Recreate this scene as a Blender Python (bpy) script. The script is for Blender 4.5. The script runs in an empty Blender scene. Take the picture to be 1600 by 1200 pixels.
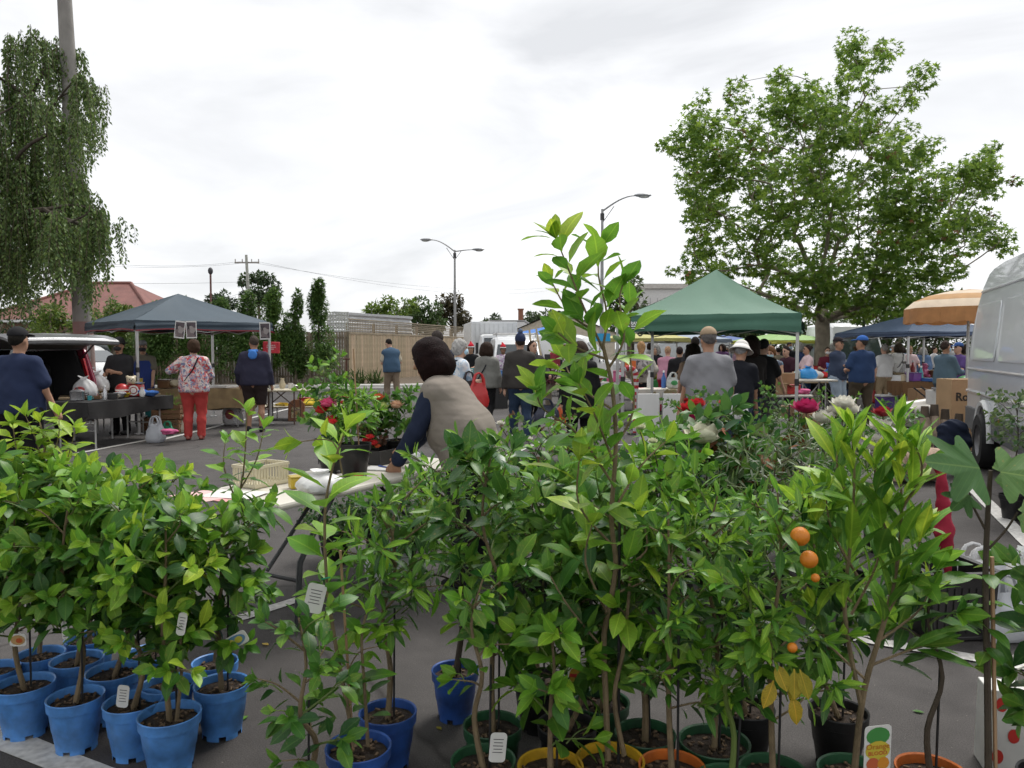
import bpy, math, random
import numpy as np
from mathutils import Vector, Matrix, Euler

# ------------------------------------------------------------------ camera, sky, sun, exposure
SC = bpy.context.scene
COL = SC.collection
CAM_H = 1.52
FPX = 1200.0                      # focal length in pixels of the 1600 px wide photograph
HORIZON = 545.0
PITCH = math.atan((600 - HORIZON) / FPX)
cd = bpy.data.cameras.new('camera')
cam = bpy.data.objects.new('camera', cd); COL.objects.link(cam)
cam.location = (0, 0, CAM_H)
cam.rotation_euler = (math.radians(90) - PITCH, 0, 0)
cd.sensor_width = 36.0; cd.lens = 36.0 * FPX / 1600.0
cd.clip_start = 0.05; cd.clip_end = 6000
SC.camera = cam

W = bpy.data.worlds.new('World'); SC.world = W; W.use_nodes = True
SUN_EL, SUN_ROT = math.radians(58), math.radians(35)
wn = W.node_tree; wn.nodes.clear()
def wnode(t, **k):
    n = wn.nodes.new(t)
    for a, b in k.items(): setattr(n, a, b)
    return n
wo = wnode('ShaderNodeOutputWorld'); wmix = wnode('ShaderNodeMixShader')
bgs = wnode('ShaderNodeBackground'); bgc = wnode('ShaderNodeBackground')
sky = wnode('ShaderNodeTexSky', sky_type='NISHITA', sun_disc=False, sun_elevation=SUN_EL, sun_rotation=SUN_ROT)
bgs.inputs[1].default_value = 0.12
wtc = wnode('ShaderNodeTexCoord'); wmap = wnode('ShaderNodeMapping')
wmap.inputs['Scale'].default_value = (1.6, 1.6, 5.5)
wmap.inputs['Rotation'].default_value = (0.0, 0.12, 0.5)
wnz = wnode('ShaderNodeTexNoise'); wnz.inputs['Scale'].default_value = 1.0
wnz.inputs['Detail'].default_value = 6; wnz.inputs['Roughness'].default_value = 0.52
wnz.inputs['Distortion'].default_value = 0.6
wrm = wnode('ShaderNodeValToRGB')
wrm.color_ramp.elements[0].position = 0.40; wrm.color_ramp.elements[0].color = (0.375, 0.38, 0.388, 1)
wrm.color_ramp.elements[1].position = 0.70; wrm.color_ramp.elements[1].color = (0.60, 0.60, 0.602, 1)
bgc.inputs[1].default_value = 0.98
wmix.inputs[0].default_value = 0.97
L = wn.links.new
L(sky.outputs[0], bgs.inputs[0]); L(wtc.outputs['Generated'], wmap.inputs[0]); L(wmap.outputs[0], wnz.inputs['Vector'])
L(wnz.outputs['Fac'], wrm.inputs[0]); L(wrm.outputs[0], bgc.inputs[0])
L(bgs.outputs[0], wmix.inputs[1]); L(bgc.outputs[0], wmix.inputs[2]); L(wmix.outputs[0], wo.inputs[0])

sl = bpy.data.lights.new('sun', 'SUN'); sl.energy = 1.5; sl.angle = math.radians(24); sl.color = (1, 0.97, 0.93)
so = bpy.data.objects.new('sun', sl); COL.objects.link(so)
sd = Vector((math.sin(SUN_ROT) * math.cos(SUN_EL), math.cos(SUN_ROT) * math.cos(SUN_EL), math.sin(SUN_EL)))
so.rotation_euler = sd.to_track_quat('Z', 'Y').to_euler()
SC.view_settings.view_transform = 'Standard'; SC.view_settings.look = 'None'
SC.view_settings.exposure = 1.14; SC.view_settings.gamma = 1

SC.render.engine = 'CYCLES'
SC.cycles.use_denoising = True; SC.cycles.denoising_prefilter = 'FAST'; SC.cycles.use_adaptive_sampling = True; SC.cycles.adaptive_threshold = 0.02; SC.cycles.max_bounces = 4; SC.cycles.diffuse_bounces = 3; SC.cycles.glossy_bounces = 2
SC.cycles.transmission_bounces = 3; SC.cycles.caustics_reflective = False; SC.cycles.caustics_refractive = False

# ------------------------------------------------------------------ pixel -> place
def ray(px, py):
    u, v = (px - 800) / FPX, (600 - py) / FPX
    c, s = math.cos(PITCH), math.sin(PITCH)
    return Vector((u, c + v * s, -s + v * c))
def G(px, py, z=0.0):                     # the point of height z under a pixel
    d = ray(px, py); t = (z - CAM_H) / d.z
    return Vector((d.x * t, d.y * t, z))
def A(px, py, y):                         # the point under a pixel at distance y
    d = ray(px, py); t = y / d.y
    return Vector((d.x * t, y, CAM_H + d.z * t))
def X(px, y): return A(px, HORIZON, y).x

# ------------------------------------------------------------------ materials
MATS = {}
def M(name, col, rough=0.6, var=0.12, scale=6.0, bump=0.0, bscale=80.0, metal=0.0, spec=0.5,
      trans=0.0, rnd=0.0, coat=0.0, island=False, hue=0.02, dirt=None, emit=0.0):
    if name in MATS: return MATS[name]
    m = bpy.data.materials.new(name); m.use_nodes = True; nt = m.node_tree; N = nt.nodes; K = nt.links.new
    p = N['Principled BSDF']; p.inputs['Roughness'].default_value = rough; p.inputs['Metallic'].default_value = metal
    p.inputs['Specular IOR Level'].default_value = spec; p.inputs['Coat Weight'].default_value = coat
    tc = N.new('ShaderNodeTexCoord'); nz = N.new('ShaderNodeTexNoise'); nz.inputs['Scale'].default_value = scale
    nz.inputs['Detail'].default_value = 5; K(tc.outputs['Object'], nz.inputs['Vector'])
    rp = N.new('ShaderNodeValToRGB'); rp.color_ramp.elements[0].position = 0.3; rp.color_ramp.elements[1].position = 0.7
    c0 = [max(0, c * (1 - var)) for c in col]; c1 = [min(1, c * (1 + var)) for c in col]
    if dirt: c0 = dirt
    rp.color_ramp.elements[0].color = (*c0, 1); rp.color_ramp.elements[1].color = (*c1, 1)
    K(nz.outputs['Fac'], rp.inputs[0]); out = rp.outputs[0]
    if rnd > 0:
        hs = N.new('ShaderNodeHueSaturation')
        if island: r = N.new('ShaderNodeNewGeometry').outputs['Random Per Island']
        else: r = N.new('ShaderNodeObjectInfo').outputs['Random']
        mr = N.new('ShaderNodeMapRange'); mr.inputs[3].default_value = 1 - rnd; mr.inputs[4].default_value = 1 + rnd
        mh = N.new('ShaderNodeMapRange'); mh.inputs[3].default_value = 0.5 + hue; mh.inputs[4].default_value = 0.5 - hue
        K(r, mr.inputs[0]); K(mr.outputs[0], hs.inputs['Value']); K(r, mh.inputs[0]); K(mh.outputs[0], hs.inputs['Hue'])
        K(out, hs.inputs['Color']); out = hs.outputs[0]
    K(out, p.inputs['Base Color'])
    if bump > 0:
        bz = N.new('ShaderNodeTexNoise'); bz.inputs['Scale'].default_value = bscale; bz.inputs['Detail'].default_value = 4
        K(tc.outputs['Object'], bz.inputs['Vector'])
        b = N.new('ShaderNodeBump'); b.inputs['Strength'].default_value = bump; b.inputs['Distance'].default_value = 0.01
        K(bz.outputs['Fac'], b.inputs['Height']); K(b.outputs[0], p.inputs['Normal'])
    if trans > 0:
        t = N.new('ShaderNodeBsdfTranslucent'); mx = N.new('ShaderNodeMixShader'); mx.inputs[0].default_value = trans
        ct = N.new('ShaderNodeMixRGB'); ct.blend_type = 'MULTIPLY'; ct.inputs[0].default_value = 1
        ct.inputs[2].default_value = (1.0, 0.98, 0.55, 1) if island or rnd else (1, 1, 1, 1)
        K(out, ct.inputs[1]); br = N.new('ShaderNodeBrightContrast'); br.inputs[1].default_value = 0.03
        K(ct.outputs[0], br.inputs[0]); K(br.outputs[0], t.inputs[0])
        K(p.outputs[0], mx.inputs[1]); K(t.outputs[0], mx.inputs[2]); K(mx.outputs[0], N['Material Output'].inputs[0])
    MATS[name] = m
    return m
def glass(name, col=(0.03, 0.04, 0.045)):
    return M(name, col, rough=0.06, var=0.1, spec=0.8, coat=0.3)
def pattern(name, cols, scale=20.0, rough=0.8, kind='VORONOI'):
    if name in MATS: return MATS[name]
    m = bpy.data.materials.new(name); m.use_nodes = True; nt = m.node_tree; N = nt.nodes; K = nt.links.new
    p = N['Principled BSDF']; p.inputs['Roughness'].default_value = rough
    tc = N.new('ShaderNodeTexCoord'); nz = N.new('ShaderNodeTexNoise'); nz.inputs['Scale'].default_value = scale * 0.6
    nz.inputs['Detail'].default_value = 2
    mp = N.new('ShaderNodeMixRGB'); mp.inputs[0].default_value = 0.12
    K(tc.outputs['Object'], nz.inputs['Vector']); K(tc.outputs['Object'], mp.inputs[1]); K(nz.outputs['Color'], mp.inputs[2])
    rp = N.new('ShaderNodeValToRGB'); rp.color_ramp.interpolation = 'CONSTANT'
    if kind == 'STRIPE':
        v = N.new('ShaderNodeTexWave'); v.inputs['Scale'].default_value = scale; v.bands_direction = 'Z'
        K(tc.outputs['Object'], v.inputs['Vector']); K(v.outputs['Fac'], rp.inputs[0])
    else:
        v = N.new('ShaderNodeTexVoronoi'); v.inputs['Scale'].default_value = scale
        sp = N.new('ShaderNodeSeparateColor')
        K(mp.outputs[0], v.inputs['Vector']); K(v.outputs['Color'], sp.inputs[0]); K(sp.outputs[0], rp.inputs[0])
    cr = rp.color_ramp
    while len(cr.elements) < len(cols): cr.elements.new(0.5)
    for i, c in enumerate(cols):
        cr.elements[i].position = i / len(cols); cr.elements[i].color = (*c, 1)
    K(rp.outputs[0], p.inputs['Base Color'])
    MATS[name] = m
    return m

# ------------------------------------------------------------------ objects
def tag(o, label=None, cat=None, group=None, kind=None):
    if label: o['label'] = label
    if cat: o['category'] = cat
    if group: o['group'] = group
    if kind: o['kind'] = kind
    return o
def link(name, data, parent=None, loc=None, rz=None):
    o = bpy.data.objects.new(name, data); COL.objects.link(o)
    if parent is not None: o.parent = parent
    if loc is not None: o.location = loc
    if rz is not None: o.rotation_euler = (0, 0, rz)
    return o
def thing(name, label, cat, loc=(0, 0, 0), rz=0.0, group=None):
    return tag(link(name, None, None, loc, rz), label, cat, group)
def mesh_np(name, V, F, mat, smooth=False, mi=None):
    V = np.asarray(V, dtype=np.float32).reshape(-1, 3); F = np.asarray(F, dtype=np.int32)
    me = bpy.data.meshes.new(name); n, k = F.shape
    me.vertices.add(len(V)); me.vertices.foreach_set('co', V.ravel())
    me.loops.add(n * k); me.loops.foreach_set('vertex_index', F.ravel())
    me.polygons.add(n); me.polygons.foreach_set('loop_start', np.arange(0, n * k, k, dtype=np.int32))
    for m in (mat if isinstance(mat, (list, tuple)) else [mat]): me.materials.append(m)
    if mi is not None: me.polygons.foreach_set('material_index', np.asarray(mi, dtype=np.int32))
    me.update(calc_edges=True)
    me.polygons.foreach_set('use_smooth', np.full(n, smooth, dtype=bool))
    return me
class MB:
    """collects shapes; build() links them as ONE mesh object"""
    def __init__(s): s.v = []; s.f = []; s.m = []; s.mi = 0
    def add(s, vs, fs):
        b = len(s.v); s.v += [tuple(v) for v in vs]; s.f += [tuple(b + i for i in f) for f in fs]; s.m += [s.mi] * len(fs); return s
    def box(s, c, d, rot=None, taper=1.0):
        hx, hy, hz = d[0] / 2, d[1] / 2, d[2] / 2
        vs = [Vector((x * hx * (taper if z > 0 else 1), y * hy * (taper if z > 0 else 1), z * hz)) for z in (-1, 1) for x, y in ((-1, -1), (1, -1), (1, 1), (-1, 1))]
        if rot is not None:
            R = rot if isinstance(rot, Matrix) else Euler(rot).to_matrix()
            vs = [R @ v for v in vs]
        return s.add([v + Vector(c) for v in vs], [(3, 2, 1, 0), (4, 5, 6, 7), (0, 1, 5, 4), (1, 2, 6, 5), (2, 3, 7, 6), (3, 0, 4, 7)])
    def tube(s, pts, r, n=8, cap=True):
        pts = [Vector(p) for p in pts]; k = len(pts)
        rs = list(r) if hasattr(r, '__len__') else [r] * k
        vs = []; u0 = None
        for i, p in enumerate(pts):
            t = (pts[min(i + 1, k - 1)] - pts[max(i - 1, 0)]).normalized()
            if u0 is None: u0 = t.orthogonal().normalized()
            u = (u0 - t * u0.dot(t)); u = u.normalized() if u.length > 1e-6 else t.orthogonal().normalized(); u0 = u
            w = t.cross(u)
            for j in range(n):
                a = 2 * math.pi * j / n; vs.append(p + (u * math.cos(a) + w * math.sin(a)) * rs[i])
        fs = [(i * n + j, i * n + (j + 1) % n, (i + 1) * n + (j + 1) % n, (i + 1) * n + j) for i in range(k - 1) for j in range(n)]
        if cap: fs += [tuple(range(n))[::-1], tuple((k - 1) * n + j for j in range(n))]
        return s.add(vs, fs)
    def bar(s, a, b, r, n=8): return s.tube([a, b], r, n)
    def lathe(s, prof, n=20, c=(0, 0, 0)):
        vs = [(c[0] + r * math.cos(2 * math.pi * j / n), c[1] + r * math.sin(2 * math.pi * j / n), c[2] + z) for r, z in prof for j in range(n)]
        fs = [(i * n + j, i * n + (j + 1) % n, (i + 1) * n + (j + 1) % n, (i + 1) * n + j) for i in range(len(prof) - 1) for j in range(n)]
        return s.add(vs, fs)
    def prism(s, poly, y0, y1, axis='y'):
        n = len(poly)
        f = {'y': lambda a, b, t: (a, t, b), 'x': lambda a, b, t: (t, a, b), 'z': lambda a, b, t: (a, b, t)}[axis]
        vs = [f(a, b, y0) for a, b in poly] + [f(a, b, y1) for a, b in poly]
        return s.add(vs, [tuple(range(n)), tuple(range(2 * n - 1, n - 1, -1))] + [(i, i + n, (i + 1) % n + n, (i + 1) % n) for i in range(n)])
    def grid(s, nu, nv, fn):
        vs = [fn(i / nu, j / nv) for i in range(nu + 1) for j in range(nv + 1)]
        return s.add(vs, [(i * (nv + 1) + j, (i + 1) * (nv + 1) + j, (i + 1) * (nv + 1) + j + 1, i * (nv + 1) + j + 1) for i in range(nu) for j in range(nv)])
    def ball(s, c, r, n=10, m=6):
        rx, ry, rz = r if hasattr(r, '__len__') else (r, r, r)
        vs = [(c[0] + rx * math.sin(math.pi * i / m) * math.cos(2 * math.pi * j / n), c[1] + ry * math.sin(math.pi * i / m) * math.sin(2 * math.pi * j / n), c[2] + rz * math.cos(math.pi * i / m)) for i in range(m + 1) for j in range(n)]
        return s.add(vs, [(i * n + j, (i + 1) * n + j, (i + 1) * n + (j + 1) % n, i * n + (j + 1) % n) for i in range(m) for j in range(n)])
    def mesh(s, name, mat, smooth=False):
        me = bpy.data.meshes.new(name); me.from_pydata(s.v, [], s.f)
        for m in (mat if isinstance(mat, (list, tuple)) else [mat]): me.materials.append(m)
        if isinstance(mat, (list, tuple)): me.polygons.foreach_set('material_index', s.m)
        if smooth:
            me.polygons.foreach_set('use_smooth', [True] * len(me.polygons))
            me.set_sharp_from_angle(angle=math.radians(42))
        me.validate()
        return me
    def build(s, name, mat, parent=None, loc=None, rz=None, smooth=False, bevel=0.0):
        o = link(name, s.mesh(name, mat, smooth), parent, loc, rz)
        if bevel > 0:
            b = o.modifiers.new('bevel', 'BEVEL'); b.width = bevel; b.segments = 2; b.limit_method = 'ANGLE'
        return o
def copy_tree(o, parent=None):
    c = o.copy(); COL.objects.link(c)
    if parent is not None: c.parent = parent
    for ch in list(o.children): copy_tree(ch, c)
    return c

# ------------------------------------------------------------------ smooth bodies from rounded cones (surface nets)
def cone(a, b, ra, rb, k=0.03): return ('c', np.array(a, float), np.array(b, float), ra, rb, k)
def ell(c, r, R=None, k=0.02): return ('e', np.array(c, float), np.array(r, float), np.eye(3) if R is None else np.array(R), 0, k)
def sdf_mesh(prims, h, cuts=(), fold=0.0, seed=0, extra=None):
    lo = np.full(3, 1e9); hi = -lo
    for p in prims:
        if p[0] == 'c':
            for q, r in ((p[1], p[3]), (p[2], p[4])): lo = np.minimum(lo, q - r); hi = np.maximum(hi, q + r)
        else:
            m = p[2].max(); lo = np.minimum(lo, p[1] - m); hi = np.maximum(hi, p[1] + m)
    lo -= 3 * h + fold; hi += 3 * h + fold
    n = np.ceil((hi - lo) / h).astype(int) + 1
    ax = [(lo[i] + h * np.arange(n[i])).astype(np.float32) for i in range(3)]
    D = np.full(n, 0.2, np.float32)
    for p in prims:
        if p[0] == 'c':
            a, b, ra, rb = p[1:5]; m = 0.06 + h
            l = np.minimum(a - ra, b - rb) - m; u = np.maximum(a + ra, b + rb) + m
        else:
            l = p[1] - p[2].max() - 0.06; u = p[1] + p[2].max() + 0.06
        i0 = np.clip(((l - lo) / h).astype(int), 0, n - 1); i1 = np.clip(((u - lo) / h).astype(int) + 2, 1, n)
        sl_ = tuple(slice(i0[k], i1[k]) for k in range(3))
        x = ax[0][sl_[0]][:, None, None]; y = ax[1][sl_[1]][None, :, None]; z = ax[2][sl_[2]][None, None, :]
        if p[0] == 'c':
            ab = b - a; L2 = max(float(ab @ ab), 1e-9)
            t = np.clip(((x - a[0]) * ab[0] + (y - a[1]) * ab[1] + (z - a[2]) * ab[2]) / L2, 0, 1)
            d = np.sqrt((x - a[0] - t * ab[0]) ** 2 + (y - a[1] - t * ab[1]) ** 2 + (z - a[2] - t * ab[2]) ** 2) - (ra + (rb - ra) * t)
        else:
            c, r, R = p[1], p[2], p[3]
            q = [(x - c[0]) * R[0, i] + (y - c[1]) * R[1, i] + (z - c[2]) * R[2, i] for i in range(3)]
            k0 = np.sqrt(sum((q[i] / r[i]) ** 2 for i in range(3))); k1 = np.sqrt(sum((q[i] / r[i] ** 2) ** 2 for i in range(3))) + 1e-6
            d = k0 * (k0 - 1) / k1
        k = p[5]; o = D[sl_]
        hh = np.clip(0.5 + 0.5 * (o - d) / k, 0, 1)
        D[sl_] = o * (1 - hh) + d * hh - k * hh * (1 - hh)
    x = ax[0][:, None, None]; y = ax[1][None, :, None]; z = ax[2][None, None, :]
    if fold > 0:
        s1 = seed * 1.7
        D += fold * (np.sin(z * 31 + 5 * np.sin(x * 9 + s1) + y * 6) * np.sin(x * 17 + y * 13 + s1) * 0.6 + 0.4 * np.sin(z * 62 + x * 40 + s1 + 3 * np.sin(y * 25)))
    if extra is not None: D += extra(x, y, z)
    for p0, nn in cuts:
        D = np.maximum(D, (x - p0[0]) * nn[0] + (y - p0[1]) * nn[1] + (z - p0[2]) * nn[2])
    S = D < 0
    c8 = [(i, j, k) for i in (0, 1) for j in (0, 1) for k in (0, 1)]
    cnt = sum(S[i:n[0] - 1 + i, j:n[1] - 1 + j, k:n[2] - 1 + k].astype(np.int8) for i, j, k in c8)
    act = (cnt > 0) & (cnt < 8)
    idx = np.argwhere(act)
    ids = np.full(act.shape, -1, np.int32); ids[act] = np.arange(len(idx))
    val = np.stack([D[idx[:, 0] + i, idx[:, 1] + j, idx[:, 2] + k] for i, j, k in c8], 1)
    acc = np.zeros((len(idx), 3)); num = np.zeros((len(idx), 1))
    for e0 in range(8):
        for e1 in range(e0 + 1, 8):
            d = np.array(c8[e1]) - np.array(c8[e0])
            if np.abs(d).sum() != 1: continue
            v0, v1 = val[:, e0], val[:, e1]; cr = (v0 < 0) != (v1 < 0)
            t = np.where(cr, v0 / (v0 - v1 + 1e-12), 0)[:, None]
            acc += np.where(cr[:, None], np.array(c8[e0]) + t * d, 0); num += cr[:, None]
    V = lo + h * (idx + acc / np.maximum(num, 1))
    Q = []
    for a in range(3):
        b, c = (a + 1) % 3, (a + 2) % 3
        s0 = [slice(None)] * 3; s1 = [slice(None)] * 3
        s0[a] = slice(0, n[a] - 1); s1[a] = slice(1, n[a])
        for q in (b, c): s0[q] = slice(1, n[q] - 1); s1[q] = slice(1, n[q] - 1)
        A0, A1 = S[tuple(s0)], S[tuple(s1)]; e = np.argwhere(A0 != A1)
        if not len(e): continue
        flip = A0[tuple(e.T)]
        e = e.copy(); e[:, b] += 1; e[:, c] += 1
        def cell(db, dc):
            w = e.copy(); w[:, b] += db; w[:, c] += dc; return ids[tuple(w.T)]
        q = np.stack([cell(-1, -1), cell(0, -1), cell(0, 0), cell(-1, 0)], 1)
        q[~flip] = q[~flip][:, ::-1]
        Q.append(q)
    return V, np.concatenate(Q)
def blob(name, prims, h, mat, parent=None, **kw):
    V, F = sdf_mesh(prims, h, **kw)
    return link(name, mesh_np(name, V, F, mat, True), parent)

# ------------------------------------------------------------------ leaves and trees
def leaf_shape(kind, curl=0.12, fold=0.18):
    """one leaf of length 1 along +Y, face up +Z: returns verts, quads"""
    prof = {'citrus': [(0, .02), (.10, .05), (.28, .2), (.5, .26), (.74, .2), (.9, .09), (1, .005)],
            'narrow': [(0, .015), (.12, .05), (.35, .13), (.6, .135), (.83, .075), (1, .004)],
            'olive': [(0, .01), (.3, .07), (.65, .07), (1, .004)],
            'round': [(0, .02), (.15, .22), (.45, .34), (.75, .26), (1, .01)],
            'tiny': [(0, .03), (.4, .24), (1, .01)],
            'strap': [(0, .03), (.35, .05), (.7, .045), (1, .003)]}[kind]
    vs = []; fs = []
    for i, (t, w) in enumerate(prof):
        z = -curl * (t ** 2) * 1.6 + curl * 0.5 * t
        wav = 0.012 * math.sin(t * 9)
        vs += [(-w, t, z + fold * w + wav), (0, t, z), (w, t, z + fold * w - wav)]
    for i in range(len(prof) - 1):
        a = i * 3; fs += [(a, a + 1, a + 4, a + 3), (a + 1, a + 2, a + 5, a + 4)]
    return np.array(vs, float), np.array(fs)
CHIP = (np.array([(0, 0, 0), (-.24, .45, .06), (0, 1, -.06), (.24, .45, .06)], float), np.array([(0, 1, 2), (0, 2, 3)]))
def fig_shape():
    pts = []; n = 46
    for i in range(n + 1):
        a = -2.75 + 5.5 * i / n; r = .30 + .06 * math.cos(a)
        for c, l, w in ((0, .68, .30), (-.85, .56, .26), (.85, .56, .26), (-1.75, .38, .28), (1.75, .38, .28)): r = max(r, .36 + l * .82 * math.exp(-((a - c) / (w * 1.15)) ** 2))
        r *= 1 + .03 * math.sin(a * 26); pts.append((math.sin(a) * r, .3 + math.cos(a) * r * .85, -.16 * r * r + .04 * math.cos(a * 3.5)))
    return np.array([(0, .12, .03)] + pts, float), np.array([(0, i + 1, i) for i in range(1, n + 1)])
def lobed_shape(deep=0.5, curl=0.1):
    """a five-lobed leaf (plane, fig): fan of triangles from the stalk point"""
    pts = []
    for a, r in ((-2.5, .25), (-1.95, .55), (-1.5, .32), (-.85, .8), (-.45, .42), (0, 1.0), (.45, .42), (.85, .8), (1.5, .32), (1.95, .55), (2.5, .25)):
        if r < .5 and abs(a) < 2: r = r * (1 - deep * .3)
        pts.append((math.sin(a) * r, .25 + math.cos(a) * r * .75, -curl * r * r + .05 * math.cos(a * 3)))
    vs = [(0, .22, 0.03)] + pts
    return np.array(vs, float), np.array([(0, i + 1, i) for i in range(1, len(pts))])
def scatter(shape, P, Dr, Up, S):
    bv, bf = shape; n = len(P)
    P, Dr, Up, S = [np.asarray(q, float) for q in (P, Dr, Up, S)]
    Yv = Dr / (np.linalg.norm(Dr, axis=1, keepdims=True) + 1e-9)
    Xv = np.cross(Yv, Up); Xv /= np.linalg.norm(Xv, axis=1, keepdims=True) + 1e-9
    Zv = np.cross(Xv, Yv)
    V = P[:, None] + S[:, None, None] * (bv[None, :, 0:1] * Xv[:, None] + bv[None, :, 1:2] * Yv[:, None] + bv[None, :, 2:3] * Zv[:, None])
    F = bf[None] + (np.arange(n) * len(bv))[:, None, None]
    return V.reshape(-1, 3), F.reshape(-1, bf.shape[1])
def branch_net(base, trunk_top, targets, r0, rng, sag=0.0, steps=4, trunk_steps=5, bend=0.12, keep=.35):
    """joins every target to the nearest branch; returns node positions, parents, radii"""
    base = Vector(base); top = Vector(trunk_top)
    nodes = [base]; par = [-1]
    for i in range(1, trunk_steps + 1):
        t = i / trunk_steps
        nodes.append(base.lerp(top, t) + Vector((rng.gauss(0, 1), rng.gauss(0, 1), 0)) * (base - top).length * 0.008 * (i < trunk_steps)); par.append(i - 1)
    fork = trunk_steps
    ends = []
    for tg in sorted(targets, key=lambda q: (Vector(q) - top).length):
        tg = Vector(tg); best = None
        for i in range(max(1, fork - 1), len(nodes)):
            d = (nodes[i] - tg).length; back = (nodes[i] - top).length
            up = max(0, nodes[i].z - tg.z) * 0.6
            c = d + back * keep + up
            if best is None or c < best[0]: best = (c, i)
        i = best[1]; a = nodes[i]; ln = (tg - a).length; last = i
        off = Vector((rng.gauss(0, 1), rng.gauss(0, 1), rng.gauss(0, .5) + 0.3)) * ln * bend
        for k in range(1, steps + 1):
            t = k / steps; w = math.sin(math.pi * t)
            nodes.append(a.lerp(tg, t) + off * w * (1 if k < steps else 0)); par.append(last); last = len(nodes) - 1
        ends.append(last)
    w = [0.0] * len(nodes)
    for e in ends:
        k = e
        while k >= 0: w[k] += 1; k = par[k]
    tot = max(w)
    rad = [max(0.006, r0 * math.sqrt(max(q, .6) / tot) ** 1.15) for q in w]
    return nodes, par, rad
def branch_mesh(nodes, par, rad, n=7):
    mb = MB(); kids = {}
    for i, p in enumerate(par): kids.setdefault(p, []).append(i)
    done = set()
    for i, p in enumerate(par):
        if p < 0 or i in done: continue
        # follow the thickest child so that a limb is one continuous tube
        ch = [p, i]; done.add(i); k = i
        while kids.get(k):
            j = max(kids[k], key=lambda q: rad[q])
            if j in done: break
            ch.append(j); done.add(j); k = j
        rr = [min(rad[q], rad[ch[1]] * 1.15) if q == p and p != 0 else rad[q] for q in ch]
        if p == 0: rr[0] = rad[0] * 1.25
        mb.tube([nodes[q] for q in ch], rr, n)
    return mb
# ================================================================== the setting
rng = random.Random(7); nrg = np.random.default_rng(7)
def asphalt():
    m = bpy.data.materials.new('asphalt'); m.use_nodes = True; nt = m.node_tree; N = nt.nodes; K = nt.links.new
    p = N['Principled BSDF']; tc = N.new('ShaderNodeTexCoord')
    def nz(s, d=4):
        n = N.new('ShaderNodeTexNoise'); n.inputs['Scale'].default_value = s; n.inputs['Detail'].default_value = d
        K(tc.outputs['Object'], n.inputs['Vector']); return n
    def ramp(src, a, b, pa=.3, pb=.7):
        r = N.new('ShaderNodeValToRGB'); r.color_ramp.elements[0].position = pa; r.color_ramp.elements[1].position = pb
        r.color_ramp.elements[0].color = (*a, 1); r.color_ramp.elements[1].color = (*b, 1); K(src, r.inputs[0]); return r.outputs[0]
    base = ramp(nz(0.55, 6).outputs['Fac'], (.058, .053, .051), (.082, .077, .075))
    spk = ramp(nz(190, 2).outputs['Fac'], (.45, .45, .45), (1.5, 1.48, 1.45), .25, .78)
    big = ramp(nz(7, 5).outputs['Fac'], (.84, .84, .84), (1.1, 1.1, 1.1))
    st = ramp(nz(1.7, 3).outputs['Fac'], (.72, .72, .72), (1, 1, 1), .30, .40)
    o = base
    vo = N.new('ShaderNodeTexVoronoi'); vo.feature = 'DISTANCE_TO_EDGE'; vo.inputs['Scale'].default_value = .42
    dm = N.new('ShaderNodeMixRGB'); dm.inputs[0].default_value = .25; K(tc.outputs['Object'], dm.inputs[1]); K(nz(1.3, 5).outputs['Color'], dm.inputs[2]); K(dm.outputs[0], vo.inputs['Vector'])
    crk = ramp(vo.outputs['Distance'], (.45, .44, .43), (1, 1, 1), .0015, .006)
    lit = ramp(nz(55, 1).outputs['Fac'], (1, 1, 1), (3.2, 3.1, 2.8), .765, .78)
    oil = ramp(nz(.23, 4).outputs['Fac'], (.78, .77, .77), (1.06, 1.06, 1.06), .36, .52)
    for q in (spk, big, st, crk, lit, oil):
        mx = N.new('ShaderNodeMixRGB'); mx.blend_type = 'MULTIPLY'; mx.inputs[0].default_value = 1
        K(o, mx.inputs[1]); K(q, mx.inputs[2]); o = mx.outputs[0]
    K(o, p.inputs['Base Color']); p.inputs['Roughness'].default_value = .82; p.inputs['Specular IOR Level'].default_value = .3
    b = N.new('ShaderNodeBump'); b.inputs['Strength'].default_value = .55; b.inputs['Distance'].default_value = .006
    K(nz(150, 3).outputs['Fac'], b.inputs['Height']); K(b.outputs[0], p.inputs['Normal'])
    return m
g = MB(); g.grid(8, 8, lambda u, v: ((u - .5) * 4000, (v - .5) * 4000 + 1500, 0))
tag(g.build('ground', asphalt()), kind='structure')

paint = M('road_paint', (.55, .54, .51), rough=.75, var=.1, scale=30, dirt=(.36, .35, .33))
LZ = [0.003]
def strip(a, b, w, z=None, name='painted_line'):
    LZ[0] += .0006; z = LZ[0]
    a, b = Vector(a), Vector(b); d = (b - a).normalized(); s = Vector((-d.y, d.x, 0)) * w / 2
    mb = MB(); n = max(2, int((b - a).length / .25))
    def fn(u, v):
        q = a.lerp(b, u) + s * (2 * v - 1) * (1 + .05 * math.sin(u * n * 2.1) * (1 if v > .5 else .7)); return (q.x, q.y, z)
    mb.grid(n, 1, fn)
    return tag(mb.build(name, paint), kind='structure')
strip(G(-60, 1128), G(175, 1222), .12)
strip(G(232, 968), G(322, 990), .09); strip(G(296, 992), G(470, 936), .09)
strip(G(60, 720), G(250, 684), .1); strip(G(250, 688), G(480, 632), .1)
strip(G(740, 735), G(850, 688), .1); strip(G(880, 722), G(1290, 728), .09)
strip(G(985, 938), G(1050, 950), .1); strip(G(1050, 950), G(1700, 1060), .1)
strip(G(1500, 745), G(1720, 960), .13); strip(G(1270, 668), G(1440, 671), .1); strip(G(1180, 700), G(1520, 708), .1)
strip(G(1325, 628), G(1440, 700), .12)
strip(G(960, 668), G(1330, 674), .09)

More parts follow.
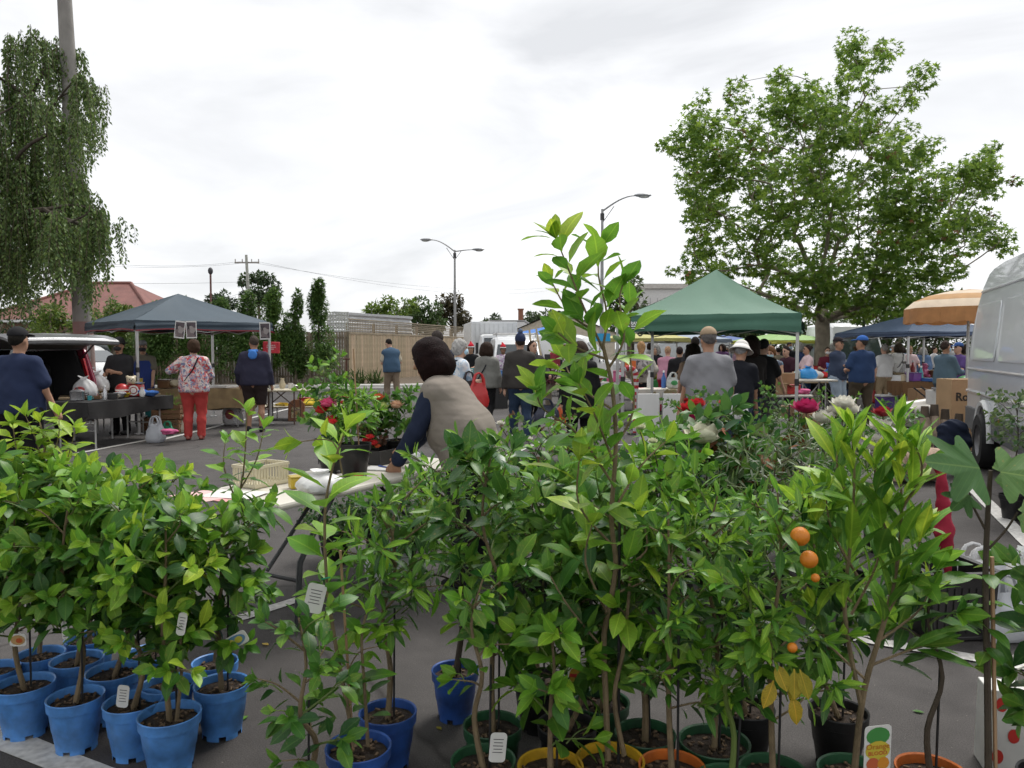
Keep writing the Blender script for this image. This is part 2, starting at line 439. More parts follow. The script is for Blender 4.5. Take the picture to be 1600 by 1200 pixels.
concrete = M('kerb_concrete', (.52, .51, .48), rough=.85, var=.12, scale=5, bump=.3, bscale=60)
mulch = M('mulch', (.10, .075, .05), rough=.95, var=.5, scale=30, bump=1.0, bscale=40)
def kerb(path, w=.32, h=.14):
    mb = MB(); n = len(path)
    P = [Vector((p[0], p[1], 0)) for p in path]
    rows = []
    for i, p in enumerate(P):
        t = (P[min(i + 1, n - 1)] - P[max(0, i - 1)]).normalized(); s = Vector((-t.y, t.x, 0))
        rows.append([p + s * a + Vector((0, 0, b)) for a, b in ((-w / 2, -.05), (-w / 2 + .03, h - .02), (-w / 2 + .07, h), (w / 2, h), (w / 2, -.05))])
    mb.add([q for r in rows for q in r], [(i * 5 + j, (i + 1) * 5 + j, (i + 1) * 5 + j + 1, i * 5 + j + 1) for i in range(n - 1) for j in range(4)])
    return mb
FC = Vector((X(545, 33), 33, 0)); FE = Vector((X(757, 50), 50, 0)); FL = Vector((X(120, 32), 31.2, 0))
kp = [(X(200, 29), 29.2), (X(330, 29.3), 29.3), (X(440, 29.5), 29.5), (X(520, 29.8), 29.7), (X(590, 30), 30.0), (X(640, 30), 30.2), (X(675, 30.5), 30.8), (X(692, 32), 32.5), (X(705, 35), 36), (X(735, 46), 47)]
tag(kerb(kp).build('kerb', concrete), kind='structure')
mb = MB(); bed = [(p[0], p[1] + .1) for p in kp] + [(FE.x, FE.y), (FC.x, FC.y + .3), (FL.x, FL.y)]
mb.add([(x, y, .09) for x, y in bed], [tuple(range(len(bed)))])
tag(mb.build('garden_bed', mulch), kind='structure')
# broad pale drain channel along the kerb
strip((kp[2][0], kp[2][1] - .4, 0), (kp[5][0] + .4, kp[5][1] - .3, 0), .28)

# ---- paling fence: two runs of single palings
wood_old = M('weathered_paling', (.25, .205, .155), rough=.9, var=.3, scale=4, bump=.4, bscale=25, rnd=.28, hue=.012)
wood_new = M('fresh_paling', (.43, .34, .23), rough=.85, var=.18, scale=4, bump=.3, bscale=25, rnd=.2, hue=.01)
def fence(a, b, h, mat, label, cap=None, lattice=0.0, lmat=None):
    a, b = Vector(a), Vector(b); ln = (b - a).length; rz = math.atan2((b - a).y, (b - a).x)
    t = thing('paling_fence', label, 'fence', a, rz)
    pm = MB().box((0, 0, h / 2), (.098, .018, h)).mesh('paling', mat)
    n = int(ln / .112); r = random.Random(int(ln * 10))
    for i in range(min(n, 290)):
        o = link('paling', pm, t); o.location = (.06 + i * ln / n, r.uniform(-.006, .006), .06); o.scale = (1, 1, r.uniform(.985, 1.01)); o.rotation_euler = (0, r.uniform(-.006, .006), 0)
    rl = MB()
    for z in (.35, h * .55, h - .2): rl.box((ln / 2, .06, z), (ln, .045, .08))
    rl.build('rail', mat, t)
    if lattice:
        lt = MB(); z0 = h + .08
        for k in range(int(lattice / .095) + 1): lt.box((ln / 2, 0, z0 + k * .095), (ln, .014, .038))
        for k in range(int(ln / .15)): lt.box((.07 + k * .15, .016, z0 + lattice / 2), (.038, .014, lattice))
        lt.box((ln / 2, 0, z0 + lattice + .05), (ln, .07, .05)); lt.box((ln / 2, -.005, h + .04), (ln, .05, .05))
        tag(lt.build('lattice', lmat, t), kind='stuff')
    for k in range(int(ln / 2.4) + 1):
        MB().box((k * 2.4 + .05, .09, (h + lattice) / 2), (.1, .1, h + lattice)).build('post', mat, t)
    return t
lat = M('lattice_wood', (.30, .25, .18), rough=.9, var=.2, scale=3, bump=.3)
fence(FL, FC, 2.2, wood_old, 'weathered brown paling fence behind the columnar shrubs and navy canopy')
fence(FC, FE, 2.15, wood_new, 'pale timber paling fence topped with lattice behind the man in quilted vest', lattice=.52, lmat=lat)
# short lattice return left of the corner
t = thing('lattice_screen', 'white square lattice screen on the weathered fence beside the corrugated shed', 'lattice', (X(505, 32.4), 32.45, 2.24))
lw = M('white_lattice', (.6, .6, .57), rough=.7)
mb = MB(); w_ = X(545, 32.4) - X(505, 32.4)
for k in range(8): mb.box((w_ / 2, 0, .04 + k * .11), (w_, .015, .045))
for k in range(9): mb.box((.05 + k * (w_ - .1) / 8, .017, .42), (.045, .015, .8))
mb.build('slats', lw, t)
# ---- corrugated shed
zinc = M('corrugated_zinc', (.62, .63, .64), rough=.45, var=.15, scale=2, metal=.25)
t = thing('corrugated_shed', 'pale corrugated iron shed rising behind the paling fence', 'shed', (X(524, 38.5), 38.5, 0))
w_ = X(643, 45) - X(524, 38.5); mb = MB(); zt = 3.36
def corr(x0, y0, x1, y1):
    n = 96
    def fn(u, v):
        z = .2 + (zt - .2) * u; q = .03 * math.sin(z * 2 * math.pi / .2); dx, dy = x1 - x0, y1 - y0; l = math.hypot(dx, dy)
        return (x0 + dx * v + dy / l * q, y0 + dy * v - dx / l * q, z)
    mb.grid(n, 1, fn)
corr(0, 0, w_, 6.5); corr(-1.1, 3, 0, 0)
mb.build('wall', zinc, t)
MB().add([(-1.15, 3.0, zt + .12), (0, -.1, zt + .02), (w_ + .1, 6.4, zt + .02), (w_ - 1, 9.5, zt + .25)], [(0, 1, 2, 3)]).add([(0, -.1, zt + .025), (w_ + .1, 6.4, zt + .025), (w_ + .1, 6.4, zt - .1), (0, -.1, zt - .1)], [(0, 1, 2, 3)]).build('roof', M('shed_roof', (.45, .46, .47), rough=.5), t)

# ---- houses and buildings behind
def hip_house(name, label, px, y, w, d, ze, zr, ridge, wall, roof, tiles=True, windows=3, chimney=None, rz=0):
    t = thing(name, label, 'house', (X(px, y), y, 0), rz)
    MB().box((0, d / 2, ze / 2), (w, d, ze)).build('wall', wall, t)
    o = .45; a = (-w / 2 - o, -o, ze); b = (w / 2 + o, -o, ze); c = (w / 2 + o, d + o, ze); e = (-w / 2 - o, d + o, ze)
    r0 = (-ridge / 2, d / 2, zr); r1 = (ridge / 2, d / 2, zr)
    rf = MB().add([a, b, c, e, r0, r1], [(0, 1, 5, 4), (1, 2, 5), (2, 3, 4, 5), (3, 0, 4)]).build('roof', roof, t)
    rb = MB()
    for p, q in ((a, r0), (b, r1), (r0, r1)): rb.tube([Vector(p) + Vector((0, 0, .03)), Vector(q) + Vector((0, 0, .03))], .1, 6)
    rb.build('ridge_cap', roof, rf)
    MB().box((0, -o - .02, ze - .08), (w + 2 * o, .12, .14)).build('gutter', M('white_trim', (.7, .7, .68), rough=.5), t)
    for k in range(windows):
        x = (k - (windows - 1) / 2) * w / windows
        f = MB().box((x, -.03, ze * .52), (1.3, .08, 1.2)).build('window', M('white_trim', (.7, .7, .68)), t)
        MB().box((x, -.08, ze * .52), (1.12, .03, 1.02)).build('pane', glass('house_glass'), f)
    if chimney: MB().box(chimney, (.6, .6, 2.0)).box((chimney[0], chimney[1], chimney[2] + 1.03), (.75, .75, .14)).build('chimney', M('red_brick', (.27, .12, .075), rough=.9, var=.3, scale=20), rf)
    return t
def roofmat(name, col, s):
    m = M(name, col, rough=.75, var=.2, scale=1.5, bump=.0); nt = m.node_tree
    w = nt.nodes.new('ShaderNodeTexWave'); w.inputs['Scale'].default_value = s; w.bands_direction = 'X'; tc = nt.nodes.new('ShaderNodeTexCoord')
    b = nt.nodes.new('ShaderNodeBump'); b.inputs['Strength'].default_value = .6; b.inputs['Distance'].default_value = .05
    nt.links.new(tc.outputs['Object'], w.inputs['Vector']); nt.links.new(w.outputs['Fac'], b.inputs['Height'])
    nt.links.new(b.outputs[0], nt.nodes['Principled BSDF'].inputs['Normal']); return m
cream = M('cream_render', (.55, .5, .40), rough=.85, var=.06)
hip_house('house', 'house with a faded red iron roof behind the weeping tree', 112, 42, 8.8, 9, 3.1, 5.45, 2.2, M('brick_wall', (.25, .13, .09), var=.2, scale=12), roofmat('red_iron', (.21, .085, .07), 4))
hip_house('house', 'low house with a long grey roof behind the white box truck', 792, 66, 5.2, 8, 2.9, 4.0, 3.2, cream, roofmat('grey_roof', (.20, .20, .20), 4), chimney=None)
hip_house('house', 'far house whose red brick chimney shows over the trees', 806, 88, 8, 8, 3.0, 4.3, 4, cream, roofmat('grey_roof2', (.17, .17, .18), 4), chimney=(.6, 4, 5.2))
# cream gabled hall
t = thing('gabled_hall', 'cream gabled hall behind the blue canopy', 'building', (X(850, 52), 52, 0))
MB().prism([(-2.6, 0), (4.8, 0), (4.8, 2.6), (1.0, 4.0), (-2.6, 2.5)], 0, 8).build('wall', M('hall_wall', (.60, .53, .42), rough=.85), t)
MB().add([(-3.0, -.2, 2.38), (1, -.2, 4.1), (1, 8.3, 4.1), (-3.0, 8.3, 2.38), (5.2, -.2, 2.5), (5.2, 8.3, 2.5)], [(0, 1, 2, 3), (1, 4, 5, 2)]).build('roof', M('hall_roof', (.36, .34, .31)), t)
for k in range(2): MB().box((-.9 + k * 2.6, -.03, 1.6), (1.0, .06, 1.0)).build('window', glass('house_glass'), t)
# big white building
t = thing('commercial_building', 'large pale commercial building above the green canopy', 'building', (X(1000, 80), 80, 0))
bw = X(1130, 80) - X(1000, 80)
MB().box((bw / 2, 6, 3.9), (bw, 12, 7.8)).build('wall', M('pale_cladding', (.66, .65, .63), rough=.7, var=.05), t)
MB().box((bw / 2, 5.9, 8.0), (bw + .3, 12.3, .5)).build('parapet', M('pale_parapet', (.55, .52, .48), rough=.7), t)
pm = MB().box((0, 0, 0), (.06, .05, 5.6)).mesh('cladding_joint', M('cladding_joint', (.4, .4, .4)))
for k in range(12): o = link('cladding_joint', pm, t); o.location = (.3 + k * (bw - .6) / 11, -.02, 4.0)
for k in range(5): MB().box((1 + k * 1.7, -.05, 3.0), (1.1, .08, 1.1)).build('window', glass('house_glass'), t)

# ---- poles
conc = M('pole_concrete', (.27, .255, .235), rough=.9, var=.15, scale=3, bump=.3, bscale=30)
steel = M('pole_steel', (.33, .33, .325), rough=.5, var=.1, metal=.3)
grey_timber = M('pole_timber', (.30, .28, .25), rough=.9, var=.15)
base = Vector((X(135, 16), 16, 0)); top = A(92, -160, 15.6)
t = thing('utility_pole', 'tall grey concrete pole rising through the weeping tree', 'pole', base)
q = top - base
MB().tube([(0, 0, -.05), q * .3, q * .7, q], [.2, .178, .145, .115], 14).build('shaft', conc, t, smooth=True)
gp = M('graffiti_paint', (.28, .10, .09), rough=.8, var=.2, scale=3.0, dirt=(.25, .23, .21))
MB().tube([q * .085, q * .2], [.198, .189], 14, cap=False).build('painted_band', gp, t, smooth=True)
def lamp_arm(t, z, dx, dz, s=1.0):
    mb = MB(); n = 8
    mb.tube([(dx * k / n, 0, z + dz * math.sin(k / n * math.pi / 2)) for k in range(n + 1)], [.045 - .02 * k / n for k in range(n + 1)], 6)
    mb.tube([(0, 0, z - .55), (dx * .35, 0, z + dz * .32)], .02, 5)
    mb.build('arm', steel, t, smooth=True)
    sg = 1 if dx > 0 else -1
    h = MB().ball((dx + sg * .32, 0, z + dz + .02), (.42, .15, .09), 12, 6).build('lamp_head', M('lamp_head', (.3, .31, .32), rough=.4), t, smooth=True)
    MB().ball((dx + sg * .38, 0, z + dz - .05), (.26, .11, .07), 10, 6).build('lens', M('lamp_lens', (.5, .5, .48), rough=.2), h, smooth=True)
def street_lamp(px, y, h, arms, label):
    t = thing('street_lamp', label, 'street lamp', (X(px, y), y, 0))
    MB().tube([(0, 0, 0), (0, 0, h * .55), (0, 0, h)], [.11, .085, .06], 10).build('pole', steel, t, smooth=True)
    MB().box((0, 0, .2), (.3, .3, .4)).build('base', steel, t)
    MB().tube([(0, 0, h - .5), (0, 0, h - .2)], .1, 10).build('collar', M('collar', (.05, .05, .05)), t)
    for dx, dz in arms: lamp_arm(t, h - .1, dx, dz)
street_lamp(711, 50, 7.9, [(-1.5, .75), (1.2, .12)], 'tall double-armed street lamp above the lattice fence')
street_lamp(940, 36, 8.0, [(1.55, .72)], 'single-armed street lamp behind the tallest citrus')
t = thing('power_pole', 'timber power pole with crossarms and insulators left of the shed', 'pole', (X(394, 60), 60, 0))
MB().tube([(0, 0, 0), (-.35, 0, 8.8)], [.17, .1], 10).build('shaft', M('pole_green_timber', (.42, .43, .38), rough=.9), t)
for z, w in ((8.2, 1.9), (5.4, 1.4)):
    c = MB().box((-.3, 0, z), (w, .1, .1)).build('crossarm', grey_timber, t)
    for k in (-1, -.4, .4, 1): MB().tube([(-.3 + k * w / 2.1, 0, z), (-.3 + k * w / 2.1, 0, z + .28)], .045, 6).build('insulator', M('ceramic', (.5, .48, .45)), c)
wire = M('wire', (.05, .05, .05), rough=.6)
for i, (a, b, sg) in enumerate(((A(380, 408, 60), A(-200, 360, 30), .8), (A(404, 408, 60), A(-200, 375, 34), .8), (A(390, 440, 60), A(-200, 428, 40), .3), (A(404, 409, 60), A(870, 452, 120), 1.5), (A(382, 408, 60), A(870, 448, 120), 1.2), (A(392, 446, 60), A(330, 466, 42), .3))):
    mb = MB(); mb.tube([a.lerp(b, k / 14) - Vector((0, 0, sg * 4 * (k / 14) * (1 - k / 14))) for k in range(15)], .010, 4)
    tag(mb.build('power_line', wire), ['thin power line running left from the top crossarm', 'second thin power line running left from the crossarm', 'low power line running left from the lower crossarm', 'power line running right behind the shed', 'higher power line running right behind the shed', 'short service wire dropping to the left of the power pole'][i], 'power line', 'overhead power lines')
t = thing('vent_pole', 'thin rusty pole with a round cap above the navy canopy', 'pole', (X(331, 46), 46, 0))
MB().tube([(0, 0, 0), (0, 0, 6.0)], [.07, .06], 8).build('shaft', M('rusty_pole', (.16, .08, .07), rough=.8), t)
MB().ball((0, 0, 6.15), (.15, .15, .22), 10, 6).build('cap', M('dark_cap', (.05, .05, .055)), t, smooth=True)
t = thing('banner_pole', 'thin pole with a red round top left of the plane tree', 'pole', (X(1075, 40), 40, 0))
MB().tube([(0, 0, 0), (0, 0, 5.2)], [.06, .05], 8).build('shaft', steel, t)
MB().ball((0, 0, 5.35), (.18, .18, .22), 10, 6).build('cap', M('red_cap', (.4, .06, .05)), t, smooth=True)
t = thing('signal_pole', 'slim dark pole standing in front of the high white van', 'pole', (X(1349, 24), 24, 0))
MB().tube([(0, 0, 0), (0, 0, 3.2)], .045, 8).build('shaft', M('dark_pole', (.08, .085, .09), rough=.5), t)
MB().box((0, -.05, 2.85), (.5, .04, .5)).build('sign_plate', M('plate_back', (.35, .36, .37), rough=.4, metal=.4), t)

# ---- trees
bark = M('bark', (.15, .125, .09), rough=.95, var=.35, scale=9, bump=.8, bscale=25)
plane_bark = M('plane_bark', (.22, .19, .14), rough=.9, var=.35, scale=5, bump=.5, bscale=18)
def unit(n):
    v = nrg.normal(size=(n, 3)); return v / np.linalg.norm(v, axis=1, keepdims=True)
def cloud(clumps, per, shape, size, droop=.3, shell=.75, area=None):
    """leaves round the clump centres: mostly towards the outside, pointing out and a little down"""
    P = []; Dd = []; Uu = []; S = []
    for c, r in clumps:
        r = np.asarray(r, float) if hasattr(r, '__len__') else np.array([r, r, r], float)
        n = max(6, int(per * nrg.uniform(.7, 1.3) * (1 if area is None else (float(r[0]) / area) ** 2))); u = unit(n)
        rad = nrg.uniform(0, 1, n) ** (1 / 3) * (1 - shell) + shell * nrg.uniform(.55, 1.08, n)
        P.append(np.asarray(c) + u * rad[:, None] * r); d = u * .8 + unit(n) * .7; d[:, 2] -= droop
        Dd.append(d); up = unit(n) * .6; up[:, 2] += 1; Uu.append(up); S.append(size * nrg.uniform(.65, 1.25, n))
    return scatter(shape, np.concatenate(P), np.concatenate(Dd), np.concatenate(Uu), np.concatenate(S))
def leafmat(name, col, rnd=.35, trans=.3, rough=.5, hue=.02):
    return M(name, col, rough=rough, var=.15, scale=3, spec=.3, trans=trans, rnd=rnd, island=True, hue=hue)
TINY = CHIP; LOB = lobed_shape(); NAR = leaf_shape('olive', .1, .1)
def far_tree(label, px, y, top, bot, hw, col, n=16, per=130, leaf=.3, trunk=True, cat='tree', name='tree', seed=1, depth=None, group=None):
    r = random.Random(seed); c = A(px, (top + bot) / 2, y); hwm = hw * y / FPX; hm = (bot - top) / 2 * y / FPX
    dp = depth or hwm
    t = thing(name, label, cat, (c.x, y, 0), group=group)
    cl = []; tg = []
    for i in range(n):
        while True:
            u = Vector((r.uniform(-1, 1), r.uniform(-1, 1), r.uniform(-1, 1)))
            if .25 < u.length < .92: break
        q = Vector((u.x * hwm * .82, u.y * dp * .82, c.z + u.z * hm * .85)); rr = r.uniform(.26, .42) * min(hwm, hm) * (1.25 if n < 14 else 1)
        cl.append(((q.x, q.y, q.z), (rr, rr, rr * .85))); tg.append(q)
    V, F = cloud(cl, per, TINY, leaf)
    tag(link('crown', mesh_np('crown', V, F, leafmat('leaves_' + name + str(seed), col), True), t), kind='stuff')
    if trunk:
        nd, pr, rd = branch_net((0, 0, 0), (0, 0, max(.6, c.z - hm * .75)), tg, .05 * hm + .06, r)
        branch_mesh(nd, pr, rd, 6).build('trunk', bark, t, smooth=True)
    return t
far_tree('round dark tree behind the power pole', 403, 64, 424, 480, 42, (.045, .085, .03), seed=11, leaf=.34)
far_tree('dark low tree behind the rusty vent pole', 345, 60, 455, 500, 28, (.04, .07, .035), seed=12, leaf=.3)
far_tree('bright green spreading tree behind the corrugated shed', 610, 47, 456, 530, 60, (.12, .20, .025), n=20, seed=13, leaf=.28)
far_tree('darker green tree between the shed and the double-armed lamp', 664, 52, 457, 535, 48, (.055, .11, .025), n=18, seed=14, leaf=.3)
far_tree('brownish tree behind the double-armed street lamp', 705, 58, 454, 530, 32, (.085, .075, .04), seed=15, leaf=.32)
far_tree('small grey-green tree left of the brick chimney', 765, 95, 489, 530, 19, (.06, .09, .05), n=10, seed=16, leaf=.5)
far_tree('broad grey-green tree behind the cream hall', 838, 100, 480, 535, 36, (.07, .11, .055), n=14, seed=17, leaf=.5)
far_tree('loose green tree behind the single-armed lamp', 985, 31, 412, 545, 40, (.06, .10, .03), n=16, per=110, seed=18, leaf=.2)
far_tree('dark shrub left of the blue canopy', 860, 46, 503, 545, 12, (.05, .085, .035), n=8, seed=19, leaf=.25, cat='shrub')
for i, (px, y, tp, bt, hw, cc, lb) in enumerate(((1110, 46, 470, 560, 60, (.04, .075, .02), 'dark tree behind the peak of the green canopy'), (1190, 44, 462, 560, 60, (.05, .085, .022), 'dark tree left of the plane tree trunk'),
        (1290, 50, 470, 560, 60, (.06, .105, .025), 'mid green tree directly behind the plane tree trunk'), (1395, 52, 450, 550, 60, (.055, .10, .022), 'green tree behind the high white van'), (1470, 54, 440, 545, 60, (.05, .09, .022), 'dark green tree behind the orange umbrella'), (1560, 52, 455, 550, 60, (.05, .09, .025), 'tree hidden behind the silver van'))):
    far_tree(lb, px, y, tp, bt + 40, hw, cc, n=28, seed=30 + i, leaf=.3, group='trees along the far side of the car park')
for i, (px, y, tp, bt, hw, cc, lb) in enumerate(((95, 24, 452, 548, 62, (.10, .16, .02), 'bright lemon tree under the weeping branches'), (178, 26, 462, 550, 46, (.09, .15, .02), 'bright green bush right of the concrete pole'), (20, 27, 440, 560, 70, (.04, .075, .02), 'dark green bush behind the open tailgate'))):
    far_tree(lb, px, y, tp, bt, hw, cc, n=16, per=170, seed=50 + i, leaf=.13, cat='bush', name='bush')
def column_shrub(px, y, top, bot, hw, col, label, seed, per=2600, leaf=.125):
    r = random.Random(seed); a = A(px, bot, y); b = A(px, top, y); hwm = hw * y / FPX
    t = thing('columnar_shrub', label, 'shrub', (a.x, y, 0), group='columnar shrubs along the paling fence'); cl = []
    for k in range(22):
        f = r.random(); w = hwm * (1 - .72 * f ** 1.6) * .7; an = r.uniform(0, 6.28)
        cl.append(((math.cos(an) * w * r.random(), math.sin(an) * w * .8 * r.random(), a.z + (b.z - a.z) * f * .97), (hwm * .42 * (1.1 - .6 * f), hwm * .42 * (1.1 - .6 * f), hwm * .62)))
    V, F = cloud(cl, per / 22, TINY, leaf)
    tag(link('foliage', mesh_np('foliage', V, F, leafmat('shrub_leaves%d' % (seed % 3), col), True), t), kind='stuff')
    MB().tube([(0, 0, 0), (.02, 0, b.z * .6), (0, 0, b.z * .9)], [.06, .04, .015], 7).build('stem', bark, t)
sg = (.085, .165, .038)
for i, (px, tp, bt, hw, lb) in enumerate(((498, 452, 572, 27, 'tallest columnar shrub, nearest the lattice screen'), (462, 464, 578, 25, 'columnar shrub second from the lattice screen'), (427, 470, 560, 32, 'bushy columnar shrub right of the navy canopy edge'), (388, 466, 560, 32, 'columnar shrub behind the hanging poster on the canopy corner'), (345, 480, 566, 36, 'broad shrub behind the right half of the navy canopy'), (295, 490, 570, 36, 'broad shrub behind the front pole of the navy canopy'), (240, 492, 572, 40, 'broad shrub behind the man in blue apron'), (180, 490, 575, 40, 'broad shrub behind the man in black hat'))):
    column_shrub(px, 30.6, tp - 4, bt, hw * 1.2, sg if i < 2 else (.095, .185, .036), lb, 70 + i, per=7000)
tuft = leaf_shape('strap', .5, .2)
for i, (px, lb) in enumerate(((560, 'small weedy tuft at the fence corner'), (585, 'green tuft on the mulch left of the man in quilted vest'), (535, 'low weedy tuft below the fence post'))):
    n = 60; u = unit(n); u[:, 2] = np.abs(u[:, 2]) + .7
    V, F = scatter(tuft, nrg.normal(0, .12, (n, 3)) * (1, 1, 0), u, unit(n), nrg.uniform(.3, .65, n))
    tag(link('weed_tuft', mesh_np('weed_tuft', V, F, leafmat('weed', (.07, .11, .03)), True), None, (X(px, 31.2), 31.2, .1)), lb, 'weed', 'weeds in the garden bed')

# ---- plane tree
PT = Vector((X(1283, 22.8), 22.8, 0))
poly = [(1037, 227), (1060, 205), (1097, 143), (1130, 190), (1150, 125), (1165, 200), (1205, 130), (1219, 112), (1240, 150), (1265, 120), (1290, 150), (1320, 110), (1309, 58), (1380, 50), (1389, 80), (1352, 120), (1370, 165), (1400, 160), (1420, 120), (1451, 100), (1462, 130), (1430, 170), (1420, 230), (1486, 210), (1470, 260), (1500, 260), (1548, 218), (1540, 270), (1600, 275), (1565, 310), (1530, 330), (1570, 350), (1570, 390), (1520, 385), (1500, 432), (1470, 420), (1464, 454), (1440, 485), (1380, 490), (1310, 498), (1239, 478), (1180, 470), (1120, 450), (1075, 436), (1033, 425), (1038, 412), (1070, 400), (1066, 370), (1085, 340), (1053, 290), (1070, 260)]
def inpoly(x, y):
    c = False; j = len(poly) - 1
    for i in range(len(poly)):
        xi, yi = poly[i]; xj, yj = poly[j]
        if (yi > y) != (yj > y) and x < (xj - xi) * (y - yi) / (yj - yi) + xi: c = not c
        j = i
    return c
t = thing('plane_tree', 'large spreading plane tree behind the green canopy', 'tree', PT)
cl = []; tg = []
tips = [(1042, 226), (1099, 150), (1150, 130), (1219, 118), (1265, 128), (1345, 66), (1372, 72), (1320, 75), (1340, 100), (1448, 112), (1425, 135), (1550, 228), (1585, 282), (1562, 378), (1540, 350), (1050, 420), (1495, 425), (1360, 140), (1345, 165)]
r5 = random.Random(5)
pts = [(x, y, .5) for x, y in tips]
while len(pts) < 330:
    x, y = r5.uniform(1035, 1600), r5.uniform(50, 498)
    if inpoly(x, y) and all((x - a) ** 2 + (y - b) ** 2 > 10 ** 2 for a, b, _ in pts): pts.append((x, y, 1))
for x, y, k in pts:
    rho = min(1, math.hypot((x - 1300) / 270, (y - 300) / 240)); dy = math.sqrt(max(0, 1 - rho ** 2)) * 3.6
    q = A(x, y, 22.8 + (r5.choice((-1, 1)) * dy * r5.uniform(.35, 1) if k == 1 else r5.uniform(-.6, .6))) - PT
    rr = r5.uniform(.24, .46) * (.62 if k == .5 else 1); cl.append(((q.x, q.y, q.z), (rr * 1.15, rr * 1.1, rr * .75))); tg.append(q)
V, F = cloud(cl, 82, LOB, .165, droop=.5, shell=.45, area=.41)
tag(link('crown', mesh_np('crown', V, F, leafmat('plane_leaves', (.155, .27, .038), rnd=.4, trans=.48, rough=.6), True), t), kind='stuff')
V, F = cloud([cl[i] for i in range(0, len(cl), 6)], 7, LOB, .16, droop=.5)
tag(link('brown_leaves', mesh_np('brown_leaves', V, F, leafmat('plane_dead', (.16, .085, .03), rnd=.3, trans=.2), True), t), kind='stuff')
nd, pr, rd = branch_net((0, 0, 0), (.02, 0, 2.35), tg, .21, r5, bend=.05, keep=.62)
branch_mesh(nd, pr, rd, 9).build('trunk', plane_bark, t, smooth=True)

# ---- weeping tree at the left edge
WB = Vector((X(-75, 15.2), 15.2, 0)); r6 = random.Random(6)
t = thing('weeping_tree', 'weeping tree with long hanging strands round the concrete pole', 'tree', WB)
anch = [(18, 62, 150), (48, 52, 150), (70, 66, 120), (84, 85, 70), (112, 62, 60), (124, 75, 45), (150, 118, 110), (168, 130, 90), (135, 140, 90), (10, 130, 200), (40, 150, 210), (62, 160, 160), (80, 170, 60), (-30, 90, 220), (-80, 80, 240), (120, 195, 120), (155, 190, 70), (100, 235, 90), (25, 250, 180), (55, 265, 160), (0, 230, 200), (-50, 240, 230), (130, 275, 110), (160, 300, 110), (182, 330, 85), (190, 345, 60), (110, 300, 130), (140, 320, 120), (80, 300, 110), (55, 330, 110), (30, 340, 130), (5, 340, 140), (-40, 350, 140), (168, 330, 110), (150, 350, 120), (108, 350, 90), (70, 372, 80), (20, 400, 85), (-10, 400, 90), (45, 395, 85), (-120, 150, 250), (-120, 300, 200), (88, 330, 110), (-5, 180, 180), (60, 215, 130)]
tg = []; P = []; Dd = []; Uu = []; S = []; twigs = MB()
for ax_, ay_, ln in anch:
    ax_ = ax_ - (26 if ax_ > 130 else (12 if ax_ > 95 else 0))
    yy = 15.2 + r6.uniform(-1.4, 1.2) + (r6.choice((-.6, .9, 1.3)) if 85 < ax_ < 150 else 0); q = A(ax_, ay_, yy) - WB; tg.append(q); ln = ln * 15 / FPX * 1.0
    for s in range(19):
        an = r6.uniform(0, 6.28); ra = abs(r6.gauss(0, .17)); st = q + Vector((math.cos(an) * ra, math.sin(an) * ra, r6.uniform(-.2, .12)))
        l = ln * r6.uniform(.5, 1.15); out = Vector((math.cos(an), math.sin(an), 0)) * r6.uniform(.03, .15); sw = r6.uniform(-.1, .1)
        def pt(f): return st + out * math.sin(f * 1.57) + Vector((sw * f * f, 0, -l * f + .1 * math.sin(f * 3)))
        twigs.tube([pt(0), pt(.5), pt(1)], [.006, .004, .002], 3, cap=False)
        for k in range(int(l / .02)):
            f = (k + r6.random()) / (l / .02); p = pt(f); a2 = r6.uniform(0, 6.28)
            P.append((p.x + math.cos(a2) * .02, p.y + math.sin(a2) * .02, p.z)); Dd.append((math.cos(a2) * .7, math.sin(a2) * .7, -r6.uniform(.5, 1.4))); Uu.append((r6.gauss(0, 1), r6.gauss(0, 1), .8)); S.append(r6.uniform(.055, .1))
V, F = scatter(TINY, P, Dd, Uu, S)
tag(link('crown', mesh_np('crown', V, F, leafmat('weeping_leaves', (.115, .185, .055), rnd=.45, trans=.3), True), t), kind='stuff')
twigs.build('twigs', bark, t)
nd, pr, rd = branch_net((0, 0, 0), (.1, 0, 3.2), tg, .15, r6, bend=.06)
branch_mesh(nd, pr, rd, 7).build('trunk', M('dark_bark', (.07, .058, .042), rough=.95, var=.3, scale=9, bump=.8, bscale=25), t, smooth=True)
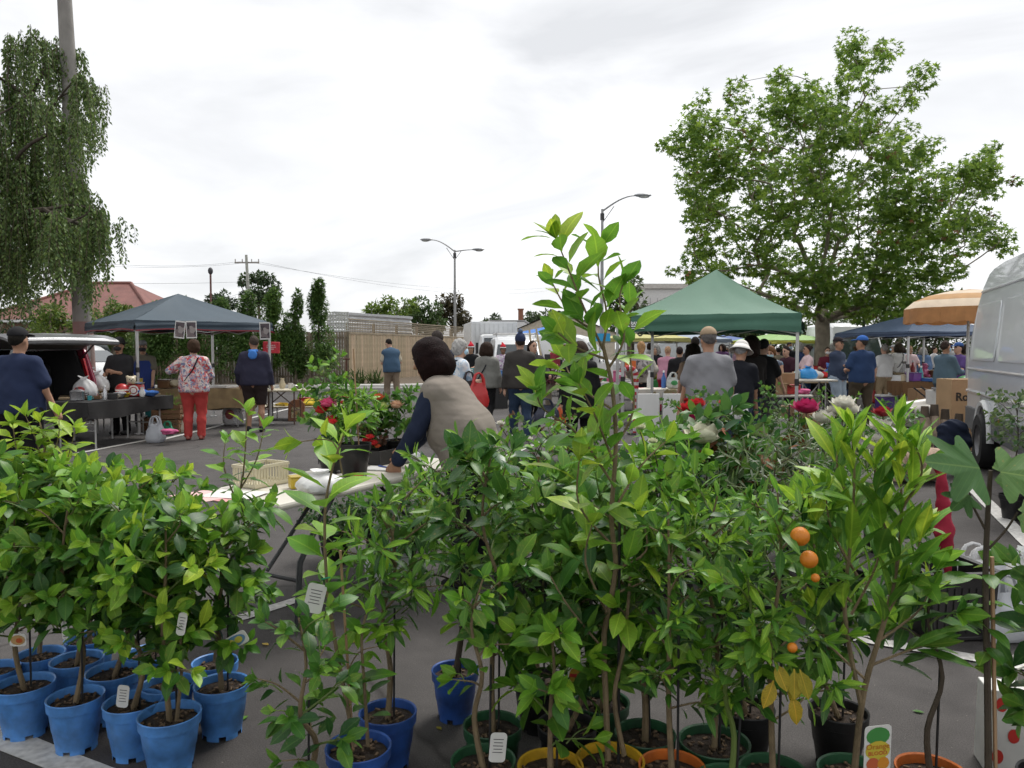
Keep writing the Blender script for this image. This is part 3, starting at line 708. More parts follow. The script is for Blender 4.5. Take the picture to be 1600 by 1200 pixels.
# ================================================================== canopies, vehicles, stalls
alu = M('aluminium', (.5, .5, .49), rough=.4, metal=.6, var=.08)
blackm = M('black_plastic', (.02, .02, .021), rough=.45)
white_pl = M('white_plastic', (.72, .72, .70), rough=.4, var=.05)
def canopy(name, label, c, size, yaw, z0, z1, zp, col, power=1.15, valcol=None, post=alu, under=None, seed=0, trim=None, group=None, vz=None):
    """pop-up canopy: four-sided roof, valance, four posts, folding truss"""
    r = random.Random(seed); s = size / 2
    t = thing(name, label, 'canopy', (c[0], c[1], 0), yaw, group)
    cm = M('canopy_%s%d' % (name, seed), col, rough=.7, var=.07, scale=1.4, bump=.12, bscale=7, trans=.12)
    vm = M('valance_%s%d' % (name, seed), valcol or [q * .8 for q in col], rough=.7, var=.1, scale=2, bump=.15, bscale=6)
    rf = MB()
    for q in range(4):
        R = Matrix.Rotation(q * math.pi / 2, 3, 'Z')
        def fn(u, v):
            k = v; m = 1 - v; a = 2 * u - 1
            sag = -.035 * (1 - a * a) * math.sin(math.pi * m) * size / 2.5 + .006 * math.sin(u * 23 + v * 9 + seed) * m
            return tuple(R @ Vector((a * s * m, -s * m, z1 + (zp - z1) * k ** power + sag)))
        rf.grid(14, 14, fn)
    ro = rf.build('roof', cm, t, smooth=True)
    for q in range(4):
        ca, sa = math.cos(q * math.pi / 2), math.sin(q * math.pi / 2); ph = r.uniform(0, 6)
        def vf(u, v):
            x = (2 * u - 1) * (s + .006); fl = .012 * math.sin(u * 21 + ph) * v + .02 * math.sin(u * 5 + ph) * v + .012 * math.sin(v * 9 + u * 4 + ph) * math.sin(math.pi * v)
            y = -(s + .006) - .02 * v + fl; z = z1 + (z0 - z1) * v + .03 * math.sin(math.pi * u) * v + .012 * math.sin(u * 9 + ph) * v
            return (x * ca - y * sa, x * sa + y * ca, z)
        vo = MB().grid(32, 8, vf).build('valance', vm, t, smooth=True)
        if trim:
            MB().tube([vf(k / 16, 1.0) for k in range(17)], .014, 4).build('trim', trim, vo)
    for x in (-1, 1):
        for y in (-1, 1):
            p = MB().box((x * (s - .04), y * (s - .04), z1 / 2), (.042, .042, z1 - .02)).build('post', post, t)
            MB().box((x * (s - .04), y * (s - .04), .012), (.12, .12, .02)).build('foot', post, p)
            MB().box((x * (s - .04), y * (s - .04), z0 * .62), (.056, .056, .09)).build('slider', blackm, p)
    tr = MB()
    for q in range(4):
        R = Matrix.Rotation(q * math.pi / 2, 3, 'Z')
        for k in range(2):
            a = -s + .06 + k * (s - .06); b = a + s - .06
            tr.bar(R @ Vector((a, -s + .05, z0 - .02)), R @ Vector((b, -s + .05, z1 - .05)), .012, 4); tr.bar(R @ Vector((a, -s + .06, z1 - .05)), R @ Vector((b, -s + .06, z0 - .02)), .012, 4)
        tr.bar(R @ Vector((-s + .05, -s + .05, z1 - .04)), R @ Vector((0, 0, zp - .08)), .013, 4)
    tr.build('truss', post, t)
    return t
# main canopies
gc = A(1118, 545, 11.6)
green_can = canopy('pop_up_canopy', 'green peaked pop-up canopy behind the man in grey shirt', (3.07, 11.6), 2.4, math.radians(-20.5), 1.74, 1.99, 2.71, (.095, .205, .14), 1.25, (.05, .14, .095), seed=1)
lg = MB(); lg.box((0, 0, 0), (.22, .004, .02))
def text(body, size, mat, parent, loc, rot, ext=.001, name='lettering', align='CENTER', bold=0):
    c = bpy.data.curves.new(name, 'FONT'); c.body = body; c.size = size; c.extrude = ext; c.align_x = align; c.offset = bold
    q = bpy.data.objects.new('lettering_source', c); c.materials.append(mat); c.resolution_u = 3
    me = bpy.data.meshes.new_from_object(q); bpy.data.objects.remove(q); bpy.data.curves.remove(c)
    o = link(name, me, parent, loc); o.rotation_euler = rot; return o
wht = M('print_white', (.75, .75, .74), rough=.6, var=.03)
o = text('CARAVAN', .062, wht, green_can, (-.98, -1.252, 1.855), (math.radians(86), 0, 0), bold=.003)
MB().box((-.98, -1.256, 1.835), (.30, .004, .018)).build('logo_bar', wht, green_can)
MB().box((-.98, -1.258, 1.805), (.28, .004, .010)).build('logo_bar', wht, green_can)
nc = A(272, 545, 15.3)
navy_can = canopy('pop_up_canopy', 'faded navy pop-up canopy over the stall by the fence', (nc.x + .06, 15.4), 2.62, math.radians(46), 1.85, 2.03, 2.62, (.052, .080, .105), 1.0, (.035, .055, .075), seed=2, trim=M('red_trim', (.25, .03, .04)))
postm = M('poster_paper', (.62, .62, .6), rough=.5, var=.04)
pic = pattern('poster_picture', [(.05, .045, .05), (.16, .13, .13), (.28, .25, .24), (.09, .07, .08)], 14)
for i, (px, py, y, lb) in enumerate(((281, 515, 13.35, 'left of two photo sheets clipped to the front canopy corner'), (299, 515, 13.35, 'right of two photo sheets clipped to the front canopy corner'), (414, 517, 14.9, 'photo sheet hanging from the right canopy corner'))):
    c = A(px, py, y); t = thing('photo_sheet', lb, 'poster', c, .1 * i, group='photo sheets on the navy canopy')
    h = 27 * y / FPX; w = 16 * y / FPX
    MB().box((0, 0, 0), (w, .006, h), (0, (.12, -.02, -.03)[i], 0)).build('sheet', postm, t); MB().box((0, -.005, 0), (w * .84, .004, h * .84), (0, (.12, -.02, -.03)[i], 0)).build('picture', pic, t)
t = thing('red_sign', 'red rectangular sign on the fence beside the navy canopy', 'sign', A(424, 543, 16.2))
MB().box((0, 0, 0), (.36, .03, .24), (0, .03, 0)).build('panel', M('sign_red', (.55, .03, .05), rough=.4, var=.05), t, bevel=.02)
for k, (w, z) in enumerate(((.18, .045), (.2, .005), (.12, -.035))): MB().box((.0, -.018, z), (w, .004, .02)).build('printed_line', M('sign_print', (.75, .45, .45)), t)
MB().bar((0, .03, -.1), (0, .03, -1.65), .015, 6).build('stake', blackm, t)
far = [(852, 33, 515, 528, 2.6, (.05, .19, .55), 'bright blue canopy beyond the white van', 3), (1003, 27, 521, 534, 2.9, (.50, .47, .16), 'pale yellow canopy beyond the tall citrus', 4), (1062, 30, 522, 535, 3.0, (.30, .36, .45), 'grey-blue canopy seen under the green canopy', 5),
       (1222, 30, 523, 537, 2.8, (.24, .42, .12), 'lime green canopy behind the plane tree trunk', 6), (1130, 36, 527, 540, 3.0, (.04, .09, .28), 'dark blue canopy behind the cap of the man in grey shirt', 7)]
for px, y, top, val, sz, col, lb, sd in far:
    z1 = A(px, val - 4, y).z + .02; zp = A(px, top, y).z
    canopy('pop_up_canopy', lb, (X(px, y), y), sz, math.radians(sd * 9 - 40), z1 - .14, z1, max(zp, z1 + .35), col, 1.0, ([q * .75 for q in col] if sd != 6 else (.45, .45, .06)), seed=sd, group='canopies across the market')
canopy('pop_up_canopy', 'slate blue canopy beneath the orange striped umbrella', (X(1452, 19), 19.6), 2.75, math.radians(12), 1.80, 1.93, 2.42, (.085, .125, .20), 1.0, (.05, .075, .13), seed=8)
# orange striped market umbrella
def umbrella():
    y = 13.5; c = A(1512, 545, y); t = thing('market_umbrella', 'orange and cream striped market umbrella beside the silver van', 'umbrella', (c.x, y, 0), .2)
    R = 1.02; zt = A(1512, 452, y).z; ze = A(1512, 482, y).z; zb = A(1512, 506, y).z
    org = M('umb_orange', (.52, .30, .13), rough=.8, var=.1, trans=.2); crm = M('umb_cream', (.68, .56, .42), rough=.8, var=.08, trans=.2)
    mb = MB(); n = 48; prof = [(0, zt), (.35, zt - .035), (.62, zt - .10), (.85, zt - .2), (1.0, ze)]
    rings = []
    for k, (f, z) in enumerate(prof):
        for j in range(n):
            a = 2 * math.pi * j / n; q = .93 + .07 * abs(math.cos(a * 4)); rings.append((R * f * q * math.cos(a), R * f * q * math.sin(a), z))
    fs = []; mi = []
    for k in range(len(prof) - 1):
        for j in range(n): fs.append((k * n + j, k * n + (j + 1) % n, (k + 1) * n + (j + 1) % n, (k + 1) * n + j)); mi.append(k % 2)
    me = mesh_np('cover', np.array(rings), np.array(fs), [org, crm], True, mi); link('cover', me, t)
    mb = MB()
    for j in range(n):
        a, b = 2 * math.pi * j / n, 2 * math.pi * (j + 1) / n; q0 = .93 + .07 * abs(math.cos(a * 4)); q1 = .93 + .07 * abs(math.cos(b * 4))
        s0 = .03 * abs(math.sin(j * math.pi / 3)); s1 = .03 * abs(math.sin((j + 1) * math.pi / 3))
        mb.add([(R * q0 * math.cos(a), R * q0 * math.sin(a), ze), (R * q1 * math.cos(b), R * q1 * math.sin(b), ze), (R * 1.01 * q1 * math.cos(b), R * 1.01 * q1 * math.sin(b), zb - s1 + .03), (R * 1.01 * q0 * math.cos(a), R * 1.01 * q0 * math.sin(a), zb - s0 + .03)], [(0, 1, 2, 3)])
    fl = mb.build('fringe', M('umb_fringe', (.46, .22, .085), rough=.8, trans=.2), t)
    MB().bar((0, 0, 0), (0, 0, zt), .024, 8).build('pole', alu, t); MB().lathe([(0, .09), (.24, .08), (.25, 0)], 16).build('base', blackm, t)
    for j in range(8):
        a = 2 * math.pi * j / 8; MB().bar((0, 0, zt - .03), (R * .97 * math.cos(a), R * .97 * math.sin(a), ze - .01), .008, 4).build('rib', alu, t)
umbrella()

# ---- vehicles
rubber = M('tyre_rubber', (.015, .015, .016), rough=.85, var=.2)
hub = M('wheel_hub', (.22, .22, .23), rough=.4, metal=.5)
def wheel(t, x, y, r=.33, w=.22):
    R = MB(); n = 22
    pr = [(r * .62, -w / 2), (r * .95, -w / 2), (r, -w / 3), (r, w / 3), (r * .95, w / 2), (r * .62, w / 2)]
    R.lathe(pr, n); R.v = [(x + b, y + a, r + c) for a, c, b in R.v]
    o = R.build('wheel', rubber, t, smooth=True)
    H = MB().lathe([(0, w * .3), (r * .2, w * .33), (r * .6, w * .25), (r * .63, w * .45)], n); H2 = MB().lathe([(0, -w * .3), (r * .2, -w * .33), (r * .6, -w * .25), (r * .63, -w * .45)], n)
    H.v = [(x + b, y + a, r + c) for a, c, b in H.v + H2.v]; k = len(H.v) // 2; H.f = H.f + [tuple(i + k for i in f) for f in H2.f]; H.m += H2.m
    H.build('rim', hub, o, smooth=True)
def loft_car(t, secs, mat, name='body'):
    """secs: (y, zlo, zhi, half width low, half width top)"""
    mb = MB(); m = 12; vs = []
    for y, z0, z1, w0, w1 in secs:
        pts = [(-w0 * .94, z0), (-w0, z0 + .12), (-w0, z0 + (z1 - z0) * .45), (-(w0 * .4 + w1 * .6), z0 + (z1 - z0) * .75), (-w1, z1 - .07), (-w1 * .86, z1), (w1 * .86, z1), (w1, z1 - .07), ((w0 * .4 + w1 * .6), z0 + (z1 - z0) * .75), (w0, z0 + (z1 - z0) * .45), (w0, z0 + .12), (w0 * .94, z0)]
        vs += [(a, y, b) for a, b in pts]
    fs = [(i * m + j, i * m + (j + 1) % m, (i + 1) * m + (j + 1) % m, (i + 1) * m + j) for i in range(len(secs) - 1) for j in range(m)]
    fs += [tuple(range(m))[::-1], tuple((len(secs) - 1) * m + j for j in range(m))]
    mb.add(vs, fs)
    return mb.build(name, mat, t, smooth=True, bevel=.02)
def white_van(label, px, y, rz, H=2.5, col=(.66, .67, .67), seed=0, L=4.8, Wd=.92, screen=(.62, .45), group=None, rack=False):
    """van whose front faces local -Y"""
    t = thing('van', label, 'van', (X(px, y), y, 0), rz, group); bm = M('van_paint%d' % seed, col, rough=.3, var=.04, coat=.4)
    hs = 1.05
    loft_car(t, [(0, .28, .78, .8, .74), (.06, .24, hs - .1, Wd * .96, Wd * .9), (.62, .22, hs, Wd, Wd * .9), (.75, .22, hs + .05, Wd, Wd * .9), (1.45, .22, H - .12, Wd, Wd * .80), (1.9, .22, H, Wd, Wd * .8), (L - .2, .22, H, Wd, Wd * .82), (L, .26, H - .1, Wd * .97, Wd * .78)], bm)
    gl = glass('van_glass')
    zb, zt = hs + .10, hs + (H - .12 - hs) * .80; f0 = (zb - hs - .05) / (H - .17 - hs); f1 = (zt - hs - .05) / (H - .17 - hs)
    ya, yb = .75 + .7 * f0, .75 + .7 * f1
    MB().add([(-Wd * .82, ya - .035, zb), (Wd * .82, ya - .035, zb), (Wd * .72, yb - .035, zt), (-Wd * .72, yb - .035, zt)], [(0, 1, 2, 3)]).build('windscreen', gl, t)
    for s in (-1, 1):
        MB().add([(s * (Wd + .004), 1.15, 1.12), (s * (Wd + .004), 2.0, 1.12), (s * Wd * .93, 2.0, 1.7), (s * Wd * .93, 1.42, 1.7)], [(0, 1, 2, 3)]).build('side_window', gl, t)
        MB().box((s * .66, -.005, .68), (.28, .1, .2)).build('headlight', M('headlamp', (.6, .6, .58), rough=.1), t, bevel=.03)
        MB().box((s * (Wd + .12), 1.0, 1.2), (.2, .1, .28)).build('mirror', blackm, t, bevel=.03)
        for yy in (.95, L - 1.0): wheel(t, s * (Wd - .1), yy)
    MB().box((0, .0, .36), (Wd * 1.9, .12, .2)).build('bumper', M('bumper', (.09, .09, .09), rough=.6), t, bevel=.04)
    MB().box((0, -.02, .66), (.8, .06, .16)).build('grille', blackm, t)
    MB().box((0, -.07, .4), (.36, .01, .12)).build('number_plate', wht, t)
    if rack:
        k = MB()
        for yy in (1.7, 2.6, 3.6): k.bar((-Wd * .8, yy, H + .1), (Wd * .8, yy, H + .1), .025, 6)
        for s in (-1, 1): k.bar((s * Wd * .75, 1.5, H + .12), (s * Wd * .75, 3.9, H + .12), .025, 6); k.bar((s * Wd * .75, 1.7, H - .02), (s * Wd * .75, 1.7, H + .1), .02, 5)
        k.build('roof_rack', alu, t)
    return t
white_van('white van with roof rack behind the woman in santa hat', 812, 25.5, math.radians(4), H=1.95, seed=1, rack=True, group='white vehicles in the market')
white_van('tall white van right of the plane tree trunk', 1357, 26, math.radians(-6), H=2.45, seed=2, Wd=.95, group='white vehicles in the market')
white_van('white van half hidden behind the tall citrus', 972, 31, math.radians(70), H=2.1, seed=3, group='white vehicles in the market')
white_van('pale wagon behind the lime green canopy', 1205, 33, math.radians(60), H=1.9, seed=4, col=(.5, .52, .53), group='white vehicles in the market')
white_van('white van behind the man in blue apron', 205, 22.5, math.radians(82), H=1.7, seed=5, L=4.4, group='white vehicles in the market')
white_van('silver wagon behind the concrete pole', 128, 20.8, math.radians(75), H=1.5, col=(.5, .52, .54), seed=6, L=4.4, group='white vehicles in the market')
# white box truck behind fence end
t = thing('box_truck', 'white box truck standing at the end of the paling fence', 'truck', (X(781, 35), 35, 0), math.radians(8))
MB().box((-.1, 3.6, 1.75), (2.2, 4.6, 2.1)).build('cargo_box', M('truck_white', (.68, .69, .69), rough=.45, var=.04), t, bevel=.03)
cb = MB()
for k in range(9): cb.box((-1.0 + k * .22, 1.27, 1.75), (.02, .03, 1.9))
cb.build('panel_rib', M('truck_rib', (.55, .56, .56)), t)
loft_car(t, [(-.3, .45, 1.2, .9, .85), (-.2, .4, 1.35, .95, .85), (.2, .4, 2.15, .95, .8), (1.15, .4, 2.2, .95, .8)], M('truck_white', (.68, .69, .69)), 'cab')
MB().add([(-.78, -.21, 1.35), (.78, -.21, 1.35), (.7, .12, 2.02), (-.7, .12, 2.02)], [(0, 1, 2, 3)]).build('windscreen', glass('van_glass'), t)
MB().box((-1.05, -.1, 1.55), (.12, .08, .5)).build('mirror', blackm, t)
for s in (-1, 1):
    for yy in (.3, 4.6): wheel(t, s * .85, yy, .38, .24)
# ---- wagon with its tailgate up, at the left edge (rear towards the stall)
def hatch():
    p = Vector((X(62, 12.2), 12.2, 0)); t = thing('hatchback_car', 'maroon wagon with its tailgate raised at the left edge', 'car', p, math.radians(58))
    # local: rear opening at y=0 facing -Y, car runs to +Y
    red = M('maroon_paint', (.16, .012, .03), rough=.25, var=.08, coat=.6); dark = M('car_interior', (.025, .025, .027), rough=.9)
    silver = M('silver_trim', (.20, .205, .21), rough=.28, metal=.4)
    Wd = .86
    for s in (-1, 1):
        poly_ = [(0.0, .35), (-.06, .75), (.02, 1.0), (.3, 1.48), (.5, 1.56), (.42, 1.56), (.16, 1.44), (-.0, 1.0)]
        side = MB().prism([(0, .3), (4.1, .3), (4.2, .85), (3.1, .98), (2.4, 1.52), (.42, 1.58), (.26, 1.5), (-.02, .98), (-.06, .7)], s * Wd - .04, s * Wd + .04, 'x').build('side_panel', red, t, bevel=.03)
        MB().add([(s * (Wd + .043), .55, 1.02), (s * (Wd + .043), 2.75, 1.02), (s * (Wd + .043), 2.25, 1.44), (s * (Wd + .043), .68, 1.46)], [(0, 1, 2, 3)]).build('side_window', glass('van_glass'), side)
        MB().prism([(-.05, .72), (.02, .98), (.2, 1.36), (.28, 1.36), (.1, .98), (.03, .72)], s * (Wd - .02) - .05, s * (Wd - .02) + .045, 'x').build('tail_light', M('tail_red', (.35, .01, .015), rough=.15), side)
        for yy in (.75, 3.35): wheel(t, s * (Wd - .06), yy, .31, .2)
        MB().prism([(.03, .46), (2.6, .46), (2.3, 1.46), (.45, 1.50), (.10, 1.0)], s * (Wd - .075) - .02, s * (Wd - .075) + .02, 'x').build('lining', dark, t)
    MB().box((0, 1.5, 1.575), (1.66, 2.3, .05)).build('roof', red, t, bevel=.02)
    MB().box((0, 1.4, 1.53), (1.5, 1.9, .02)).build('headlining', M('headlining', (.12, .12, .12), rough=.95), t)
    MB().box((0, 2.0, .42), (1.62, 4.0, .12)).build('floor', dark, t)
    MB().box((0, 1.15, .85), (1.5, .18, .8), (-.15, 0, 0)).build('rear_seat', dark, t, bevel=.05)
    MB().prism([(3.05, .4), (4.2, .4), (4.2, .85), (3.05, .98)], -.85, .85, 'x').build('bonnet', red, t, bevel=.04)
    MB().add([(-.8, 3.0, .99), (.8, 3.0, .99), (.7, 2.42, 1.5), (-.7, 2.42, 1.5)], [(0, 1, 2, 3)]).build('windscreen', glass('van_glass'), t)
    MB().box((0, -.07, .45), (1.7, .16, .24)).build('bumper', M('bumper_grey', (.2, .2, .21), rough=.5), t, bevel=.05)
    # raised gate: hinge at y .35 z 1.58, runs outwards and slightly up
    g = link('tailgate', None, t, (0, .33, 1.6))
    g.rotation_euler = (math.radians(-7), 0, 0)
    def gf(u, v):
        y = -1.18 * u; x = (2 * v - 1) * (Wd - .03 - .06 * u); return (x, y, .10 * math.sin(u * 2.6) - .02 * (2 * v - 1) ** 2 - .12 * u ** 3)
    gm = MB().grid(14, 8, gf); gm.mi = 1; gm.grid(14, 8, lambda u, v: tuple(np.array(gf(u, 1 - v)) - (0, 0, .075 + .02 * math.sin(v * 3.1)))); 
    o = gm.build('gate_shell', [silver, M('gate_lining', (.09, .09, .09), rough=.7)], g, smooth=True)
    so_ = o.modifiers.new('solid', 'SOLIDIFY'); so_.thickness = .012
    ed = MB()
    for v in (0, 1): ed.tube([np.array(gf(k / 12, v)) - (0, 0, .04) for k in range(13)], .042, 6)
    ed.tube([np.array(gf(1, k / 8)) - (0, 0, .04) for k in range(9)], .045, 6)
    ed.build('gate_edge', M('gate_edge_grey', (.2, .2, .205), rough=.4, metal=.3), g, smooth=True)
    MB().grid(1, 1, lambda u, v: tuple(np.array(gf(.08 + .38 * u, .12 + .76 * v)) + (0, 0, .012))).build('gate_window', glass('van_glass'), g)
    for s in (-1, 1): MB().bar((s * .76, .2, 1.35), (s * .76, -.4, 1.72), .014, 6).build('gas_strut', blackm, t)
hatch()
# ---- silver high-roof van at the right edge
def side_van():
    r0 = Vector((X(1513, 11.0), 11.0, 0)); di = Vector((X(1548, 9.6), 9.6, 0)) - r0; rz = math.atan2(di.y, di.x)
    t = thing('delivery_van', 'silver high-roof delivery van parked at the right edge', 'van', r0, rz)
    pm_ = M('van_silver', (.66, .68, .70), rough=.26, metal=.05, var=.04, scale=1.5, coat=.5)
    dk = M('van_skirt', (.10, .105, .11), rough=.55, var=.15)
    # local: side panel lies in the x-z plane (y=0), rear at x=0, body runs to +x and to +y (away from the camera's side)
    H = 2.62; Ls = 5.6; Wv = 1.95
    prof = [(0, .45), (.0, .9), (.015, 1.3), (.07, 1.7), (.16, 2.1), (.27, 2.35), (.48, 2.53), (.8, 2.60), (1.4, H), (4.1, H), (4.5, 2.45), (4.85, 1.9), (5.05, 1.25), (5.6, 1.05), (5.68, .7), (5.66, .45)]
    def ring(inset, lift):     # cross-section shrinks towards the roof: tumblehome
        return [(x + (inset if x < 2 else -inset), z) for x, z in prof]
    mb = MB(); rows = []
    ys = [(0.0, .05, 0), (.015, .02, 0), (.06, 0, 0), (Wv - .06, 0, 0), (Wv - .015, .02, 0), (Wv, .05, 0)]
    n = len(prof)
    for yv, ins, _ in ys:
        for x, z in prof:
            th = .17 * max(0, (z - 1.25) / 1.4) ** 1.7; y2 = yv + th * (1 - 2 * yv / Wv)
            cx, cz = 2.8, 1.4; k = 1 - ins * .5
            mb.v.append((cx + (x - cx) * k, y2, cz + (z - cz) * k))
    m = len(ys)
    for i in range(m - 1):
        for j in range(n): mb.f.append((i * n + j, i * n + (j + 1) % n, (i + 1) * n + (j + 1) % n, (i + 1) * n + j)); mb.m.append(0)
    mb.f += [tuple(range(n)), tuple((m - 1) * n + j for j in range(n))[::-1]]; mb.m += [0, 0]
    # side panels subdivided so the tumblehome curves
    mb.f = mb.f[:-2]; mb.m = mb.m[:-2]
    zs = [.45, .7, .9, 1.1, 1.3, 1.5, 1.7, 1.9, 2.1, 2.25, 2.35, 2.45, 2.53, 2.58, H - .004]
    def span(z):
        def inter(pts):
            for (x0, z0), (x1, z1) in zip(pts, pts[1:]):
                if z0 <= z <= z1 or z1 <= z <= z0: return x0 + (x1 - x0) * (z - z0) / ((z1 - z0) or 1)
            return pts[-1][0]
        return inter(prof[:9]) + .03, inter(prof[9:][::-1]) - .03
    for sgn, yv in ((0, 0.0), (1, Wv)):
        b = len(mb.v); nx = 24
        for z in zs:
            a, e = span(z); th = .17 * max(0, (z - 1.25) / 1.4) ** 1.7
            for k in range(nx + 1): mb.v.append((a + (e - a) * k / nx, (yv + th) if not sgn else (yv - th), z))
        for i in range(len(zs) - 1):
            for k in range(nx):
                q = (b + i * (nx + 1) + k, b + i * (nx + 1) + k + 1, b + (i + 1) * (nx + 1) + k + 1, b + (i + 1) * (nx + 1) + k)
                mb.f.append(q if not sgn else q[::-1]); mb.m.append(0)
    mb.build('body', pm_, t, smooth=True)
    def th(z): return .17 * max(0, (z - 1.25) / 1.4) ** 1.7
    # pressed window panel, swage lines, drip rail, skirt
    def panel(x0, x1, z0, z1, d, name, mat, rr=.09):
        pts = []
        for cx, cz, a0 in ((x1 - rr, z0 + rr, -90), (x1 - rr, z1 - rr, 0), (x0 + rr, z1 - rr, 90), (x0 + rr, z0 + rr, 180)):
            for k in range(6): a = math.radians(a0 + 18 * k); pts.append((cx + rr * math.cos(a), cz + rr * math.sin(a)))
        q = MB(); n_ = len(pts)
        q.add([(x, th(z) + d, z) for x, z in pts] + [((x - (x0 + x1) / 2) * .97 + (x0 + x1) / 2, th(z) - .012 + d, (z - (z0 + z1) / 2) * .97 + (z0 + z1) / 2) for x, z in pts], [(i, (i + 1) % n_, (i + 1) % n_ + n_, i + n_) for i in range(n_)] + [tuple(range(n_, 2 * n_))])
        return q.build(name, mat, t)
    for i, (a, b) in enumerate(((.26, 1.75), (1.9, 3.3))): panel(a, b, 1.36, 2.12, -.004, 'pressed_panel', pm_)
    for z, w, mt in ((1.24, .035, pm_), (.93, .05, pm_)):
        MB().tube([(.04 + k * .22, th(z) - .004, z) for k in range(22)], w / 2, 6).build('swage_line', mt, t, smooth=True)
    MB().tube([(.34 + k * .2, th(2.3) - .006, 2.3) for k in range(20)], .018, 6).build('drip_rail', pm_, t, smooth=True)
    sk = MB().box((2.8, -.012, .56), (5.5, .03, .3)).build('skirt', dk, t, bevel=.01)
    for xw in (1.35, 4.6):
        ar = MB(); ar.tube([(xw + .43 * math.cos(a), -.03, .36 + .47 * math.sin(a)) for a in [math.pi * k / 14 for k in range(15)]], .045, 6); ar.build('wheel_arch', M('arch_white', (.62, .63, .63), rough=.4), t, smooth=True)
        MB().prism([(xw + .4 * math.cos(a), .36 + .44 * math.sin(a)) for a in [math.pi * k / 14 for k in range(15)]], -.035, .02, 'y').build('wheel_well', blackm, t)
        for yv in (.06, Wv - .12):
            R = MB(); pr = [(.2, -.1), (.33, -.1), (.35, -.06), (.35, .06), (.33, .1), (.2, .1)]; R.lathe(pr, 24); R.v = [(xw + a, yv + c - .06, .35 + b) for a, b, c in R.v]
            w_ = R.build('wheel', rubber, t, smooth=True)
            R = MB().lathe([(0, -.07), (.07, -.075), (.09, -.045), (.19, -.05), (.21, -.09)], 24); R.v = [(xw + a, yv + c - .06, .35 + b) for a, b, c in R.v]; R.build('rim', hub, w_, smooth=True)
    MB().box((.02, Wv / 2, .42), (.16, Wv * .94, .22)).build('rear_bumper', dk, t, bevel=.04)
    MB().box((.0, .12, 1.05), (.05, .14, .5)).build('tail_light', M('tail_red', (.35, .01, .015), rough=.15), t)
    MB().ball((2.2, -.03, .66), (.035, .012, .035), 10, 6).build('side_marker', M('amber', (.5, .12, .02), rough=.2), t, smooth=True)
    for s in (.0, 1.0): MB().add([(-.004 + .0, Wv * .1 + s * Wv * .42, 1.35), (-.004, Wv * .48 + s * Wv * .42, 1.35), (.09, Wv * .46 + s * Wv * .42, 2.0), (.09, Wv * .13 + s * Wv * .42, 2.0)], [(0, 1, 2, 3)]).build('rear_window', glass('van_glass'), t)
side_van()

# ---- small things for the stalls
def bag(label, loc, w=.3, h=.38, d=.2, col=(.68, .68, .70), rz=0.0, handles=True, seed=0, name='carrier_bag', cat='bag', trans=.25, mark=None, group=None):
    r = random.Random(seed); m = M('bag_%d' % int(sum(c * 1000 * (i + 1) for i, c in enumerate(col))), col, rough=.38, var=.05, scale=5, trans=trans, bump=.35, bscale=14)
    t = thing(name, label, cat, loc, rz, group); n = 40; rings = []
    prof_ = ((0, .72), (.03, .90), (.12, 1.0), (.28, 1.04), (.45, 1.0), (.6, .93), (.75, .84), (.88, .72), (1, .62)) if handles else ((0, .74), (.04, .93), (.16, 1.04), (.34, 1.05), (.52, .95), (.68, .74), (.8, .45), (.86, .24), (.92, .3), (1, .46))
    for f, q in prof_:
        for j in range(n):
            a = 2 * math.pi * j / n; c, s = math.cos(a), math.sin(a); e = .6 if handles else .85
            x = abs(c) ** e * math.copysign(1, c) * w / 2 * q; y = abs(s) ** e * math.copysign(1, s) * d / 2 * q * (1 if f < .7 or not handles else .75)
            k2 = 1 + (.035 + .05 * f) * math.sin(a * 7 + f * 4 + seed) + .03 * math.sin(a * 13 - f * 11 + seed) + .04 * math.sin(a * 3 + f * 6 + seed * 2)
            rings.append((x * k2 + w * .05 * math.sin(f * 3 + seed), y * k2, h * f * (.72 if handles else 1) * (1 + .04 * math.sin(a * 2 + seed))))
    mb = MB().add(rings, [(i * n + j, i * n + (j + 1) % n, (i + 1) * n + (j + 1) % n, (i + 1) * n + j) for i in range(len(prof_) - 1) for j in range(n)] + [tuple(range(n))[::-1]])
    mb.build('body', m, t, smooth=True)
    if handles:
        for s in (-1, 1):
            o = MB(); pts = [(x * w * .26, s * d * .2, h * z) for x, z in ((-1.0, .66), (-.95, .82), (-.6, .97), (0, 1.02), (.6, .97), (.95, .82), (1.0, .66))]
            o.tube(pts, [.022 * w / .3, .016, .012, .011, .012, .016, .022 * w / .3], 5); o.build('handle', m, t, smooth=True)
    if mark:
        o = MB().ball((0, -d / 2 * 1.05, h * .36), (w * .26, .012, h * .16), 14, 8).build('printed_mark', M('bag_mark_%d' % int(mark[0] * 999), mark, rough=.5), t, smooth=True)
    return t
def carton(label, loc, dims, rz=0, col=(.33, .21, .115), name='cardboard_box', cat='box', open_=True, group=None, tilt=0):
    t = thing(name, label, cat, loc, rz, group); w, d, h = dims; m = M('card_%d' % int(col[0] * 1000), col, rough=.85, var=.1, scale=4)
    mb = MB(); th = .008
    mb.box((0, 0, th / 2), (w, d, th))
    for s in (-1, 1): mb.box((s * (w - th) / 2, 0, h / 2 + th), (th, d, h)); mb.box((0, s * (d - th) / 2, h / 2 + th), (w - 2 * th, th, h))
    mb.build('box_wall', m, t)
    if open_:
        for s in (-1, 1):
            MB().box((s * (w / 2 + .06), 0, h - .02), (.13, d * .96, th), (0, s * .5, 0)).build('flap', m, t)
    else:
        MB().box((0, 0, h + th * 1.5), (w, d, th)).build('lid', m, t); MB().box((0, 0, h + th * 2.2), (w * 1.005, .05, .004)).build('tape', M('packing_tape', (.3, .22, .13), rough=.3), t)
    return t
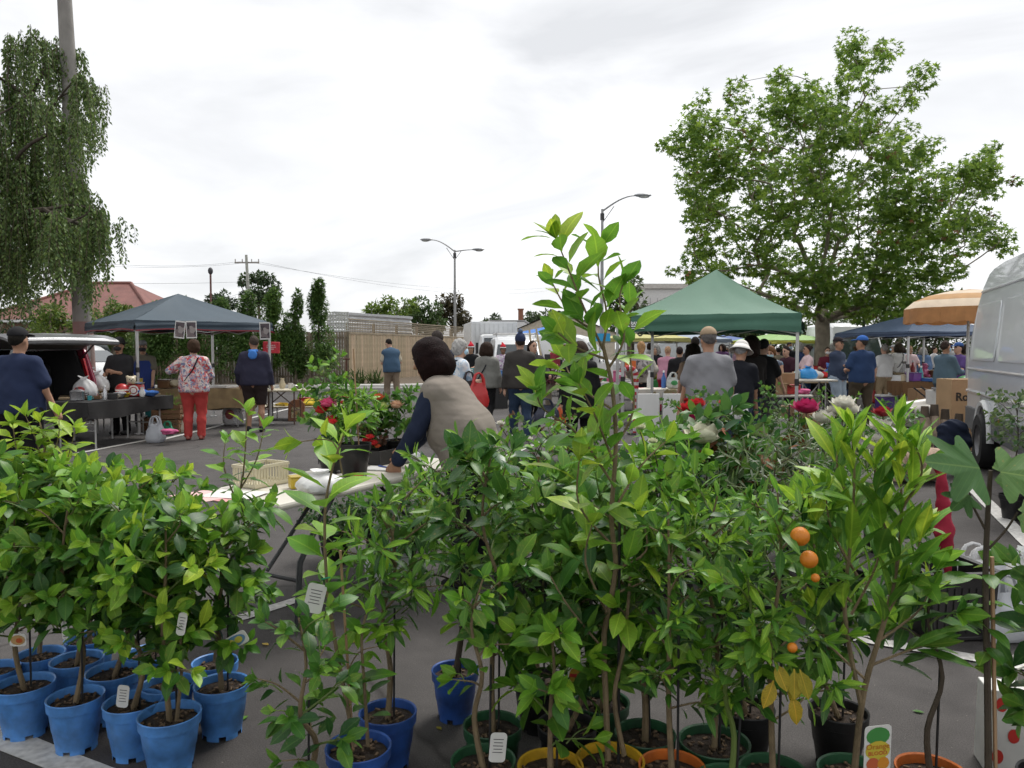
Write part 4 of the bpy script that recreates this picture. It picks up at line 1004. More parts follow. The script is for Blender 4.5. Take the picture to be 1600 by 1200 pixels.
def crate(label, loc, dims, rz=0, col=(.4, .3, .04), wood=False, group=None, name='crate'):
    t = thing(name, label, 'crate', loc, rz, group); w, d, h = dims; m = M('crate_%d_%d' % (int(col[0] * 1000), wood), col, rough=.7 if wood else .45, var=.15, scale=6)
    MB().box((0, 0, .006), (w, d, .012)).build('bottom', m, t); n = 3 if h > .14 else 2; sh = (h - .01) / n
    for k in range(n):
        z = .012 + sh * (k + .5)
        for s in (-1, 1):
            MB().box((s * (w / 2 - .008), 0, z), (.014, d - .03, sh * .78)).build('slat', m, t); MB().box((0, s * (d / 2 - .008), z), (w, .014, sh * .78)).build('slat', m, t)
    for a in (-1, 1):
        for b in (-1, 1): MB().box((a * (w / 2 - .022), b * (d / 2 - .022), h / 2), (.024, .024, h)).build('corner_post', m, t)
    return t
def table(label, loc, L_, D_, H_, rz, top, legm, name='trestle_table', cloth=None, drop=.25, cat='table', bent=False, clothlabel=None):
    t = thing(name, label, cat, loc, rz)
    MB().box((0, 0, H_ - .02), (L_, D_, .04)).build('tabletop', top, t, bevel=.015)
    for sx in (-1, 1):
        x = sx * (L_ / 2 - .22)
        for sy in (-1, 1):
            y = sy * (D_ / 2 - .08)
            if bent:
                MB().tube([(x - sx * .25, y, H_ - .05), (x - sx * .12, y, H_ - .2), (x, y, H_ - .36), (x + sx * .03, y * 1.0, .02)], .016, 8).build('leg', legm, t, smooth=True)
            else:
                MB().tube([(x, y, H_ - .04), (x, y, .0)], .014, 8).build('leg', legm, t)
        MB().bar((x, -D_ / 2 + .08, .28), (x, D_ / 2 - .08, .28), .012, 6).build('stretcher', legm, t)
        MB().bar((x, 0, .3), (x - sx * .42, 0, H_ - .05), .011, 6).build('brace', legm, t)
    if cloth:
        c = thing('tablecloth', clothlabel, 'tablecloth', loc, rz); n = 30
        def cf(u, v):
            # perimeter skirt falling in folds
            per = [(-1, -1), (1, -1), (1, 1), (-1, 1), (-1, -1)]; k = min(3, int(u * 4)); f = u * 4 - k
            x = per[k][0] * (1 - f) + per[k + 1][0] * f; y = per[k][1] * (1 - f) + per[k + 1][1] * f
            w = .018 * math.sin(u * 90) * v + .01 * math.sin(u * 37) * v
            nx, ny = ((0, -1), (1, 0), (0, 1), (-1, 0))[k]
            return (x * (L_ / 2 + .014) + nx * w, y * (D_ / 2 + .014) + ny * w, H_ + .006 - drop * v * (1 + .12 * math.sin(u * 23)))
        mb = MB().grid(120, 4, cf); mb.grid(8, 4, lambda u, v: ((u - .5) * (L_ + .028), (v - .5) * (D_ + .028), H_ + .006 + .003 * math.sin(u * 30 + v * 8)))
        mb.build('cloth', cloth, c, smooth=True)
    return t
# ================================================================== people
def hair_mat(col):
    n = 'hair_%03d%03d%03d' % tuple(int(c * 999) for c in col)
    if n in MATS: return MATS[n]
    m = M(n, col, rough=.6, var=.3, scale=30, spec=.08); nt = m.node_tree; N = nt.nodes
    tc = N.new('ShaderNodeTexCoord'); mp = N.new('ShaderNodeMapping'); mp.inputs['Scale'].default_value = (1, 1, .12)
    nz = N.new('ShaderNodeTexNoise'); nz.inputs['Scale'].default_value = 170; nz.inputs['Detail'].default_value = 3
    b = N.new('ShaderNodeBump'); b.inputs['Strength'].default_value = .9; b.inputs['Distance'].default_value = .012
    K = nt.links.new; K(tc.outputs['Object'], mp.inputs[0]); K(mp.outputs[0], nz.inputs['Vector']); K(nz.outputs['Fac'], b.inputs['Height']); K(b.outputs[0], N['Principled BSDF'].inputs['Normal'])
    return m
def Rm(ax, a): return np.array(Matrix.Rotation(a, 3, ax))
SKIN = {'l': (.50, .30, .21), 'm': (.38, .21, .135), 'd': (.22, .115, .07)}
CLOTH = {}
def cloth(col, key='', rough=.85):
    n = 'cloth_%s_%03d%03d%03d' % ((key,) + tuple(int(c * 999) for c in col))
    return M(n, col, rough=rough, var=.06, scale=5, bump=.2, bscale=45, spec=.15)
def ik(a, b, l1, l2, pole):
    a, b, pole = np.array(a, float), np.array(b, float), np.array(pole, float)
    d = b - a; L_ = np.linalg.norm(d); mx = (l1 + l2) * .995
    if L_ > mx: b = a + d / L_ * mx; L_ = mx; d = b - a
    u = d / L_; x = (l1 ** 2 - l2 ** 2 + L_ ** 2) / (2 * L_); hgt = math.sqrt(max(0, l1 ** 2 - x ** 2))
    p = pole - u * (pole @ u); p /= np.linalg.norm(p) + 1e-9
    return a + u * x + p * hgt, b
REST = ((-.25, .06, .80), (.25, .06, .80))
def person(label, px, y, h=1.7, face=0, top=('tee', (.1, .1, .1)), bot=('pants', (.05, .05, .06)), hair=('short', (.03, .025, .02)), hat=None, shoe=(.03, .03, .03),
           lean=0, hands=REST, wide=1.0, mask=None, skin='l', feet=None, vox=None, turn=0, nod=0, group=None, z=0.0, extra=None, under=None, xoff=0, belly=0.0):
    """face: 0 looks away from the camera, 180 towards it, 90 to the left of the picture"""
    if vox is None: vox = .0165 if y < 12 else (.021 if y < 18 else .028)
    s = h / 1.75
    t = thing('person', label, 'person', (X(px, y) + xoff, y, z), math.radians(face), group)
    t.scale = (s, s, s)
    ln = math.radians(lean); piv = np.array((0, 0, .95))
    def T(p):
        p = np.array(p, float)
        f = np.clip((p[2] - .95) / .25, 0, 1)
        return piv + Rm('X', -ln * (.55 + .45 * f)) @ (p - piv) if p[2] > .95 else p
    neck = T((0, .0, 1.46)); hp = T((0, .015, 1.50))
    HR = Rm('Z', math.radians(turn)) @ Rm('X', -ln * .55 - math.radians(nod))
    def Hd(p): return hp + HR @ (np.array(p, float) - (0, .0, 1.50))
    sk = M('skin_' + skin, SKIN[skin], rough=.55, var=.1, scale=9, spec=.35)
    w = wide
    # --- joints
    sh = [T((q * .168 * (.80 + .20 * w), -.005, 1.385)) for q in (-1, 1)]
    el, ha = [], []
    for i in (0, 1):
        q = -1 if i == 0 else 1
        e, b = ik(sh[i], hands[i], .285, .25, (q * .55, -.8, -.3)); el.append(e); ha.append(b)
    fpos = feet or ((-.11, .0, .075), (.11, .0, .075))
    hipj = [(q * .088 * w, 0, .92) for q in (-1, 1)]; kn, an = [], []
    for i in (0, 1):
        k_, a_ = ik(hipj[i], fpos[i], .43, .425, (0, 1, 0)); kn.append(k_); an.append(a_)
    # --- body: one continuous mesh
    B = []
    def torso(o, lo=.90, k=.07):
        r = []
        for q in (-1, 1):
            r += [cone(T((q * .075 * w, .0, lo + .02)), T((q * .072 * w, .01, 1.12)), .112 * w + o, .098 * w + o, k), cone(T((q * .072 * w, .01, 1.12)), T((q * .085 * w, .0, 1.33)), .098 * w + o, .098 + o, k), cone(T((q * .045, -.005, 1.425)), sh[0 if q < 0 else 1], .05 + o, .05 + o, k)]
        r += [cone(T((0, .0, lo + .02)), T((0, .01, 1.12)), .125 * w + o, .112 * w + o, k), cone(T((0, .01, 1.12)), T((0, 0, 1.33)), .112 * w + o, .105 + o, k)]
        if belly: r.append(ell(T((0, .07 * w, 1.08)), (.14 * w + o, .10 * w + belly + o, .16), k=.06))
        return r
    B += torso(0)
    B += [cone(neck, Hd((0, .01, 1.56)), .058, .052, .02)]
    for i in (0, 1):
        d = ha[i] - el[i]; d = d / (np.linalg.norm(d) + 1e-9); q = -1 if i == 0 else 1
        B += [cone(sh[i], el[i], .05 * w, .039, .03), cone(el[i], ha[i], .039, .027, .02)]
        side = np.cross(d, (q, 0, 0)); side = side / (np.linalg.norm(side) + 1e-6)       # palm plane
        pal = ha[i] + d * .05
        B += [cone(ha[i], ha[i] + d * .085, .027, .03, .02), cone(pal - side * .022, pal + d * .045 - side * .03, .018, .016, .012), cone(pal + side * .022, pal + d * .045 + side * .03, .018, .016, .012)]
        inw = np.array((-q, 0, 0.)) - d * np.dot((-q, 0, 0.), d); inw /= np.linalg.norm(inw) + 1e-6
        for f, (o_, l_) in enumerate(((-.033, .062), (-.011, .075), (.011, .07), (.031, .055))):
            b0 = ha[i] + d * .085 + side * o_; m0 = b0 + d * l_ * .55 + inw * .012; B += [cone(b0, m0, .0105, .0095, .006), cone(m0, m0 + d * l_ * .45 + inw * .022, .0095, .008, .006)]
        th0 = ha[i] + d * .03 - side * .028; B += [cone(th0, th0 + d * .035 - side * .028 + inw * .01, .014, .012, .01), cone(th0 + d * .035 - side * .028 + inw * .01, th0 + d * .07 - side * .03 + inw * .02, .012, .009, .006)]
        B += [cone(hipj[i], kn[i], .088 * w, .058, .04), cone(kn[i], kn[i] * .62 + an[i] * .38 + (0, -.02, 0), .055, .056, .03), cone(kn[i] * .62 + an[i] * .38 + (0, -.02, 0), an[i], .056, .037, .03), cone(an[i], an[i] + (0, .1, -.045), .036, .03, .02)]
    hd = [ell(Hd((0, -.008, 1.655)), (.075, .095, .108), HR, .02), ell(Hd((0, .03, 1.585)), (.058, .066, .068), HR, .04), cone(Hd((0, .092, 1.645)), Hd((0, .112, 1.612)), .010, .016, .015), cone(Hd((0, .085, 1.56)), Hd((0, .078, 1.535)), .014, .022, .02)]
    for q in (-1, 1): hd.append(ell(Hd((q * .078, -.008, 1.625)), (.012, .024, .032), HR, .008))
    B += hd
    blob('body', B, vox * (.85 if y < 6 else 1.0), sk, t)
    # --- face
    if not mask or mask is True:
        pass
    e = MB()
    for q in (-1, 1): e.ball(Hd((q * .031, .083, 1.648)), .012, 8, 6)
    e.build('eyes', M('eye_dark', (.03, .025, .022), rough=.2), t, smooth=True)
    e = MB()
    for q in (-1, 1): e.tube([Hd((q * .015, .093, 1.668)), Hd((q * .033, .091, 1.672)), Hd((q * .05, .078, 1.666))], .006, 5)
    e.build('eyebrows', cloth(hair[1] if hair else (.05, .04, .03), 'hair'), t)
    if not mask: MB().tube([Hd((-.022, .090, 1.572)), Hd((0, .1, 1.571)), Hd((.022, .090, 1.572))], .0065, 5).build('mouth', M('lips', (.32, .12, .10), rough=.5), t)
    else:
        mm = M('mask_%d' % int(mask[0] * 999), mask, rough=.8, var=.05)
        blob('face_mask', [ell(Hd((0, .045, 1.588)), (.068, .074, .058), HR, .02), ell(Hd((0, .085, 1.60)), (.03, .04, .035), HR, .02)], .01, mm, t)
        sm = MB()
        for q in (-1, 1): sm.tube([Hd((q * .06, .06, 1.605)), Hd((q * .082, -.02, 1.63))], .004, 4)
        sm.build('mask_strap', mm, t)
    # --- hair
    if hair and hair[0] != 'none':
        hm = hair_mat(hair[1])
        k = hair[0]; HP = []; n = lambda v: HR @ np.array(v, float)
        cuts = [(Hd((0, .045, 1.70)), n((0, .75, -.66)))]
        if k == 'short': HP = [ell(Hd((0, -.018, 1.668)), (.083, .100, .108), HR)]; cuts.append((Hd((0, -.02, 1.585)), n((0, .2, -1))))
        elif k == 'bob': HP = [ell(Hd((0, -.02, 1.66)), (.122, .134, .126), HR), ell(Hd((0, -.035, 1.555)), (.140, .132, .100), HR, .09), cone(Hd((-.085, .02, 1.62)), Hd((-.09, .03, 1.50)), .04, .035, .03), cone(Hd((.085, .02, 1.62)), Hd((.09, .03, 1.50)), .04, .035, .03)]; cuts = [(Hd((0, .066, 1.64)), n((0, 1, -.12))), (Hd((0, 0, 1.485)), n((0, .1, -1)))]
        elif k == 'long': HP = [ell(Hd((0, -.022, 1.66)), (.092, .106, .112), HR), cone(Hd((0, -.06, 1.62)), T((0, -.115, 1.30)), .082, .06, .03)]
        elif k == 'curly': HP = [ell(Hd((0, -.02, 1.665)), (.105, .115, .115), HR), ell(Hd((0, -.05, 1.60)), (.098, .08, .08), HR, .04)]; cuts = [(Hd((0, .055, 1.67)), n((0, .85, -.5)))]
        elif k == 'bun': HP = [ell(Hd((0, -.018, 1.664)), (.084, .102, .108), HR), ell(Hd((0, -.12, 1.70)), (.045, .04, .045), HR, .02)]; cuts.append((Hd((0, -.02, 1.575)), n((0, .2, -1))))
        elif k == 'big': HP = [ell(Hd((0, -.025, 1.66)), (.125, .13, .135), HR), ell(Hd((0, -.05, 1.54)), (.125, .09, .10), HR, .05)]; cuts = [(Hd((0, .06, 1.66)), n((0, .95, -.3)))]
        blob('hair', HP, max(.0085, vox * .62), hm, t, cuts=cuts, fold=.003 if k in ('short', 'bun', 'bob') else .007, seed=px)
    # --- hat
    if hat:
        k, hc = hat[0], hat[1]; hm = cloth(hc, 'hat'); n = lambda v: HR @ np.array(v, float)
        if k == 'cap':
            blob('cap', [ell(Hd((0, -.012, 1.69)), (.09, .112, .095), HR)], .011, hm, t, cuts=[(Hd((0, 0, 1.685)), n((0, .05, -1)))])
            blob('cap_peak', [ell(Hd((0, .125, 1.692)), (.072, .075, .012), HR @ Rm('X', -.15))], .008, cloth([c * .8 for c in hc], 'hat'), t)
        elif k == 'bucket':
            blob('hat_crown', [ell(Hd((0, -.01, 1.70)), (.096, .112, .10), HR)], .011, hm, t, cuts=[(Hd((0, 0, 1.69)), n((0, 0, -1)))])
            mb = MB(); nn = 24
            mb.add([Hd((.092 * f * math.cos(a), -.01 + .108 * f * math.sin(a), zz)) for f, zz in ((1, 1.715), (1.25, 1.675), (1.7, 1.635)) for a in [2 * math.pi * j / nn for j in range(nn)]], [(i * nn + j, i * nn + (j + 1) % nn, (i + 1) * nn + (j + 1) % nn, (i + 1) * nn + j) for i in range(2) for j in range(nn)])
            o = mb.build('hat_brim', hm, t, smooth=True); o.modifiers.new('s', 'SOLIDIFY').thickness = .006
        elif k == 'sun':
            blob('hat_crown', [ell(Hd((0, -.01, 1.70)), (.095, .112, .11), HR)], .011, hm, t, cuts=[(Hd((0, 0, 1.69)), n((0, 0, -1)))])
            blob('hat_brim', [ell(Hd((0, 0, 1.688)), (.16, .175, .013), HR)], .009, hm, t)
        elif k == 'beanie':
            blob('beanie', [ell(Hd((0, -.012, 1.69)), (.092, .112, .115), HR)], .011, hm, t, cuts=[(Hd((0, 0, 1.66)), n((0, .1, -1)))], fold=.003)
            blob('pompom', [ell(Hd((0, -.02, 1.825)), (.045, .045, .045), HR)], .011, cloth((.12, .15, .22), 'pom'), t, fold=.005)
        elif k == 'santa':
            blob('santa_hat', [ell(Hd((0, -.01, 1.72)), (.09, .105, .09), HR), cone(Hd((0, -.02, 1.78)), Hd((.03, -.07, 1.86)), .05, .02, .03)], .013, cloth((.5, .02, .035), 'hat'), t, cuts=[(Hd((0, 0, 1.70)), n((0, 0, -1)))])
            blob('fur_band', [ell(Hd((0, -.01, 1.70)), (.103, .12, .03), HR)], .013, cloth((.75, .73, .72), 'fur'), t, fold=.004)
    # --- lower garment
    kb, cb_ = bot[0], bot[1]; bm_ = cb_ if not isinstance(cb_, tuple) else cloth(cb_, 'b')
    if kb == 'pants' or kb == 'leggings' or kb == 'shorts':
        o = {'pants': .018, 'leggings': .009, 'shorts': .024}[kb]; LP = []
        for i in (0, 1):
            mid = kn[i] * .62 + an[i] * .38
            LP += [cone(hipj[i], kn[i], .094 * w + o, .062 + o * 1.1, .035), cone(kn[i], mid + (0, -.02, 0), .060 + o * 1.1, .058 + o, .03), cone(mid + (0, -.02, 0), an[i], .058 + o, (.050 if kb == 'pants' else .036) + o, .03)]
        for q in (-1, 1): LP += [cone((q * .075 * w, -.005, .90), T((q * .072 * w, 0, 1.0)), .112 * w + o * .8, .108 * w + o * .6, .05)]
        cuts = [((0, 0, .05), (0, 0, -1))]
        if kb == 'shorts': cuts = [((0, 0, .50), (0, 0, -1))]
        blob({'pants': 'trousers', 'leggings': 'leggings', 'shorts': 'shorts'}[kb], LP, vox, bm_, t, cuts=cuts, fold=.006 if kb != 'leggings' else .002, seed=px + 3)
    elif kb == 'skirt':
        LP = [cone((0, 0, .98), (0, .0, .45), .15 * w, .22 * w, .03)]
        blob('skirt', LP, vox, bm_, t, cuts=[((0, 0, .42), (0, 0, -1)), ((0, 0, 1.0), (0, 0, 1))], fold=.012, seed=px)
    # --- shoes
    for i in (0, 1):
        a = an[i]; up = max(0, a[2] - .075)
        blob('shoe', [ell((a[0], a[1] + .055, a[2] - .035), (.046, .135, .045)), ell((a[0], a[1] - .01, a[2] - .01), (.043, .06, .06))], max(.012, vox * .8), cloth(shoe, 'shoe', .6), t, cuts=[((0, 0, up + .002), (0, 0, -1))])
    # --- upper garment
    def upper(kt, mt, o, name, sd, fold=.007, ex=None, hem=.86):
        TP = torso(o, lo=hem + .04, k=.06)
        TP += [cone(T((q * .07 * w, 0, hem + .02)), T((q * .075 * w, 0, 1.05)), .109 * w + o, .104 * w + o, .06) for q in (-1, 1)]
        TP += [cone(neck + (0, 0, -.045), neck, .085, .066 if kt in ('hoodie', 'jacket', 'vest') else .058, .04)]
        for i in (0, 1):
            if kt == 'tee': TP += [cone(sh[i], sh[i] * .3 + el[i] * .7, .062 * w + o * .7, .062 * w + o * .9, .03)]
            elif kt in ('long', 'hoodie', 'jacket'): TP += [cone(sh[i], el[i], .057 * w + o, .046 + o, .03), cone(el[i], ha[i] - (ha[i] - el[i]) * .04, .046 + o, .036 + o, .02)]
            else: TP += [ell(sh[i] * .93 + neck * .07, (.045, .06, .05), k=.03)]
        if kt == 'hoodie': TP += [ell(T((0, -.10, 1.41)), (.12, .06, .10), k=.04), cone(T((-.07, .02, 1.47)), T((.07, .02, 1.47)), .05, .05, .03)]
        cuts = [((0, 0, hem), (0, -math.sin(ln) * .5, -1))]
        return blob(name, TP, vox, mt, t, cuts=cuts, fold=fold, seed=sd, extra=ex)
    kt, ct = top[0], top[1]; tm = ct if not isinstance(ct, tuple) else cloth(ct, 't')
    if under: upper(under[0], under[1] if not isinstance(under[1], tuple) else cloth(under[1], 't'), .014, 'undershirt', px + 9, fold=.004, hem=.9)
    ofs = {'tee': .018, 'long': .017, 'hoodie': .03, 'jacket': .032, 'vest': .034, 'tank': .012}[kt]
    ex = None
    if kt == 'vest':
        ex = lambda x, y_, z_: -.004 * np.abs(np.sin((z_ - .25 * y_) * 20)) ** .5 + .002
    upper(kt, tm, ofs, {'tee': 'shirt', 'long': 'long_sleeved_top', 'hoodie': 'hoodie', 'jacket': 'jacket', 'vest': 'padded_vest', 'tank': 'tank_top'}[kt], px, fold=.0045 if kt != 'vest' else .0025, ex=ex, hem=top[2] if len(top) > 2 else .86)
    if extra: extra(t, T, Hd, sh, el, ha, s)
    return t
floral = pattern('floral_print', [(.50, .06, .06), (.62, .52, .48), (.16, .19, .30), (.55, .30, .30), (.28, .30, .40), (.60, .55, .5)], 30)
bluewhite = pattern('blue_white_print', [(.62, .66, .70), (.30, .45, .60), (.68, .70, .72), (.5, .6, .7), (.7, .7, .7)], 26)
pinkprint = pattern('pink_print', [(.55, .40, .50), (.60, .55, .58), (.35, .22, .36), (.6, .58, .6)], 22)
tankprint = pattern('tank_print', [(.08, .10, .14), (.30, .36, .40), (.12, .2, .28), (.42, .42, .42)], 20)
stripe = pattern('stripe_print', [(.6, .3, .35), (.65, .62, .6)], 14, kind='STRIPE')
navy = (.022, .032, .072); black = (.013, .013, .014); jean = (.035, .055, .11)
def strap(t, T, Hd, sh, el, ha, s, col=(.02, .02, .03), side=1):
    mb = MB(); mb.tube([T((side * .09, -.105, 1.44)), T((side * .02, -.165, 1.25)), T((-side * .12, -.155, 1.05)), T((-side * .19, -.03, .95))], .012, 5)
    mb.tube([T((side * .09, -.105, 1.44)), T((side * .1, .03, 1.47)), T((side * .03, .14, 1.3)), T((-side * .15, .11, 1.02)), T((-side * .19, -.03, .95))], .012, 5)
    mb.build('bag_strap', cloth(col, 'strap'), t, smooth=True)
def ties(t, T, Hd, sh, el, ha, s):
    mb = MB(); mb.tube([T((-.13, .1, 1.16)), T((-.16, -.08, 1.12)), T((0, -.15, 1.1)), T((.16, -.08, 1.12)), T((.13, .1, 1.16))], .012, 5); mb.tube([T((-.06, .12, 1.34)), T((-.07, -.02, 1.5)), T((.07, -.02, 1.5)), T((.06, .12, 1.34))], .012, 5)
    mb.build('apron_ties', cloth((.03, .05, .2), 'ap'), t)
    MB().grid(10, 8, lambda u, v: tuple(T(((v - .5) * (.26 + .16 * min(1, u * 2)), .185 - .05 * (2 * v - 1) ** 2, 1.36 - .40 * u)))).build('apron_bib', cloth((.035, .06, .22), 'ap'), t, smooth=True)
    MB().grid(6, 8, lambda u, v: ((v - .5) * .44, .19 - .06 * (2 * v - 1) ** 2, .98 - .5 * u)).build('apron_skirt', cloth((.035, .06, .22), 'ap'), t, smooth=True)
HIP = ((-.24, .12, 1.0), (.24, .12, 1.0)); FWD = ((-.17, .34, 1.08), (.17, .34, 1.08)); FOLD = ((.10, .22, 1.17), (-.10, .24, 1.15))
DOWN = ((-.2, .3, .86), (.2, .3, .86))
STEP = ((-.09, -.22, .15), (.09, .20, .075))
# --- left stall
person('man in navy tee and dark cap at the left edge', 28, 8.0, 1.72, -8, ('tee', navy), ('pants', black), ('short', (.02, .018, .015)), ('cap', (.02, .02, .022)), wide=1.28, skin='m', hands=((-.3, .12, .85), (.33, .14, .84)), shoe=black)
person('stallholder in black hat and dark tee behind the black-clothed table', 187, 13.6, 1.68, 172, ('tee', (.028, .028, .03)), ('pants', black), ('short', (.02, .02, .02)), ('sun', (.018, .018, .018)), skin='m', mask=(.02, .02, .022), hands=((-.05, .22, 1.16), (.10, .3, 1.10)), wide=1.1)
person('man in grey cap and blue apron behind the stall', 223, 15.0, 1.66, 200, ('tee', (.17, .155, .12)), ('pants', (.05, .05, .06)), ('short', (.2, .19, .18)), ('cap', (.36, .36, .36)), mask=(.03, .03, .035), extra=ties, hands=DOWN)
person('woman in floral blouse and red trousers under the navy canopy', 302, 12.8, 1.66, 12, ('long', floral, .84), ('pants', (.42, .055, .05)), ('curly', (.055, .032, .02)), shoe=(.4, .12, .1), wide=1.24, turn=20, hands=((-.36, .26, 1.22), (.2, .3, 1.05)), extra=strap)
person('man in navy hoodie and dark shorts beside the bric-a-brac table', 397, 14.0, 1.74, 8, ('hoodie', (.032, .032, .055)), ('shorts', (.035, .025, .024)), ('short', (.07, .055, .045)), shoe=(.025, .025, .03), wide=1.18, turn=25, nod=10, hands=((-.28, .1, .9), (.3, .1, .78)), skin='m',
       extra=lambda t, T, Hd, sh, el, ha, s: blob('blue_hood_lining', [ell(T((0, -.155, 1.42)), (.085, .025, .085)), cone(T((-.06, -.1, 1.49)), T((.06, -.1, 1.49)), .03, .03)], .015, cloth((.06, .2, .55), 'hood'), t))
person('man in blue padded vest and khaki trousers by the fence', 612, 20.5, 1.80, 28, ('vest', (.055, .10, .16)), ('pants', (.22, .17, .125)), ('short', (.02, .016, .014)), under=('tee', (.5, .45, .36)), lean=10, nod=25, hands=((-.1, .33, 1.1), (.16, .32, 1.08)), feet=((-.12, .05, .075), (.13, -.2, .09)), turn=15)
person('man in navy jumper behind the grey-haired woman', 686, 12.6, 1.80, 20, ('long', (.03, .035, .06)), ('pants', (.04, .04, .05)), ('short', (.055, .045, .04)), mask=(.3, .45, .5), turn=50, nod=15, hands=FWD, skin='m')
person('grey-haired woman in blue and white printed shirt and mask', 712, 10.6, 1.64, -60, ('long', bluewhite), ('pants', (.05, .06, .1)), ('curly', (.42, .41, .39)), mask=(.42, .62, .75), lean=6, hands=((-.12, .34, 1.12), (.2, .28, .92)), extra=strap, wide=1.08)
person('woman in grey hooded jacket and black leggings walking', 761, 14.2, 1.62, -25, ('hoodie', (.22, .22, .20)), ('leggings', black), ('bob', (.035, .022, .016)), shoe=(.5, .46, .42), mask=(.45, .6, .7), feet=((-.09, .16, .075), (.1, -.24, .14)), hands=((-.22, -.04, .8), (.22, .16, .82)), extra=strap, turn=-25)
person('man in dark jacket, jeans and blue beanie walking away', 813, 12.8, 1.74, 6, ('jacket', (.055, .05, .046)), ('pants', (.03, .05, .09)), ('short', (.04, .03, .025)), ('beanie', (.03, .04, .085)), shoe=(.04, .12, .17), feet=((-.1, .12, .075), (.11, -.16, .1)), wide=1.05, hands=((-.26, .05, .82), (.27, .02, .8)))
person('dark-haired woman partly hidden behind the man in beanie', 832, 14.2, 1.66, -150, ('jacket', (.03, .028, .03)), ('pants', black), ('long', (.03, .02, .016)), hands=FWD)
person('stall woman in red santa hat and black top by the fence', 736, 21.5, 1.62, 165, ('tee', black), ('pants', black), ('long', (.03, .02, .018)), ('santa', (.5, .02, .03)), skin='m', hands=FWD, group='stallholders in santa hats')
person('stall woman in santa hat and pink printed top before the white van', 786, 22.0, 1.60, 180, ('tee', pinkprint), ('pants', black), ('long', (.015, .012, .012)), ('santa', (.5, .02, .03)), skin='d', hands=FWD, group='stallholders in santa hats')
person('person in long black coat behind the tall citrus', 906, 10.6, 1.60, 5, ('jacket', (.014, .014, .015), .62), ('pants', black), ('bob', (.045, .03, .022)), wide=1.15, hands=((-.25, .1, .85), (.25, .16, .9)))
# --- the main figure: the nursery woman at her table
def vestbits(t, T, Hd, sh, el, ha, s):
    mb = MB()
    mb.tube([T((-.175, .07, 1.14)), T((-.18, .09, 1.06)), T((-.182, .095, .98))], .006, 5); mb.build('pocket_zip', M('zip_metal', (.5, .5, .48), rough=.3, metal=.6), t)
    for i in (0, 1):
        c = sh[i] * .96 + np.array(T((0, 0, 1.38))) * .04; nrm = Vector(el[i] - sh[i]).normalized(); u = nrm.orthogonal().normalized(); v = nrm.cross(u)
        MB().tube([Vector(c) + (u * math.cos(a) + v * math.sin(a)) * .081 for a in [2 * math.pi * k / 20 for k in range(21)]], .007, 5).build('armhole_trim', cloth((.22, .185, .15), 'trim'), t, smooth=True)
    wr = ha[0] + (el[0] - ha[0]) * .04
    MB().tube([wr + np.array((.034 * math.cos(a), .034 * math.sin(a) * .9, .012 * math.sin(a))) for a in [2 * math.pi * k / 14 for k in range(15)]], .005, 5).build('bracelet', M('bead', (.55, .5, .45), rough=.3), t)
vest_m = cloth((.235, .205, .175), 'quilt'); nt_ = vest_m.node_tree; wv_ = nt_.nodes.new('ShaderNodeTexWave'); wv_.bands_direction = 'Z'; wv_.inputs['Scale'].default_value = 3.2; wv_.inputs['Distortion'].default_value = 1.2; wv_.inputs['Detail'].default_value = 2
mr_ = nt_.nodes.new('ShaderNodeMapRange'); mr_.inputs[1].default_value = 0; mr_.inputs[2].default_value = .25
bp_ = nt_.nodes.new('ShaderNodeBump'); bp_.inputs['Strength'].default_value = .16; bp_.inputs['Distance'].default_value = .012; tc_ = nt_.nodes.new('ShaderNodeTexCoord')
nt_.links.new(tc_.outputs['Object'], wv_.inputs['Vector']); nt_.links.new(wv_.outputs['Fac'], mr_.inputs[0]); nt_.links.new(mr_.outputs[0], bp_.inputs['Height']); ob_ = [n for n in nt_.nodes if n.type == 'BUMP'][0]
nt_.links.new(ob_.outputs[0], bp_.inputs['Normal']); nt_.links.new(bp_.outputs[0], nt_.nodes['Principled BSDF'].inputs['Normal'])
nursery = person('woman with dark bobbed hair in beige padded vest leaning over the table', 738, 4.85, 1.64, 70, ('vest', vest_m, .84), ('pants', (.02, .02, .026)), ('bob', (.012, .005, .005)), under=('long', (.022, .03, .06)), lean=29, nod=4, turn=6, hands=((-.20, .50, .80), (.06, .56, .86)), wide=1.2, skin='m', vox=.0095, shoe=black, extra=vestbits, belly=.04)
# --- right of the tall citrus
person('blonde woman carrying a grey patterned backpack', 1002, 16, 1.66, -8, ('jacket', (.36, .34, .30)), ('pants', (.02, .02, .025)), ('long', (.36, .21, .10)), hands=HIP)
person('woman in pink jumper and crimson trousers bending forward', 1042, 18, 1.58, -20, ('long', (.45, .22, .29)), ('pants', (.28, .02, .05)), ('short', (.42, .26, .16)), lean=14, wide=1.2, hands=DOWN)
person('woman in black coat with a tan shoulder strap', 1062, 16.4, 1.55, -15, ('jacket', (.016, .016, .018), .6), ('pants', black), ('short', (.03, .02, .02)), extra=lambda *a: strap(*a, col=(.3, .18, .09)), wide=1.1)
person('dark-haired woman in tan top just left of the man in grey shirt', 1082, 12.2, 1.58, 15, ('tee', (.26, .18, .13)), ('skirt', (.10, .055, .035)), ('bob', (.022, .016, .013)), turn=20)
person('tall dark-haired man behind the woman in tan top', 1086, 15.2, 1.74, 0, ('tee', (.03, .03, .035)), ('pants', black), ('short', (.02, .016, .014)))
person('man in grey short-sleeved shirt and tan cap carrying red flowers', 1108, 8.3, 1.73, 4, ('tee', (.235, .235, .25), .80), ('pants', jean), ('short', (.14, .13, .125)), ('cap', (.36, .27, .18)), wide=1.2, skin='m', hands=((-.28, .16, .82), (.31, .1, .80)), nod=8, shoe=black)
